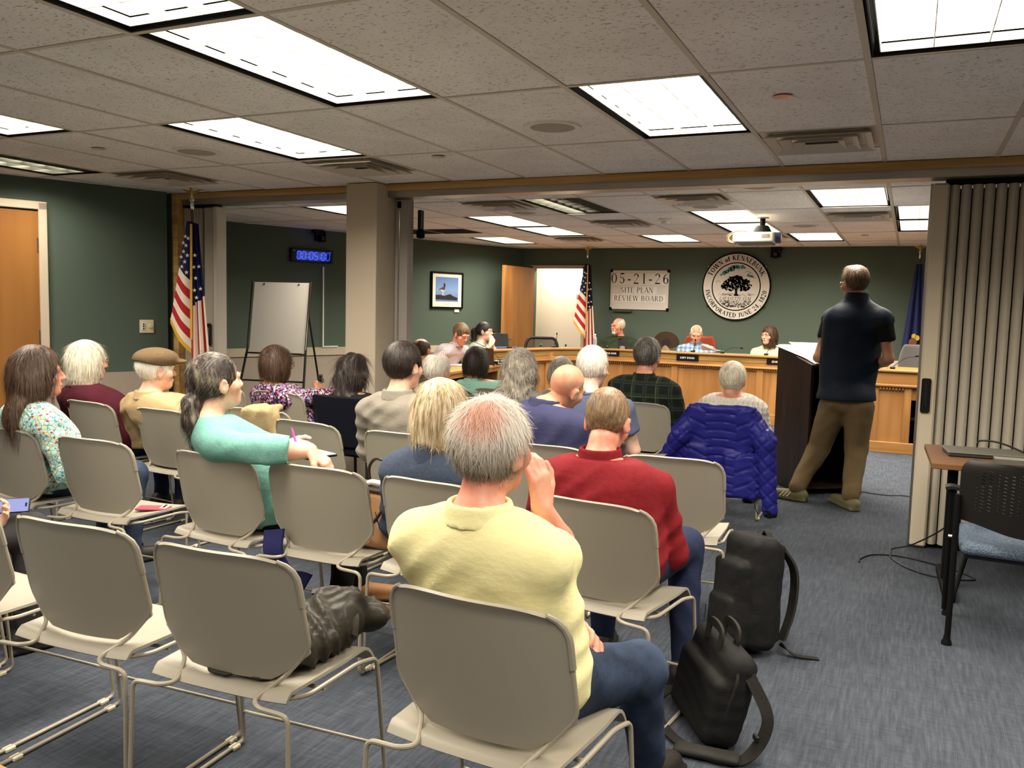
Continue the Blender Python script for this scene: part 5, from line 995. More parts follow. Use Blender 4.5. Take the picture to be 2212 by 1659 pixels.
def make_hair(style, hm, t, h, R, s, hh=.007, seed=1, n=1500, opt=None):
    o_ = opt or {}; rs = np.random.default_rng(seed); th = o_.get('t', .013); low = {'bob': -.17, 'bobshort': -.13, 'long': -.42, 'wavy': -.24, 'pony': -.24, 'lowpony': -.27}.get(style, -.12)
    S = Sdf((-.15, -.20, low - .02), (.15, .13, .16), hh); S.ell((0, -.016, .032), (.075 + th, .095 + th, .088 + th * 1.1), 0); L, lift, down, jit, ca, seg, cr = .035, .25, .9, .25, 0, 3, (0, -.03, .13)
    face = lambda k=.015, c=(0, .118, -.045), r=(.080, .080, .118): S.ell(c, r, k, 's')
    ears = lambda: [S.ell((q * .088, .008, -.018), (.024, .030, .044), .01, 's') for q in (-1, 1)]
    nape = lambda d=.022: S.plane((0, .5, -.866), d, .006)
    if style == 'short': face(); nape(o_.get('nape', .022)); ears()
    elif style == 'quiff': S.ell((0, .045, .105), (.055, .05, .035), .02); face(c=(0, .122, -.05), r=(.08, .075, .112)); nape(); ears()
    elif style == 'thin': face(c=(0, .11, -.03), r=(.085, .085, .13)); nape(o_.get('nape', .030)); ears(); L = .045; jit = .4; lift = .45
    elif style == 'fringe': S.ell((0, o_.get('by', .015), .112), (o_.get('bx', .066), o_.get('bl', .098), o_.get('bz', .085)), .008, 's'); face(c=(0, .115, -.03), r=(.09, .1, .13)); nape(o_.get('nape', .024)); ears(); L = .025
    elif style in ('bob', 'bobshort'):
        zb = o_.get('zb', -.125 if style == 'bob' else -.085); S.ell((0, -.022, -.02), (.098, .105, .115), .03); S.cone((0, -.03, -.03), (0, -.035, zb), .098, .094, .03, sc_=(1, .95, 1)); face(.012, (0, .125, -.06), (.078, .085, .14)); S.plane((0, -.15, -.99), -zb * .99 + .01, .012); L = .07; lift = .12; down = 1.6; jit = .12; seg = 4
    elif style == 'wavy':
        S.ell((0, -.03, -.02), (.115, .115, .125), .03); S.cone((0, -.04, -.03), (0, -.055, -.165), .112, .120, .03, sc_=(1, .85, 1)); face(.012, (0, .125, -.06), (.078, .085, .15)); S.plane((0, 0, -1), .195, .02)
        S.disp(lambda X, Y, Z: np.clip((.07 - Z) / .09, 0, 1) * (.008 * np.sin(70 * Z + 5 * np.sin(22 * X) + 3 * np.sin(19 * Y)) + .005 * np.sin(60 * X + 40 * Y + 25 * Z))); L = .07; lift = .35; down = 1.4; jit = .35; ca = .01; seg = 5
    elif style == 'long':
        S.ell((0, -.03, -.02), (.102, .112, .12), .03); zb = o_.get('zb', -.34); S.cone((0, -.055, -.05), (o_.get('dx', 0), -.115, zb + .06), .092, .085, .04, sc_=(1.1, .62, 1)); face(.012, (0, .125, -.06), (.078, .085, .16)); S.plane((0, 0, -1), -zb, .02)
        wv = o_.get('wave', .002); S.disp(lambda X, Y, Z: wv * (np.sin(45 * Z + 6 * np.sin(18 * X)) + .7 * np.sin(55 * X + 20 * Z + 2 * np.sin(30 * Z)))); L = .10; lift = .10 + wv * 30; down = 2.2; jit = .12 + wv * 30; ca = wv * 1.6; seg = 5
    elif style in ('pony', 'lowpony'):
        face(.012, (0, .134, -.062), (.080, .080, .118)); ears(); nape(.04); L = .06; lift = .03; down = .4; jit = .06; cr = (0, .10, .10)
        if style == 'lowpony': S.ell((0, -.118, -.068), (.042, .045, .045), .03); S.ell((0, -.130, -.130), (.045, .040, .055), .02); S.cone((0, -.135, -.15), (.01, -.135, -.215), .034, .018, .02); cr = (0, .12, .06)
        else: S.ell((0, -.125, .01), (.035, .045, .04), .03); S.cone((0, -.15, 0), (0, -.155, -.16), .045, .03, .03)
    S.disp(lambda X, Y, Z: .0011 * np.sin(np.arctan2(X, -Y + .03) * 55 + 2.5 * np.sin(30 * Z)) + .0012 * nz(X, Y, Z, 60, seed))
    if o_.get('part'): S.disp(lambda X, Y, Z: .006 * np.exp(-((X - o_['part']) / .006) ** 2) * (Z > .03))
    V, F = S.mesh(); V = relax(V, F, 1, .4)
    if style in ('bob', 'bobshort', 'wavy', 'long'):                       # ragged ends instead of a flat cut
        pass
    Vs, Fs = strands(V, F, n, o_.get('L', L), o_.get('lift', lift), cr, down, .0009 if hh < .008 else .0013, rs, o_.get('jit', jit), ca, seg)
    me = np_mesh('hair', np.concatenate([V, Vs]) * s, np.concatenate([F, Fs + len(V)]), hm, True); o = bpy.data.objects.new('hair', me); COL.objects.link(o); o.parent = t
    o.matrix_local = Matrix.Translation(Vector(h)) @ Matrix([list(r) for r in R]).to_4x4(); return o
def person(label, loc, yaw, head, hd=(0, 0, 0), sh=.19, tb=1.0, bel=0.0, top=None, sleeve='long', collar='crew', bottom=None, sk=None, hair=None, hm=None, hopt=None, hn=1500, s=1.0, arms=None, ov=None, h=.0125, face=False, vis_hands=(), e=.012, wr=.004, shoes=None, seed=1, headless=False, neck=.052, jaw=1.0, hem=.50, collar_mat=None, glasses=None, lips=True, brow=None, back=0.0, legs=True, tuck=False, tx=.016, nose=1.0):
    yaw = math.radians(yaw); Rr = rotz(yaw); Ri = Rr.T; loc = np.array([loc[0], loc[1], 0.0]); Lc = lambda p: Ri @ (np.array(p, float) - loc)
    t = thing('person', label, 'person', tuple(loc), yaw)
    hl = Lc(head); Rh = Ri @ rotz(math.radians(hd[0])) @ rotx(math.radians(hd[1])) @ roty(math.radians(hd[2]))
    J = {}; J['pel'] = np.array([0, .035, .545]); J['nt'] = hl + Rh @ np.array([0, -.028, -.075]) * s
    J['nb'] = J['nt'] + np.array([0, -.028, -.095]) if not (ov and 'nb' in ov) else Lc(ov['nb'])
    if ov and 'pel' in ov: J['pel'] = Lc(ov['pel'])
    up = unit(J['nb'] - J['pel'])
    for q, nm in ((-1, 'L'), (1, 'R')):
        J['S' + nm] = J['nb'] + np.array([q * sh, .01, -.072]); J['E' + nm] = J['S' + nm] + np.array([q * .055, .075, -.25]); J['W' + nm] = np.array([q * .075, .27, .615]); J['D' + nm] = np.array([-q * .5, .8, -.25]); J['N' + nm] = np.array([0, .2, 1.0])
        J['H' + nm] = J['pel'] + np.array([q * .088, .015, -.018]); J['K' + nm] = np.array([q * .135, .43, .505]); J['A' + nm] = np.array([q * .135, .41, .095]); J['T' + nm] = np.array([q * .155, .56, .035])
        if tuck: J['K' + nm][1] = .30; J['A' + nm][1] = .20; J['T' + nm][1] = .34
    for k, v in (ov or {}).items(): J[k] = Lc(v)
    for nm, (el, wr_, dr, nr) in (arms or {}).items(): J['E' + nm] = Lc(el); J['W' + nm] = Lc(wr_); J['D' + nm] = Ri @ np.array(dr, float); J['N' + nm] = Ri @ np.array(nr, float)
    pel, nb = J['pel'], J['nb']; lp = lambda f: pel + (nb - pel) * f; tl = np.linalg.norm(nb - pel)
    def torso(S, x=0.0):
        S.ell(pel, (.165 * tb + x, .125 + bel * .5 + x, .105 + x), .0); S.ell(lp(.36) + np.array([0, .022 + bel * .4, 0]), (.156 * tb + x, .112 + bel + x, .19 + x), .07); S.ell(lp(.66) + np.array([0, .008 - back, 0]), (.162 * tb * (sh / .19) ** .5 + x, .112 + x, .27 * tl + .02 + x), .06)
        S.ell(lp(.86) + np.array([0, -.008 - back, 0]), (.85 * sh + x, .082 + x, .085 + x), .05); S.cone(J['SL'], J['SR'], .050 + x * .8, .050 + x * .8, .04)
        for q in (-1, 1): S.cone(pel + np.array([q * .088 * tb, .0, .06]), lp(.80) + np.array([q * .62 * sh, -.004 - back, 0]), .082 + x, .070 + x, .06)
        for nm in 'LR': S.cone(nb + np.array([0, -.002, .012]), nb + (J['S' + nm] - nb) * .78, .042 + x * .5, .046 + x * .8, .04)
    def arm(S, nm, x, stop=None, taper=1.0):
        a, b, c = J['S' + nm], J['E' + nm], J['W' + nm]; S.cone(a, b, .047 * taper + x, .040 * taper + x, .03)
        if stop is None: S.cone(b, b + (c - b) * .35, .041 * taper + x, .043 * taper + x, .015); S.cone(b + (c - b) * .35, c, .043 * taper + x, .027 * taper + x, .015)
        elif stop > 1: S.cone(b, b + (c - b) * (stop - 1), .044 * taper + x, (.044 - .015 * (stop - 1)) * taper + x, .015)
    def leg(S, nm, x):
        S.cone(J['H' + nm], J['K' + nm], .082 * (tb * .5 + .5) + x, .058 + x, .03); S.cone(J['K' + nm], J['A' + nm], .058 + x, .040 + x * .8, .025)
    pts = np.array([J[k] for k in J if k[0] in 'SEWHKApn' or k in ('TL', 'TR')] + [hl]); lo = pts.min(0) - .2; hi = pts.max(0) + .2; lo[2] = max(lo[2], -.02)
    if not legs: lo[2] = max(lo[2], .36); hi[1] = min(hi[1], max(.35, J['WL'][1] + .15, J['WR'][1] + .15))
    if not legs: pass
    fine = [(hl, .135 * s, .0062 if face else .0088)] + [(J['W' + nm] + unit(J['D' + nm]) * .07, .115, .0058) for nm in vis_hands]
    S = Sdf(lo, hi, h, fine); torso(S); S.cone(nb, J['nt'], .062 if neck > .05 else .056, neck, .03)
    for nm in 'LR':
        arm(S, nm, 0); hand_sdf(S, J['W' + nm], J['D' + nm], J['N' + nm], 1 if nm == 'L' else -1)
        if legs: leg(S, nm, 0); S.cone(J['A' + nm] - np.array([0, 0, .045]), J['T' + nm], .030, .022, .02)
    head_sdf(S, hl, Rh, s, face, jaw, nose); sobj('body', S, sk, t, it=1)
    # ---- clothes
    S = Sdf(lo, hi, h if not vis_hands else h); torso(S, e)
    if sleeve != 'vest':
        stop = {'long': 1.93, 'elbow': 1.42, 'short': .55}[sleeve]
        for nm in 'LR':
            Q = Sdf(lo, hi, h); x = e + .004
            if stop > 1: arm(Q, nm, x, min(stop, 2)); c = J['E' + nm] + (J['W' + nm] - J['E' + nm]) * (stop - 1); n_ = unit(J['W' + nm] - J['E' + nm])
            else: arm(Q, nm, x + .008, .5); c = J['S' + nm] + (J['E' + nm] - J['S' + nm]) * stop; n_ = unit(J['E' + nm] - J['S' + nm])
            Q.plane(n_, float(n_ @ c), .006); S._m((slice(None),) * 3, Q.D, .022, 'u')
    ph = seed * 1.3
    def folds(X, Y, Z):
        low = np.clip(1.25 - (Z - pel[2]) / tl * 1.05, .12, 1); m = np.clip(.55 + 1.1 * nz(X, Y, Z, 8, ph), 0, 1); q = 34 * Z + 3.2 * np.sin(6 * X + ph) + 2.5 * np.sin(7 * Y - ph) + 11 * np.abs(X)
        q2 = 26 * (X - .6 * Z) + 3 * np.sin(9 * Z + ph) + 8 * Y; m2 = np.clip(.3 + 1.2 * nz(X, Y, Z, 6.5, ph + 2.1), 0, 1)
        return 1.7 * wr * (1.7 * (np.abs(np.sin(q)) - .6) * m * low + 1.1 * (np.abs(np.sin(q2)) - .6) * m2 + .5 * nz(X, Y, Z, 24, ph))
    S.disp(folds)
    S.plane((0, 0, -1), -hem, .004); k_ = unit(unit(J['nt'] - nb) * .25 + np.array([0, -.10, .75])); S.plane(k_, float(k_ @ (nb + k_ * .034)), .004)
    if collar in ('polo', 'stand', 'shirt'):
        hgt = {'polo': .052, 'stand': .068, 'shirt': .056}[collar]; Q = Sdf(nb - .19, nb + .19, .0065); a = nb - k_ * .045 + np.array([0, .008, 0]); b = nb + k_ * (.01 + hgt) + np.array([0, .006, 0]); r0, r1 = (.108, .076) if collar != 'stand' else (.100, .078)
        Q.cone(a, b, r0, r1, 0); Q.cone(a - k_ * .02, b + k_ * .02, r0 - .018, r1 - .017, .0, 's'); Q.plane(k_, float(k_ @ (nb + k_ * hgt)), .004); Q.plane(-k_, float(-k_ @ (nb + k_ * (-.004 if collar != 'stand' else -.03))), .004); Q.plane((0, .86, .5), float(np.array([0, .86, .5]) @ (nb + np.array([0, .10, .03]))), .006)
        sobj('collar', Q, collar_mat or top, t)
    elif collar == 'crew':
        c = nb + k_ * .022; a1 = unit(np.cross(k_, [0, 1, 0])); a2 = np.cross(k_, a1); obj('neckband', MB().tube([c + .068 * (a1 * math.cos(q) + a2 * math.sin(q)) for q in np.linspace(0, 2 * PI, 28, endpoint=False)], .0095, 8, closed=True), collar_mat or top, t)
    sobj('top', S, top, t)
    if legs and bottom is not None:
        S = Sdf(lo, np.array([hi[0], hi[1], max(pel[2] + .18, .7)]), h); S.ell(pel, (.165 * tb + .006, .125 + bel * .5 + .006, .11), 0)
        S.ell(lp(.22), (.158 * tb + .010, .118 + bel + .008, .10), .04)
        for q in (-1, 1): S.cone(pel + np.array([q * .088 * tb, 0, .04]), lp(.26) + np.array([q * .09 * tb, 0, 0]), .094, .088, .04)
        for nm in 'LR': leg(S, nm, tx)
        S.disp(lambda X, Y, Z: .005 * nz(X, Y, Z, 20, ph) + .006 * (np.abs(np.sin(24 * Z + 16 * Y + 3 * np.sin(9 * X + ph))) - .6) * np.clip(.5 + nz(X, Y, Z, 9, ph), 0, 1))
        S.plane((0, 0, 1), float(pel[2] + .085), .004); S.plane((0, 0, -1), -.065, .004); sobj('trousers', S, bottom, t)
        for nm in 'LR':
            a, b = J['A' + nm], J['T' + nm]; d = unit((b - a) * np.array([1, 1, 0])); Q = Sdf(np.minimum(a, b) - .13, np.maximum(a, b) + .13, .0095); heel = np.array([a[0], a[1], 0]) - d * .045; toe = np.array([b[0], b[1], 0]) + d * .035
            Q.cone(heel + [0, 0, .05], toe + [0, 0, .034], .047, .037, 0); Q.rbox((heel + toe) / 2 + [0, 0, .014], (.046, np.linalg.norm(toe - heel) / 2 + .04, .014), .012, .004, R=np.array([[d[1], d[0], 0], [-d[0], d[1], 0], [0, 0, 1.0]])); Q.cone(np.array([a[0], a[1], .06]) - d * .01, np.array([a[0], a[1], .105]), .046, .044, .03); Q.plane((0, 0, -1), -.002, .004); Q.plane((0, 0, 1), .115, .004); sobj('shoe', Q, shoes or SHOE, t)
    if hair: make_hair(hair, hm, t, hl, Rh, s, .0062 if h < .0125 else .0085, seed, hn, hopt)
    P = lambda q: hl + Rh @ (np.array(q, float) * s)
    if face:
        for q in (-1, 1):
            m = MB(); m.lathe([(.001, -.0125), (.009, -.009), (.0125, 0), (.009, .009), (.0068, .0106)], 14, mi=0); m.lathe([(.0066, .0104), (.003, .0124), (.001, .0126)], 14, mi=1); o = obj('eye', m, [M('eye_white', (226, 220, 212), .3), M('iris', (46, 38, 34), .2)], t); o.matrix_local = Matrix.Translation(Vector(P((q * .0315, .0755, .003)))) @ Matrix([list(r) for r in (Rh @ rotx(-PI / 2 + (-.35 if hd[1] < -15 else 0)))]).to_4x4()
            obj('eyebrow', MB().tube([P((q * .016, .0985, .021)), P((q * .032, .0975, .026)), P((q * .047, .085, .021))], [.003, .0038, .002], 6), brow or hm or SHOE, t); obj('eyelid', MB().tube([P((q * .018, .0880, .0085)), P((q * .031, .0915, .0118)), P((q * .045, .081, .0085))], .0026, 6), sk, t)
        obj('lips', MB().tube([P((-.023, .0915, -.0625)), P((-.008, .0972, -.0600)), P((.008, .0972, -.0600)), P((.023, .0915, -.0625))], [.002, .0045, .0045, .002], 6), M('lip', (176, 96, 86), .4), t)
    if glasses:
        g_ = MB(); 
        for q in (-1, 1): g_.tube([P((q * .034 + .023 * math.cos(a_), .110 - .012 * abs(math.cos(a_)) * (1 if q * math.cos(a_) > 0 else 0), .001 + .019 * math.sin(a_))) for a_ in np.linspace(0, 2 * PI, 18, endpoint=False)], .0016, 6, closed=True); g_.tube([P((q * .056, .099, .006)), P((q * .078, .04, .008)), P((q * .084, -.01, .004))], .0016, 6)
        g_.tube([P((-.011, .112, .004)), P((0, .115, .007)), P((.011, .112, .004))], .0015, 6); obj('glasses', g_, glasses, t)
    person.torso = torso
    return t, J, hl, Rh, P
SHOE = M('dark_shoe', (36, 32, 30), .5)
FAIR = skin('fair', (222, 178, 154), (206, 150, 126)); RUDDY = skin('ruddy', (216, 158, 134), (202, 126, 104)); TAN = skin('tan', (200, 150, 122), (186, 128, 100)); OLIVE = skin('olive', (188, 140, 112), (170, 118, 92)); PALE = skin('pale', (232, 196, 176), (220, 170, 150))
H_SALT = hairmat('salt', (96, 88, 78), (160, 150, 136), (214, 206, 194)); H_WHITE = hairmat('white', (196, 188, 176), (226, 220, 208), (244, 240, 232)); H_BLONDE = hairmat('blonde', (136, 116, 86), (188, 168, 132), (226, 214, 190)); H_BROWN = hairmat('brown', (40, 27, 20), (66, 46, 33), (98, 72, 52)); H_DARK = hairmat('dark', (20, 15, 12), (34, 25, 20), (58, 44, 35))
H_GREY = hairmat('grey', (104, 96, 86), (150, 142, 130), (194, 186, 172)); H_STEEL = hairmat('steel', (58, 54, 50), (92, 88, 82), (136, 130, 122)); H_SILVERB = hairmat('silver_blonde', (170, 158, 136), (214, 206, 184), (240, 236, 222)); H_SANDY = hairmat('sandy', (120, 92, 66), (158, 126, 92), (188, 156, 118)); H_STREAK = hairmat('streaked', (26, 20, 17), (50, 41, 35), (126, 116, 104), (60, 60, 5))
# ---- cloth
def cloth(name, rgb, rough=.85, bsc=420, bs=.25, var=.08, vs=10):
    if name in MATS: return MATS[name]
    g = Nodes(name); c = srgb(*rgb); co = g.coord(); col = c
    if var: col = g.ramp(g.noise(co, vs, 4), [(.3, tuple(x * (1 - var) for x in c[:3]) + (1,)), (.7, tuple(min(1, x * (1 + var)) for x in c[:3]) + (1,))])
    b1 = g.n('Bump'); b1.inputs['Strength'].default_value = .45; b1.inputs['Distance'].default_value = .012; g.set(b1.inputs['Height'], g.noise(g.coord(scale=(9, 9, 15)), 1.0, 4, .55)); b2 = g.bump(g.noise(co, bsc, 3), bs, .0015); g.set(b2.inputs['Normal'], b1.outputs[0])
    MATS[name] = g.done(col, rough, spec=.15); return MATS[name]
def plaid(name, base, cols, scale=1.0, ang=0.0):                              # cols: (freq, width, colour, phase)
    g = Nodes(name); X = g.sep(g.coord(rot=(0, ang, 0))); col = srgb(*base)
    for fr_, wd, c, ph in cols:
        for ax in (0, 2):
            f = g.math('FRACT', g.math('MULTIPLY_ADD', X[ax], fr_ * scale, ph)); d = g.math('ABSOLUTE', g.math('SUBTRACT', f, .5)); m = g.math('MULTIPLY', g.math('LESS_THAN', d, wd), .55); col = g.mix(m, col, srgb(*c))
    g.bump(g.noise(g.coord(), 400, 2), .2, .001); return g.done(col, .85, spec=.12)
def print_cloth(name, ground, cells, scale=60, edge=None, stretch=(1, 1, 1), thr=.5):
    g = Nodes(name); co = g.coord(scale=stretch); v = g.n('TexVoronoi'); g.set(v.inputs['Vector'], co); v.inputs['Scale'].default_value = scale; rnd = g.sep(v.outputs['Color'])
    cc = g.ramp(rnd[0], [(k / len(cells), srgb(*c)) for k, c in enumerate(cells)], 'CONSTANT'); on = g.math('LESS_THAN', v.outputs['Distance'], thr); gm = g.mix(on, srgb(*ground), cc)
    if edge:
        d = g.n('TexVoronoi'); d.feature = 'DISTANCE_TO_EDGE'; g.set(d.inputs['Vector'], co); d.inputs['Scale'].default_value = scale * .6; gm = g.mix(g.math('LESS_THAN', d.outputs['Distance'], .05), gm, srgb(*edge))
    g.bump(g.noise(g.coord(), 300, 2), .2, .001); return g.done(gm, .8, spec=.15)
def denim(name, a, b):
    g = Nodes(name); co = g.coord(); f = g.math('ADD', g.math('MULTIPLY', g.noise(co, 7, 4), .8), g.math('MULTIPLY', g.noise(g.coord(scale=(500, 500, 120)), 1, 2), .3)); g.bump(g.noise(co, 600, 2), .3, .001); return g.done(g.ramp(f, [(.35, srgb(*a)), (.75, srgb(*b))]), .85, spec=.12)
DENIM = denim('blue_denim', (26, 33, 48), (64, 78, 102)); DNAVY = cloth('navy_cotton', (34, 42, 66)); DGREY = cloth('charcoal_cotton', (52, 50, 52)); DBLACK = cloth('black_cotton', (18, 18, 20)); KHAKI = cloth('olive_khaki', (104, 88, 62))
C_YEL = cloth('pale_yellow_pique', (230, 222, 168), .8, 700, .3, .03); C_RED = cloth('red_marl', (116, 25, 32), .8, 300, .3, .12, 60); C_FLEECE = cloth('blue_fleece', (58, 67, 84), .95, 260, .8, .16, 90); C_AQUA = cloth('aqua_knit', (108, 158, 149), .95, 300, .6, .10, 70); C_INDIGO = cloth('indigo_shirt', (52, 54, 86), .7, 300, .1, .05); C_SLATE = cloth('slate_tee', (84, 94, 122), .85, 300, .3)
C_GREY = cloth('warm_grey_shirt', (132, 125, 115), .75, 300, .15, .05); C_MAROON = cloth('maroon_knit', (70, 24, 36), .9, 300, .5); C_TAN = cloth('tan_windbreaker', (176, 152, 114), .6, 300, .12, .05); C_BLACK = cloth('black_top', (20, 20, 22), .85, 300, .3); C_SEA = cloth('sea_green_fleece', (138, 184, 168), .95, 260, .7, .12, 80); C_MIDG = cloth('mid_grey_knit', (126, 122, 118), .9, 260, .5)
C_PLAID = plaid('dark_green_plaid', (26, 30, 28), [(11, .17, (48, 60, 46), 0), (11, .03, (96, 106, 76), .12), (5.5, .06, (20, 24, 38), .3)]); C_BCHECK = plaid('blue_check', (176, 206, 232), [(15, .25, (56, 78, 120), 0)]); C_CHECK = plaid('small_mauve_check', (196, 180, 180), [(60, .18, (90, 70, 88), 0)])
C_FLORAL = print_cloth('purple_floral', (30, 22, 34), [(206, 150, 190), (150, 110, 176), (230, 206, 210), (96, 60, 110), (180, 90, 130), (110, 130, 180), (216, 190, 170)], 72, (24, 18, 26), (1, 1, .75), .62); C_PATT = print_cloth('sailboat_print', (178, 216, 204), [(178, 216, 204), (190, 40, 60), (178, 216, 204), (240, 204, 96), (60, 130, 176), (214, 236, 226), (240, 170, 140), (178, 216, 204), (240, 244, 240)], 62, (96, 150, 150), (1, 1, 1.3), .5)
def stripes(name, a, b, fr_): g = Nodes(name); x = g.sep(g.coord())[0]; f = g.math('FRACT', g.math('MULTIPLY', x, fr_)); return g.done(g.mix(g.math('LESS_THAN', f, .35), srgb(*a), srgb(*b)), .8, spec=.15)
C_STRIPE = stripes('pale_green_stripe', (224, 222, 186), (150, 154, 110), 42); C_DGREEN = cloth('dark_green_jersey', (44, 54, 36)); C_SAGE = cloth('sage_knit', (170, 182, 166)); C_NAVYV = cloth('navy_vest', (22, 32, 46), .6, 200, .2); C_BLKPOLO = cloth('black_polo', (20, 20, 18))
def cable(name, rgb): g = Nodes(name); X = g.sep(g.coord()); f = g.math('SINE', g.math('MULTIPLY', X[0], 190.0)); f2 = g.math('SINE', g.math('ADD', g.math('MULTIPLY', X[2], 150.0), g.math('MULTIPLY', g.math('ABSOLUTE', f), 2.0))); g.bump(g.math('ADD', f, g.math('MULTIPLY', f2, .5)), .8, .004); return g.done(srgb(*rgb), .9, spec=.1)
C_CABLE = cable('white_cable_knit', (206, 202, 194))
PDAT = []
GLS = M('thin_dark_glasses', (40, 34, 30), .3, metal=.5); GLR = M('rose_glasses', (150, 70, 60), .3); GLG = M('gold_glasses', (190, 160, 110), .25, metal=1)
H_BROWNL = hairmat('light_brown', (60, 44, 30), (92, 70, 48), (126, 100, 70))
def special_hair():
    g = Nodes('hair_thinning_salt_and_pepper'); X = g.sep(g.coord()); n1 = g.noise(g.coord(scale=(95, 95, 9)), 1.0, 3, .6)
    f = g.math('ADD', g.math('MULTIPLY_ADD', X[2], 3.0, .28), g.math('MULTIPLY', n1, .5)); col = g.ramp(f, [(.22, srgb(66, 60, 54)), (.42, srgb(150, 142, 130)), (.66, srgb(220, 212, 202))])
    d = g.n('VectorMath', operation='DISTANCE'); g.set(d.inputs[0], g.coord()); d.inputs[1].default_value = (.028, -.080, .090); m = g.ramp(g.math('ADD', d.outputs['Value'], g.math('MULTIPLY', n1, .05)), [(.055, (.75, .75, .75, 1)), (.10, (0, 0, 0, 1))]); g.bump(n1, .6, .003)
    return g.done(g.mix(m, col, srgb(214, 150, 126)), .5, spec=.3)
H_YEL = special_hair(); H_MOUSE = hairmat('mouse_brown', (96, 76, 56), (130, 106, 80), (160, 134, 104))
W3 = lambda x, y, z: np.array([x, y, z], float)
# --- nearest rows
person('man in pale yellow polo seen from behind, head propped on his right hand', (-.875, 1.90), 0, aty(1064, 968, 1.87), (-14, 4, 4), .172, 1.16, .03, C_YEL, 'short', 'polo', DENIM, RUDDY, 'thin', H_YEL, {'t': .012, 'nape': .040, 'lift': .35, 'L': .042}, 5200, 1.02, h=.0098, vis_hands=('R', 'L'), hem=.46, wr=.0062, e=.016, seed=3, shoes=SHOE,
    arms={'R': (aty(1222, 1205, 2.13), aty(1170, 1096, 2.02), (-.06, -.10, 1), (.9, -.4, .1)), 'L': (W3(-1.115, 2.0, .70), aty(1212, 1352, 2.12), (.95, -.1, .0), (.1, .8, .5))},
    ov={'KR': aty(1378, 1446, 2.24), 'AR': atz(1400, 1640, .11), 'TR': atz(1440, 1650, .04), 'KL': W3(-.93, 2.34, .50), 'AL': W3(-.95, 2.30, .095), 'TL': W3(-.97, 2.45, .035)})
person('person in charcoal trousers holding the lit phone, mostly outside the picture', (-3.47, 1.92), -10, W3(-3.47, 1.93, 1.14), (-10, -25, 0), .19, 1.0, .02, C_BLACK, 'long', 'crew', DGREY, FAIR, 'short', H_BROWN, None, 600, 1.0, h=.013, vis_hands=('R',), seed=4,
    arms={'R': (W3(-3.44, 2.0, .66), aty(-34, 1140, 2.15), aty(24, 1104, 2.21) - aty(-34, 1140, 2.15), (-.5, .5, -.7))})
person('woman in sailboat-print blouse with long brown hair and black headband', (-4.10, 2.98), -12, aty(84, 806, 2.92), (-34, 2, 0), .18, 1.05, .03, C_PATT, 'long', 'crew', DENIM, RUDDY, 'long', H_BROWN, {'zb': -.27, 'dx': .04, 't': .018, 'wave': .0012}, 2600, 1.06, h=.0115, face=True, e=.018, wr=.005, seed=5, hem=.46)
tw = person('woman in aqua cardigan with low grey-streaked ponytail leaning on the next chair back', (-2.70, 3.05), -34, aty(468, 826, 2.90), (-24, 9, 0), .185, 1.18, .03, C_AQUA, 'elbow', 'none', DBLACK, FAIR, 'lowpony', H_STREAK, {'t': .013}, 2600, 1.06, h=.0108, face=True, e=.018, wr=.005, seed=6, vis_hands=('R', 'L'), hem=.45, nose=.8,
    arms={'R': (aty(588, 972, 2.74), aty(672, 976, 2.84), (.80, .25, -.55), (.3, -.1, .9)), 'L': (aty(556, 962, 3.12), aty(616, 966, 3.02), (.9, -.2, .18), (.1, -.75, .6))},
    ov={'KR': W3(-2.36, 3.30, .50), 'AR': W3(-2.38, 3.26, .10), 'TR': W3(-2.22, 3.31, .04), 'KL': W3(-2.48, 3.44, .50), 'AL': W3(-2.44, 3.48, .10), 'TL': W3(-2.29, 3.56, .04)}, shoes=M('tan_sandal', (126, 86, 50), .6))
person('woman in blue fleece with straight blonde bob', (-1.615, 2.98), -3, aty(957, 893, 2.96), (-10, -3, 0), .18, 1.08, .03, C_FLEECE, 'long', 'stand', DNAVY, FAIR, 'bob', H_BLONDE, {'zb': -.12, 't': .016, 'part': .012}, 3600, 1.06, h=.0112, e=.02, wr=.0045, seed=7)
person('man in red pullover bent forward, balding with short light brown hair', (-.965, 2.98), 2, aty(1312, 912, 3.14), (2, -24, 0), .215, 1.12, .04, C_RED, 'long', 'stand', DNAVY, RUDDY, 'fringe', H_MOUSE, {'by': .045, 'bl': .085, 'bx': .06, 'bz': .07, 't': .008, 'nape': .028, 'L': .018}, 3000, 1.04, h=.0108, e=.018, wr=.0075, seed=8, back=.02,
    ov={'KR': W3(-.78, 3.40, .53), 'AR': W3(-.74, 3.30, .095), 'TR': W3(-.72, 3.45, .035)})
# --- third row
person('woman in maroon top with white-blonde bob and glasses', (-4.74, 3.98), -12, aty(190, 782, 3.95), (-22, 0, 0), .175, 1.08, .02, C_MAROON, 'long', 'crew', DNAVY, RUDDY, 'bob', H_SILVERB, {'zb': -.12, 't': .018}, 2600, 1.08, h=.0125, face=True, e=.016, seed=9, glasses=GLG)
cp = person('man in tan jacket and brown flat cap with white hair', (-4.08, 3.96), -12, aty(338, 800, 3.94), (-27, 0, 0), .205, 1.15, .05, C_TAN, 'long', 'shirt', KHAKI, FAIR, 'short', H_WHITE, {'t': .012, 'nape': .030}, 1500, 1.06, h=.012, face=True, e=.026, wr=.007, seed=10, collar_mat=C_TAN)
person('man in warm grey shirt with short dark hair', (-2.38, 3.96), -4, aty(873, 792, 3.98), (-12, 0, 0), .20, 1.1, .03, C_GREY, 'long', 'shirt', DNAVY, FAIR, 'short', H_DARK, {'t': .016, 'nape': .024, 'L': .028}, 2400, 1.06, h=.0118, e=.02, wr=.006, seed=11)
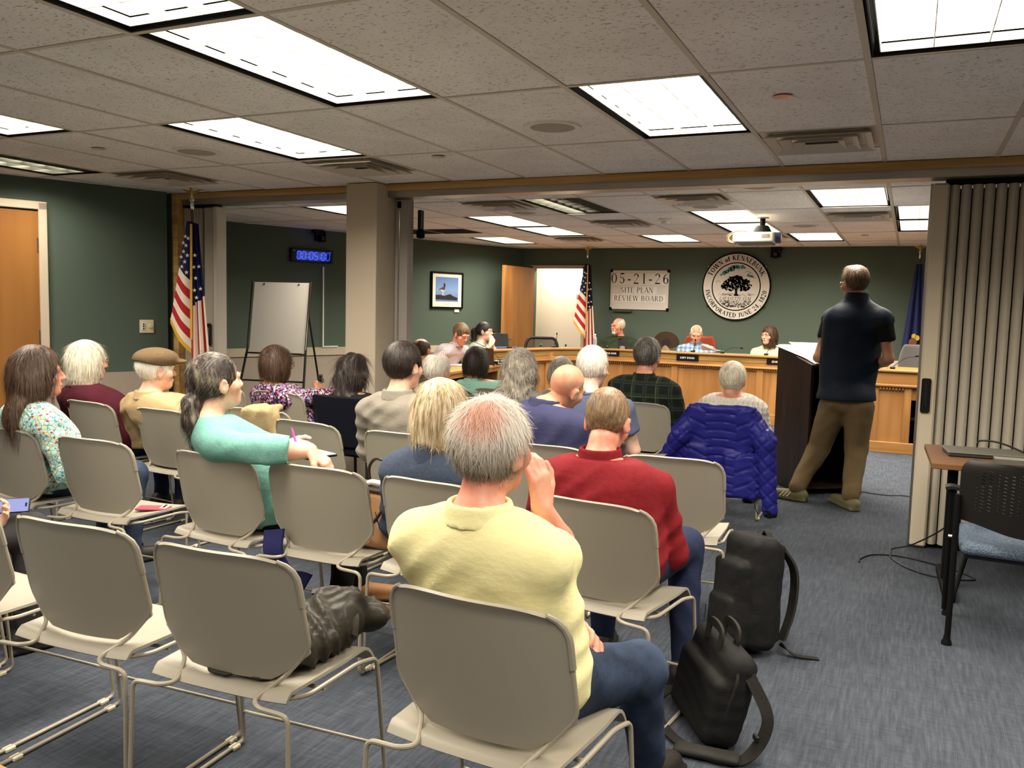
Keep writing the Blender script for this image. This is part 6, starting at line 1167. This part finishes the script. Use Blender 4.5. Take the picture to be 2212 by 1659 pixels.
person('bald man in indigo shirt tilting his head aside', (-1.60, 4.02), -8, aty(1224, 838, 4.16), (-22, -18, 17), .215, 1.1, .03, C_INDIGO, 'long', 'shirt', DNAVY, TAN, None, None, None, 0, 1.04, h=.0118, e=.018, wr=.0055, seed=12, back=.015, ov={'nb': aty(1172, 884, 4.05)})
# --- farther rows
person('white-haired man in slate T-shirt beyond the bald men', (-1.80, 4.98), 0, aty(1281, 795, 5.0), (-8, -6, 0), .225, 1.2, .04, C_SLATE, 'short', 'crew', DNAVY, PALE, 'short', H_WHITE, {'t': .014, 'nape': .03}, 1600, 1.06, h=.0125, e=.016, seed=13)
person('woman in purple floral blouse with dark bobbed hair', (-4.24, 5.18), -18, aty(600, 787, 5.10), (-24, 0, 0), .185, 1.15, .03, C_FLORAL, 'long', 'crew', DBLACK, OLIVE, 'bobshort', H_BROWN, {'zb': -.10, 't': .022}, 2200, 1.06, h=.0125, face=True, e=.018, seed=14, tuck=True, vis_hands=('R',), glasses=GLS,
    arms={'R': (W3(-3.93, 5.28, .78), aty(688, 862, 5.32), (.0, .1, 1), (.9, -.3, .0))})
person('woman in black with long dark curly hair', (-3.52, 5.05), -10, aty(765, 806, 5.10), (-4, 0, 0), .18, 1.05, .02, C_BLACK, 'long', 'crew', DBLACK, OLIVE, 'long', H_DARK, {'zb': -.235, 't': .022, 'wave': .006}, 2600, 1.04, h=.013, e=.016, seed=15)
person('balding white-fringed man in black jacket', (-3.02, 5.75), -8, aty(946, 800, 5.76), (-12, 0, 0), .20, 1.1, .03, C_BLACK, 'long', 'crew', DNAVY, FAIR, 'fringe', H_WHITE, {'by': .0, 'bl': .075, 'bx': .05, 'bz': .085, 't': .016, 'nape': .04, 'L': .045}, 1800, 1.06, h=.013, seed=16)
person('woman in sea green fleece with dark bowl-cut hair', (-3.02, 6.45), 0, aty(1031, 785, 6.42), (-4, -4, 0), .185, 1.1, .02, C_SEA, 'long', 'shirt', DBLACK, OLIVE, 'bobshort', H_DARK, {'zb': -.09, 't': .020}, 1600, 1.06, h=.0135, e=.02, seed=17)
person('woman with wavy shoulder-length grey hair', (-2.40, 5.35), 0, aty(1126, 796, 5.36), (-4, 0, 0), .18, 1.1, .02, C_MIDG, 'long', 'crew', DBLACK, FAIR, 'wavy', H_GREY, {'t': .020}, 3400, 1.04, h=.013, seed=18)
person('grey-haired person whose head just shows above the bald man', (-2.42, 6.75), 0, aty(1214, 806, 6.72), (-6, -5, 0), .18, 1.05, .02, C_MIDG, 'long', 'crew', DBLACK, FAIR, 'bobshort', H_GREY, {'t': .016, 'zb': -.07}, 1200, 1.06, h=.014, seed=19)
person('man in dark green plaid shirt with thick steel grey hair', (-1.77, 6.20), -4, aty(1399, 770, 6.22), (-8, -2, 0), .215, 1.12, .03, C_PLAID, 'long', 'shirt', DNAVY, RUDDY, 'short', H_STEEL, {'t': .020, 'nape': .030}, 1800, 1.06, h=.0125, e=.022, wr=.006, seed=20)
person('person in white cable-knit sweater with short silver hair', (-1.19, 6.44), 2, aty(1583, 822, 6.42), (-4, -3, 0), .185, 1.08, .02, C_CABLE, 'long', 'crew', KHAKI, RUDDY, 'short', H_SILVERB, {'t': .018, 'nape': .034}, 1600, 1.06, h=.0125, e=.02, seed=21, collar_mat=cloth('navy_band', (40, 40, 100)), ov={'nb': aty(1583, 862, 6.43)})
copy_tree(first, (-4.32, 7.35, 0), 0, 'chair holding the balding man behind the dark-haired man')
person('balding man mostly hidden behind the dark-haired man in grey', (-4.32, 7.35), 0, aty(912, 757, 7.36), (-6, 0, 0), .19, 1.05, .02, C_BLACK, 'long', 'crew', DBLACK, TAN, 'fringe', H_BROWN, {'t': .01}, 500, 1.0, h=.0145, seed=22)
# --- board and staff
person('man in small-checked shirt looking down at the staff table', (-5.52, 9.30), -100, aty(996, 722, 9.28), (-108, -26, 0), .20, 1.08, .03, C_CHECK, 'long', 'shirt', DNAVY, RUDDY, 'short', H_BROWNL, {'t': .014}, 900, 1.05, h=.0125, face=True, seed=23, vis_hands=('R',),
    arms={'R': (W3(-5.22, 9.0, .80), W3(-5.02, 8.72, .80), (.7, -.5, -.1), (0, 0, 1)), 'L': (W3(-5.30, 9.62, .80), W3(-5.06, 9.5, .80), (.8, -.5, -.1), (0, 0, 1))})
person('young woman clerk in sage top with dark ponytail and rose glasses', (-5.58, 10.42), -85, aty(1047, 716, 10.40), (-84, 2, 0), .165, .95, .0, C_SAGE, 'elbow', 'crew', DBLACK, PALE, 'pony', H_DARK, {'t': .011}, 900, 1.02, h=.0125, face=True, seed=24, vis_hands=('R', 'L'), glasses=GLR,
    arms={'R': (W3(-5.16, 10.18, .86), aty(1058, 747, 10.22), (.25, .15, 1), (.8, -.5, .0)), 'L': (W3(-5.16, 10.52, .86), aty(1064, 747, 10.46), (.2, -.2, 1), (.8, .5, .0))})
gx = aty(1335, 705, 12.34)
_g = person('bearded balding man in dark green jersey at the bench', (gx[0], 12.36), 180, gx, (146, 0, 0), .235, 1.2, .06, C_DGREEN, 'long', 'crew', DNAVY, RUDDY, 'fringe', H_SILVERB, {'by': .04, 'bl': .11, 'bz': .095, 'bx': .07, 't': .006, 'L': .01}, 500, 1.05, h=.0125, face=True, tuck=True, seed=25, jaw=1.08, brow=H_SANDY)
t, J, hl, Rh, P = _g; S = Sdf((-.08, .0, -.14), (.08, .14, -.03), .006); S.ell((0, .066, -.090), (.036, .031, .032), 0); S.cone((-.034, .074, -.052), (.034, .074, -.052), .013, .013, .02); S.ell((0, .10, -.064), (.018, .02, .007), .006, 's'); V, F = S.mesh(); o = obj('beard', np_mesh('beard', relax(V, F) * 1.05, F, H_SILVERB), H_SILVERB, t); o.matrix_local = Matrix.Translation(Vector(hl)) @ Matrix([list(r) for r in Rh]).to_4x4()
bx = aty(1504, 722, 12.32)
person('man in blue checked shirt reading at the bench', (bx[0] + .02, 12.36), 186, bx, (192, -16, 0), .215, 1.1, .02, C_BCHECK, 'long', 'shirt', DNAVY, RUDDY, 'fringe', H_SILVERB, {'by': .04, 'bl': .1, 'bz': .085, 'bx': .066, 't': .006, 'L': .01}, 500, 1.05, h=.0125, face=True, tuck=True, seed=26, glasses=GLG)
sx_ = aty(1661, 725, 12.16)
person('woman in pale green striped blouse with brown bob at the bench', (sx_[0], 12.22), 180, sx_, (150, 0, 0), .19, 1.08, .03, C_STRIPE, 'long', 'shirt', DNAVY, FAIR, 'bob', H_BROWN, {'zb': -.14, 't': .014}, 1400, 1.04, h=.0125, face=True, tuck=True, seed=27)
# --- standing speaker
C_FEET = dict(pel=aty(1826, 868, 7.22), nb=aty(1850, 655, 7.20), HL=aty(1800, 880, 7.24), HR=aty(1856, 880, 7.20), KL=aty(1768, 968, 7.36), AL=atz(1722, 1052, .11), TL=atz(1668, 1062, .04), KR=aty(1850, 968, 7.26), AR=atz(1838, 1070, .11), TR=atz(1838, 1070, .11) + W3(-.11, .17, -.07),
    SL=aty(1796, 690, 7.26), SR=aty(1908, 692, 7.12))
sp = person('man in black polo, navy vest and khakis standing at the lectern', (-.45, 7.2), 30, aty(1846, 612, 7.2), (38, -4, 0), .21, 1.05, .02, C_BLKPOLO, 'short', 'polo', KHAKI, OLIVE, 'quiff', H_BROWNL, {'t': .016}, 1800, 1.04, h=.0115, face=True, tx=.030, seed=28, vis_hands=('L',), glasses=GLG, hem=.90, e=.012, ov=C_FEET, shoes=cloth('olive_trainer', (110, 104, 76), .6),
    arms={'L': (aty(1768, 772, 7.18), aty(1786, 778, 7.42), (-.3, .9, .1), (-.3, 0, 1)), 'R': (aty(1920, 775, 7.12), aty(1895, 790, 7.36), (-.5, .8, 0), (0, 0, 1))})
t, J, hl, Rh, P = sp; S = Sdf(J['pel'] - np.array([.4, .3, .12]), J['nb'] + np.array([.4, .3, .2]), .011); x = .03; pel, nb = J['pel'], J['nb']; lp = lambda f: pel + (nb - pel) * f
person.torso(S, .040); S.ell(pel + np.array([0, -.03, .03]), (.205, .165, .15), .05)
S.cone(nb - np.array([0, 0, .02]), nb + np.array([0, .0, .07]), .105, .088, .02); S.cone(nb, nb + np.array([0, .01, .14]), .07, .074, 0, 's'); S.disp(lambda X, Y, Z: .004 * nz(X, Y, Z, 14, 2.0)); S.plane((0, 0, -1), -float(pel[2] + .02), .006); S.plane((0, 0, 1), float(nb[2] + .085), .006); sobj('vest', S, C_NAVYV, t)
for nm in 'L':
    a, b = J['A' + nm], J['T' + nm]; d_ = unit((b - a) * np.array([1, 1, 0])); sd = np.array([d_[1], -d_[0], 0])
    for q in (-1, 1):
        m = MB()
        for k in range(3): c = np.array([a[0], a[1], 0]) + d_ * (.06 + .028 * k); m.add([c + sd * q * .048 + np.array([0, 0, .03]), c + d_ * .013 + sd * q * .048 + np.array([0, 0, .03]), c - d_ * .022 + sd * q * .040 + np.array([0, 0, .075]), c - d_ * .035 + sd * q * .040 + np.array([0, 0, .075])], [(0, 1, 2, 3)])
        obj('shoe_stripe', m, M('cream_stripe', (220, 212, 176), .6), t, smooth=False)
# flat cap and headband
t, J, hl, Rh, P = cp; S = Sdf((-.15, -.17, -.02), (.15, .21, .19), .0075); S.ell((0, .0, .075), (.108, .128, .062), 0); S.ell((0, -.02, .06), (.102, .115, .07), .02); S.ell((0, .12, .052), (.075, .06, .016), .02); S.plane((0, -.22, -.975), -.030, .006); S.ell((0, -.016, .02), (.088, .108, .075), .0, 's')
S.disp(lambda X, Y, Z: .0025 * np.exp(-(X / .004) ** 2) + .0015 * nz(X, Y, Z, 30, 1.0)); V, F = S.mesh(); me = np_mesh('flat_cap', relax(V, F) * 1.06, F, cloth('brown_tweed', (104, 86, 64), .9, 260, .5, .2, 120)); o = bpy.data.objects.new('flat_cap', me); COL.objects.link(o); o.parent = t; o.matrix_local = Matrix.Translation(Vector(hl)) @ Matrix([list(r) for r in Rh]).to_4x4()
# ================================================================ bags, coats, phones
BAGK = cloth('black_nylon', (26, 26, 26), .7, 500, .3); BAGD = cloth('dark_grey_nylon', (40, 39, 36), .7, 500, .3); WEB = cloth('black_webbing', (34, 33, 31), .8, 700, .3)
def strap(path, w_, th, n=8):                                                  # flat webbing: path of (point, normal)
    P = [np.array(p, float) for p in smooth_path([q[0] for q in path], n)]; Nn = smooth_path([q[1] for q in path], n); m = MB(); vs = []
    for i, p in enumerate(P):
        tg = unit(P[min(i + 1, len(P) - 1)] - P[max(i - 1, 0)]); nn = unit(Nn[i]); sd = unit(np.cross(tg, nn))
        vs += [p - sd * w_ + nn * th, p + sd * w_ + nn * th, p + sd * w_ - nn * th, p - sd * w_ - nn * th]
    fs = [(4 * i + k, 4 * i + (k + 1) % 4, 4 * i + 4 + (k + 1) % 4, 4 * i + 4 + k) for i in range(len(P) - 1) for k in range(4)] + [(3, 2, 1, 0), tuple(range(len(vs) - 4, len(vs)))]
    return m.add(vs, fs)
# backpack leaning on the chair leg
t = thing('backpack', 'black backpack standing on the carpet against the empty chair', 'backpack', (-.60, 3.80, 0), math.radians(-52)); R = rotx(-.10) @ roty(-.12)
S = Sdf((-.28, -.24, -.01), (.28, .24, .62), .009); S.rbox((0, .03, .258), (.140, .075, .245), .045, R=R); S.rbox((0, -.06, .21), (.122, .04, .19), .03, .006, R=R); S.rbox((0, -.10, .13), (.108, .026, .11), .022, .004, R=R); S.rbox((0, .105, .26), (.12, .016, .21), .014, .006, R=R); S.disp(lambda X, Y, Z: .0035 * nz(X, Y, Z, 26, .4) + .0018 * nz(X, Y, Z, 70, 1.1)); S.plane((0, 0, -1), -.002, .006); sobj('pack', S, BAGK, t)
for s_ in (-1, 1): obj('shoulder_strap', strap([((s_ * .06, .13, .47), (0, 1, .2)), ((s_ * .085, .19, .36), (0, 1, 0)), ((s_ * .10, .18, .20), (0, 1, 0)), ((s_ * .13, .12, .07), (0, 1, 0))], .027, .006), BAGD, t)
obj('top_handle', strap([((-.04, .10, .475), (0, 0, 1)), ((0, .10, .52), (0, 0, 1)), ((.04, .10, .475), (0, 0, 1))], .014, .004), BAGD, t)
obj('blue_tag', MB().box((.07, .196, .25), (.022, .006, .10), .002), M('strap_blue', (40, 70, 170), .6), t); obj('zip_pull', MB().tube([(-.03, -.165, .19), (-.03, -.172, .13)], .003, 6), CHROME, t)
obj('webbing_tail', strap([((.12, .12, .05), (0, 1, 0)), ((.16, .17, .012), (0, 0, 1)), ((.20, .26, .005), (0, 0, 1))], .014, .002), WEB, t); obj('webbing_tail', strap([((-.10, .12, .05), (0, 1, 0)), ((-.12, .14, .01), (0, 0, 1)), ((-.22, .08, .005), (0, 0, 1)), ((-.32, .0, .005), (0, 0, 1))], .014, .002), WEB, t)
# messenger bag
t = thing('messenger_bag', 'black soft briefcase with shoulder strap slumped on the carpet', 'bag', (-.57, 2.99, 0), math.radians(-58)); R = rotx(-.22)
S = Sdf((-.3, -.24, -.01), (.3, .24, .45), .009); S.rbox((0, .02, .165), (.20, .055, .165), .045, R=R); S.rbox((0, -.045, .13), (.185, .03, .115), .028, .01, R=R); S.disp(lambda X, Y, Z: .006 * nz(X, Y, Z, 20, 1.4) + .002 * np.abs(np.sin(60 * Z + 12 * X))); S.plane((0, 0, -1), -.002, .006); sobj('case', S, BAGK, t)
obj('flap_edge', MB().tube(smooth_path([(-.19, -.02, .12), (-.185, .02, .28), (0, .03, .315), (.185, .02, .28), (.19, -.02, .12)], 8), .006, 6), BAGD, t)
for y in (.0, .06): obj('handle', strap([((-.06, y, .31), (0, 1, 0)), ((-.05, y + .01, .37), (0, 1, 0)), ((.05, y + .01, .37), (0, 1, 0)), ((.06, y, .31), (0, 1, 0))], .016, .005), BAGD, t)
obj('shoulder_strap', strap([((.19, .06, .27), (1, 0, 0)), ((.26, .10, .14), (1, 0, .3)), ((.27, .02, .02), (.3, 0, 1)), ((.22, -.10, .012), (0, 0, 1)), ((.06, -.17, .012), (0, 0, 1)), ((-.15, -.16, .012), (0, 0, 1)), ((-.28, -.06, .012), (0, 0, 1)), ((-.26, .04, .10), (-1, 0, .3)), ((-.19, .05, .22), (-1, 0, 0))], .020, .0025), WEB, t)
S = Sdf((.0, -.26, -.01), (.34, .1, .08), .009); S.rbox((.22, -.09, .02), (.035, .11, .014), .013, R=rotz(-.5)); sobj('shoulder_pad', S, BAGD, t); obj('buckle', MB().box((.265, .06, .09), (.03, .014, .02), .003), BLACK, t)
# crumpled jacket on the empty chair
t = thing('crumpled_jacket', 'crumpled dark olive jacket heaped on the empty front chair seat', 'jacket', (-1.665, 1.94, .442), math.radians(3)); OLV = cloth('dark_olive_nylon', (46, 43, 36), .42, 300, .1, .2, 14)
S = Sdf((-.2, -.25, -.02), (.32, .34, .30), .0085); S.ell((.10, .03, .055), (.125, .16, .070), 0); S.ell((.12, .14, .085), (.10, .12, .075), .04); S.ell((.08, -.07, .045), (.12, .08, .05), .03); S.cone((-.05, -.19, .018), (.10, -.16, .022), .024, .03, .02); S.cone((.03, .05, .095), (.16, .18, .13), .045, .035, .03); S.ell((.16, .24, .06), (.10, .07, .05), .03)
S.disp(lambda X, Y, Z: .022 * (np.abs(np.sin(36 * (X + .5 * Y) + 3 * np.sin(17 * Y) + 8 * Z)) - .55) * np.clip(.6 + nz(X, Y, Z, 12, .3), 0, 1) + .014 * (np.abs(np.sin(46 * (Y - .7 * X) + 3 * np.sin(21 * X))) - .55) * np.clip(.5 + nz(X, Y, Z, 15, 1.8), 0, 1) + .004 * nz(X, Y, Z, 55, 1.0)); S.rbox((0, -.27, .17), (.4, .11, .155), .005, .0, 's'); S.plane((0, 0, -1), -.004, .006); sobj('shell', S, OLV, t, it=0)
obj('belt', strap([((.05, .13, .150), (0, -.3, 1)), ((.12, .16, .160), (0, -.3, 1)), ((.20, .13, .115), (.5, 0, 1)), ((.235, .08, .06), (1, 0, .4))], .012, .003), OLV, t)
# blue quilted jacket over the chair
t = thing('quilted_jacket', 'royal blue quilted puffer jacket draped over a chair back', 'jacket', (-1.19, 6.42, -.035), math.radians(1)); PUF = cloth('royal_blue_nylon', (34, 34, 112), .4, 300, .08, .10, 20)
S = Sdf((-.52, -.48, .02), (.52, .06, .95), .0095); S.rbox((0, -.262, .60), (.245, .040, .27), .04, R=rotx(.12)); S.rbox((0, -.205, .815), (.24, .075, .032), .03, .03); S.cone((-.20, -.23, .765), (-.30, -.30, .62), .075, .08, .04); S.cone((-.30, -.30, .62), (-.40, -.30, .44), .08, .065, .03); S.cone((.20, -.23, .765), (.31, -.29, .62), .075, .08, .04); S.cone((.31, -.29, .62), (.37, -.31, .14), .078, .055, .03); S.rbox((.16, -.29, .36), (.13, .03, .16), .03, .03); S.rbox((-.2, -.285, .45), (.12, .03, .12), .03, .03)
def quilt(X, Y, Z):
    body = (np.abs(X + .0 * Z) < .20) & (Z > .33); q1 = np.abs(np.sin((Z + .25 * X * X * 4) * PI / .062)); q2 = np.minimum(np.abs(np.sin((X + Z) * PI / .10)), np.abs(np.sin((X - Z) * PI / .10))); q3 = np.abs(np.sin((Z - .45 * np.abs(X)) * PI / .11))
    q = np.where(np.abs(X) > .22, q2, np.where(np.abs(X) < .11, q1, q3)); return .010 * (1 - np.minimum(1, q * 2.2)) + .0035 * nz(X, Y, Z, 50, .8)
S.disp(quilt); S.rbox((0, -.17, .55), (.255, .05, .30), .02, .0, 's'); sobj('shell', S, PUF, t, it=0); obj('cuff', MB().lathe([(.045, .10), (.05, .12), (.05, .15)], 18, (.372, -.312, 0)), SOOT, t); obj('drawcord', MB().tube([(.26, -.31, .22), (.27, -.32, .15), (.29, -.32, .11)], .003, 6), SOOT, t)
# khaki coat over a chair
t = thing('draped_coat', 'khaki coat hung over the chair back beside the aqua cardigan', 'coat', (-3.70, 4.30, 0), math.radians(2)); KC = cloth('khaki_coat_cotton', (158, 140, 104), .8, 300, .15)
S = Sdf((-.1, -.42, .2), (.48, .15, 1.0), .011); S.rbox((.12, -.262, .60), (.11, .030, .24), .025, R=rotx(.12)); S.rbox((.12, -.205, .828), (.10, .070, .022), .02, .03); S.cone((.20, -.22, .79), (.34, -.27, .36), .042, .038, .03); S.disp(lambda X, Y, Z: .010 * (np.abs(np.sin(30 * X + 8 * Z + 3 * np.sin(11 * Z))) - .6) + .004 * nz(X, Y, Z, 25, .2)); S.rbox((.0, -.13, .56), (.25, .085, .25), .01, .0, 's'); sobj('shell', S, KC, t)
# handbag
t = thing('handbag', 'tan leather handbag with dark straps and gold ring on a chair seat', 'handbag', (-2.02, 3.03, .446), math.radians(-8)); LEA = M('tan_leather', (150, 112, 80), .45, var=.1, vs=14, bs=.2, bsc=160); DLE = M('dark_leather', (44, 32, 26), .45)
S = Sdf((-.24, -.16, -.01), (.24, .16, .34), .009); S.rbox((0, 0, .13), (.17, .065, .13), .04); S.disp(lambda X, Y, Z: (Z - .05) * .12 * np.ones_like(X) + .004 * nz(X, Y, Z, 16, .6)); S.plane((0, 0, -1), -.002, .004); S.plane((0, 0, 1), .245, .004); sobj('body', S, LEA, t); obj('rim', MB().box((0, 0, .246), (.29, .09, .022), .008), DLE, t)
for y in (-.06, .05): obj('strap', MB().tube(smooth_path([(-.09, y, .23), (-.07, y - .035, .33 if y > 0 else .16), (.0, y - .055, .38 if y > 0 else .08), (.08, y - .03, .33 if y > 0 else .16), (.10, y, .24)], 8), .007, 8), DLE, t)
obj('ring', MB().tube([(.0 + .03 * math.cos(q), -.088, .06 + .03 * math.sin(q)) for q in np.linspace(0, 2 * PI, 24, endpoint=False)], .004, 8, closed=True), GOLD, t); obj('zip_bar', MB().tube([(.05, -.08, .17), (.08, -.085, .10)], .005, 8), CHROME, t); obj('lining', M and MB().tube(smooth_path([(-.08, .0, .25), (-.03, -.01, .275), (.05, .0, .27)], 6), .012, 8), CREAM, t)
tag(obj('navy_scarf', strap([((-2.39, 2.80, .52), (0, -1, .2)), ((-2.37, 2.77, .43), (0, -1, 0)), ((-2.33, 2.80, .33), (0, -1, 0)), ((-2.27, 2.86, .28), (0, -1, .3))], .05, .006), cloth('navy_scarf_cloth', (34, 36, 78))), 'navy scarf end hanging between two chairs', 'scarf')
# phones, pen, notebook
def phone(loc, rz, label, case, tilt=0.0, roll=0.0, screen=None, Rm=None):
    t = thing('phone', label, 'phone', loc, rz); R = rotx(tilt) @ roty(roll) if Rm is None else Rm; obj('case', MB().box((0, 0, .005), (.077, .156, .010), .004, rot=R), case, t)
    if screen: o = obj('screen', MB().box(R @ np.array([0, 0, .0105]), (.069, .146, .0008), rot=R), screen, t, smooth=False); obj('camera_slot', MB().box(R @ np.array([0, .064, .0112]), (.02, .007, .0006), rot=R), SOOT, t, smooth=False)
    else: obj('camera_bump', MB().box(R @ np.array([0, .055, .0115]), (.066, .034, .004), .002, rot=R), CREAM if 'pink' in label else BLACK, t); [obj('lens', MB().lathe([(.007, 0), (.007, .002)], 12, R @ np.array([x, .055, .0135])), SOOT, t) for x in (-.02, 0, .02)]
phone((-3.335, 3.02, .446), math.radians(-62), 'pink cased phone lying on an empty chair seat', M('pink_case', (150, 70, 84), .4)); phone((-2.78, 4.08, .446), math.radians(-40), 'black phone lying on an empty chair seat', BLACK)
ph_ = aty(18, 1096, 2.22); n_ = unit((.42, -.40, .80)); l_ = np.array([.75, .55, .25]); l_ = unit(l_ - n_ * (l_ @ n_)); phone(tuple(ph_), 0, 'lit phone held up at the left picture edge', BLACK, screen=emit_mat('phone_screen', (.28, .36, .9, 1), .6), Rm=np.stack([np.cross(l_, n_), l_, n_], 1))
a = aty(641, 962, 2.96); b = aty(630, 924, 2.93); tag(obj('pen', MB().tube([a, a + (b - a) * .85, b], [.005, .0052, .0015], 10), M('pink_pen', (206, 90, 180), .35)), 'pink pen held by the woman in aqua cardigan', 'pen')
p = aty(660, 1003, 2.92); t = thing('notebook', 'white notebook under the arm of the woman in aqua', 'notebook', (p[0], p[1], .83), math.radians(-20)); obj('cover', MB().box((0, .02, 0), (.2, .15, .008), .002), SOOT, t); obj('page', MB().box((0, .02, .006), (.19, .14, .004), .001), M('white_paper', (238, 236, 230), .7), t)
p = aty(694, 822, 5.30); t = thing('folded_glasses', 'dark folded glasses in the hand of the woman in floral blouse', 'glasses', tuple(p), .4); obj('rim', MB().tube([(.02 * math.cos(q), 0, .018 * math.sin(q)) for q in np.linspace(0, 2 * PI, 16, endpoint=False)], .003, 6, closed=True), BLACK, t); obj('temple', MB().tube([(-.02, 0, 0), (-.03, .02, .07)], .003, 6), BLACK, t)
tag(obj('bracelet', MB().tube([aty(688, 858, 5.31) + np.array([.036 * math.cos(q), .036 * math.sin(q), .008 * math.sin(q)]) for q in np.linspace(0, 2 * PI, 20, endpoint=False)], .005, 6, closed=True), M('pearl', (226, 206, 186), .3)), 'pale bracelet on the wrist of the woman in floral blouse', 'bracelet')
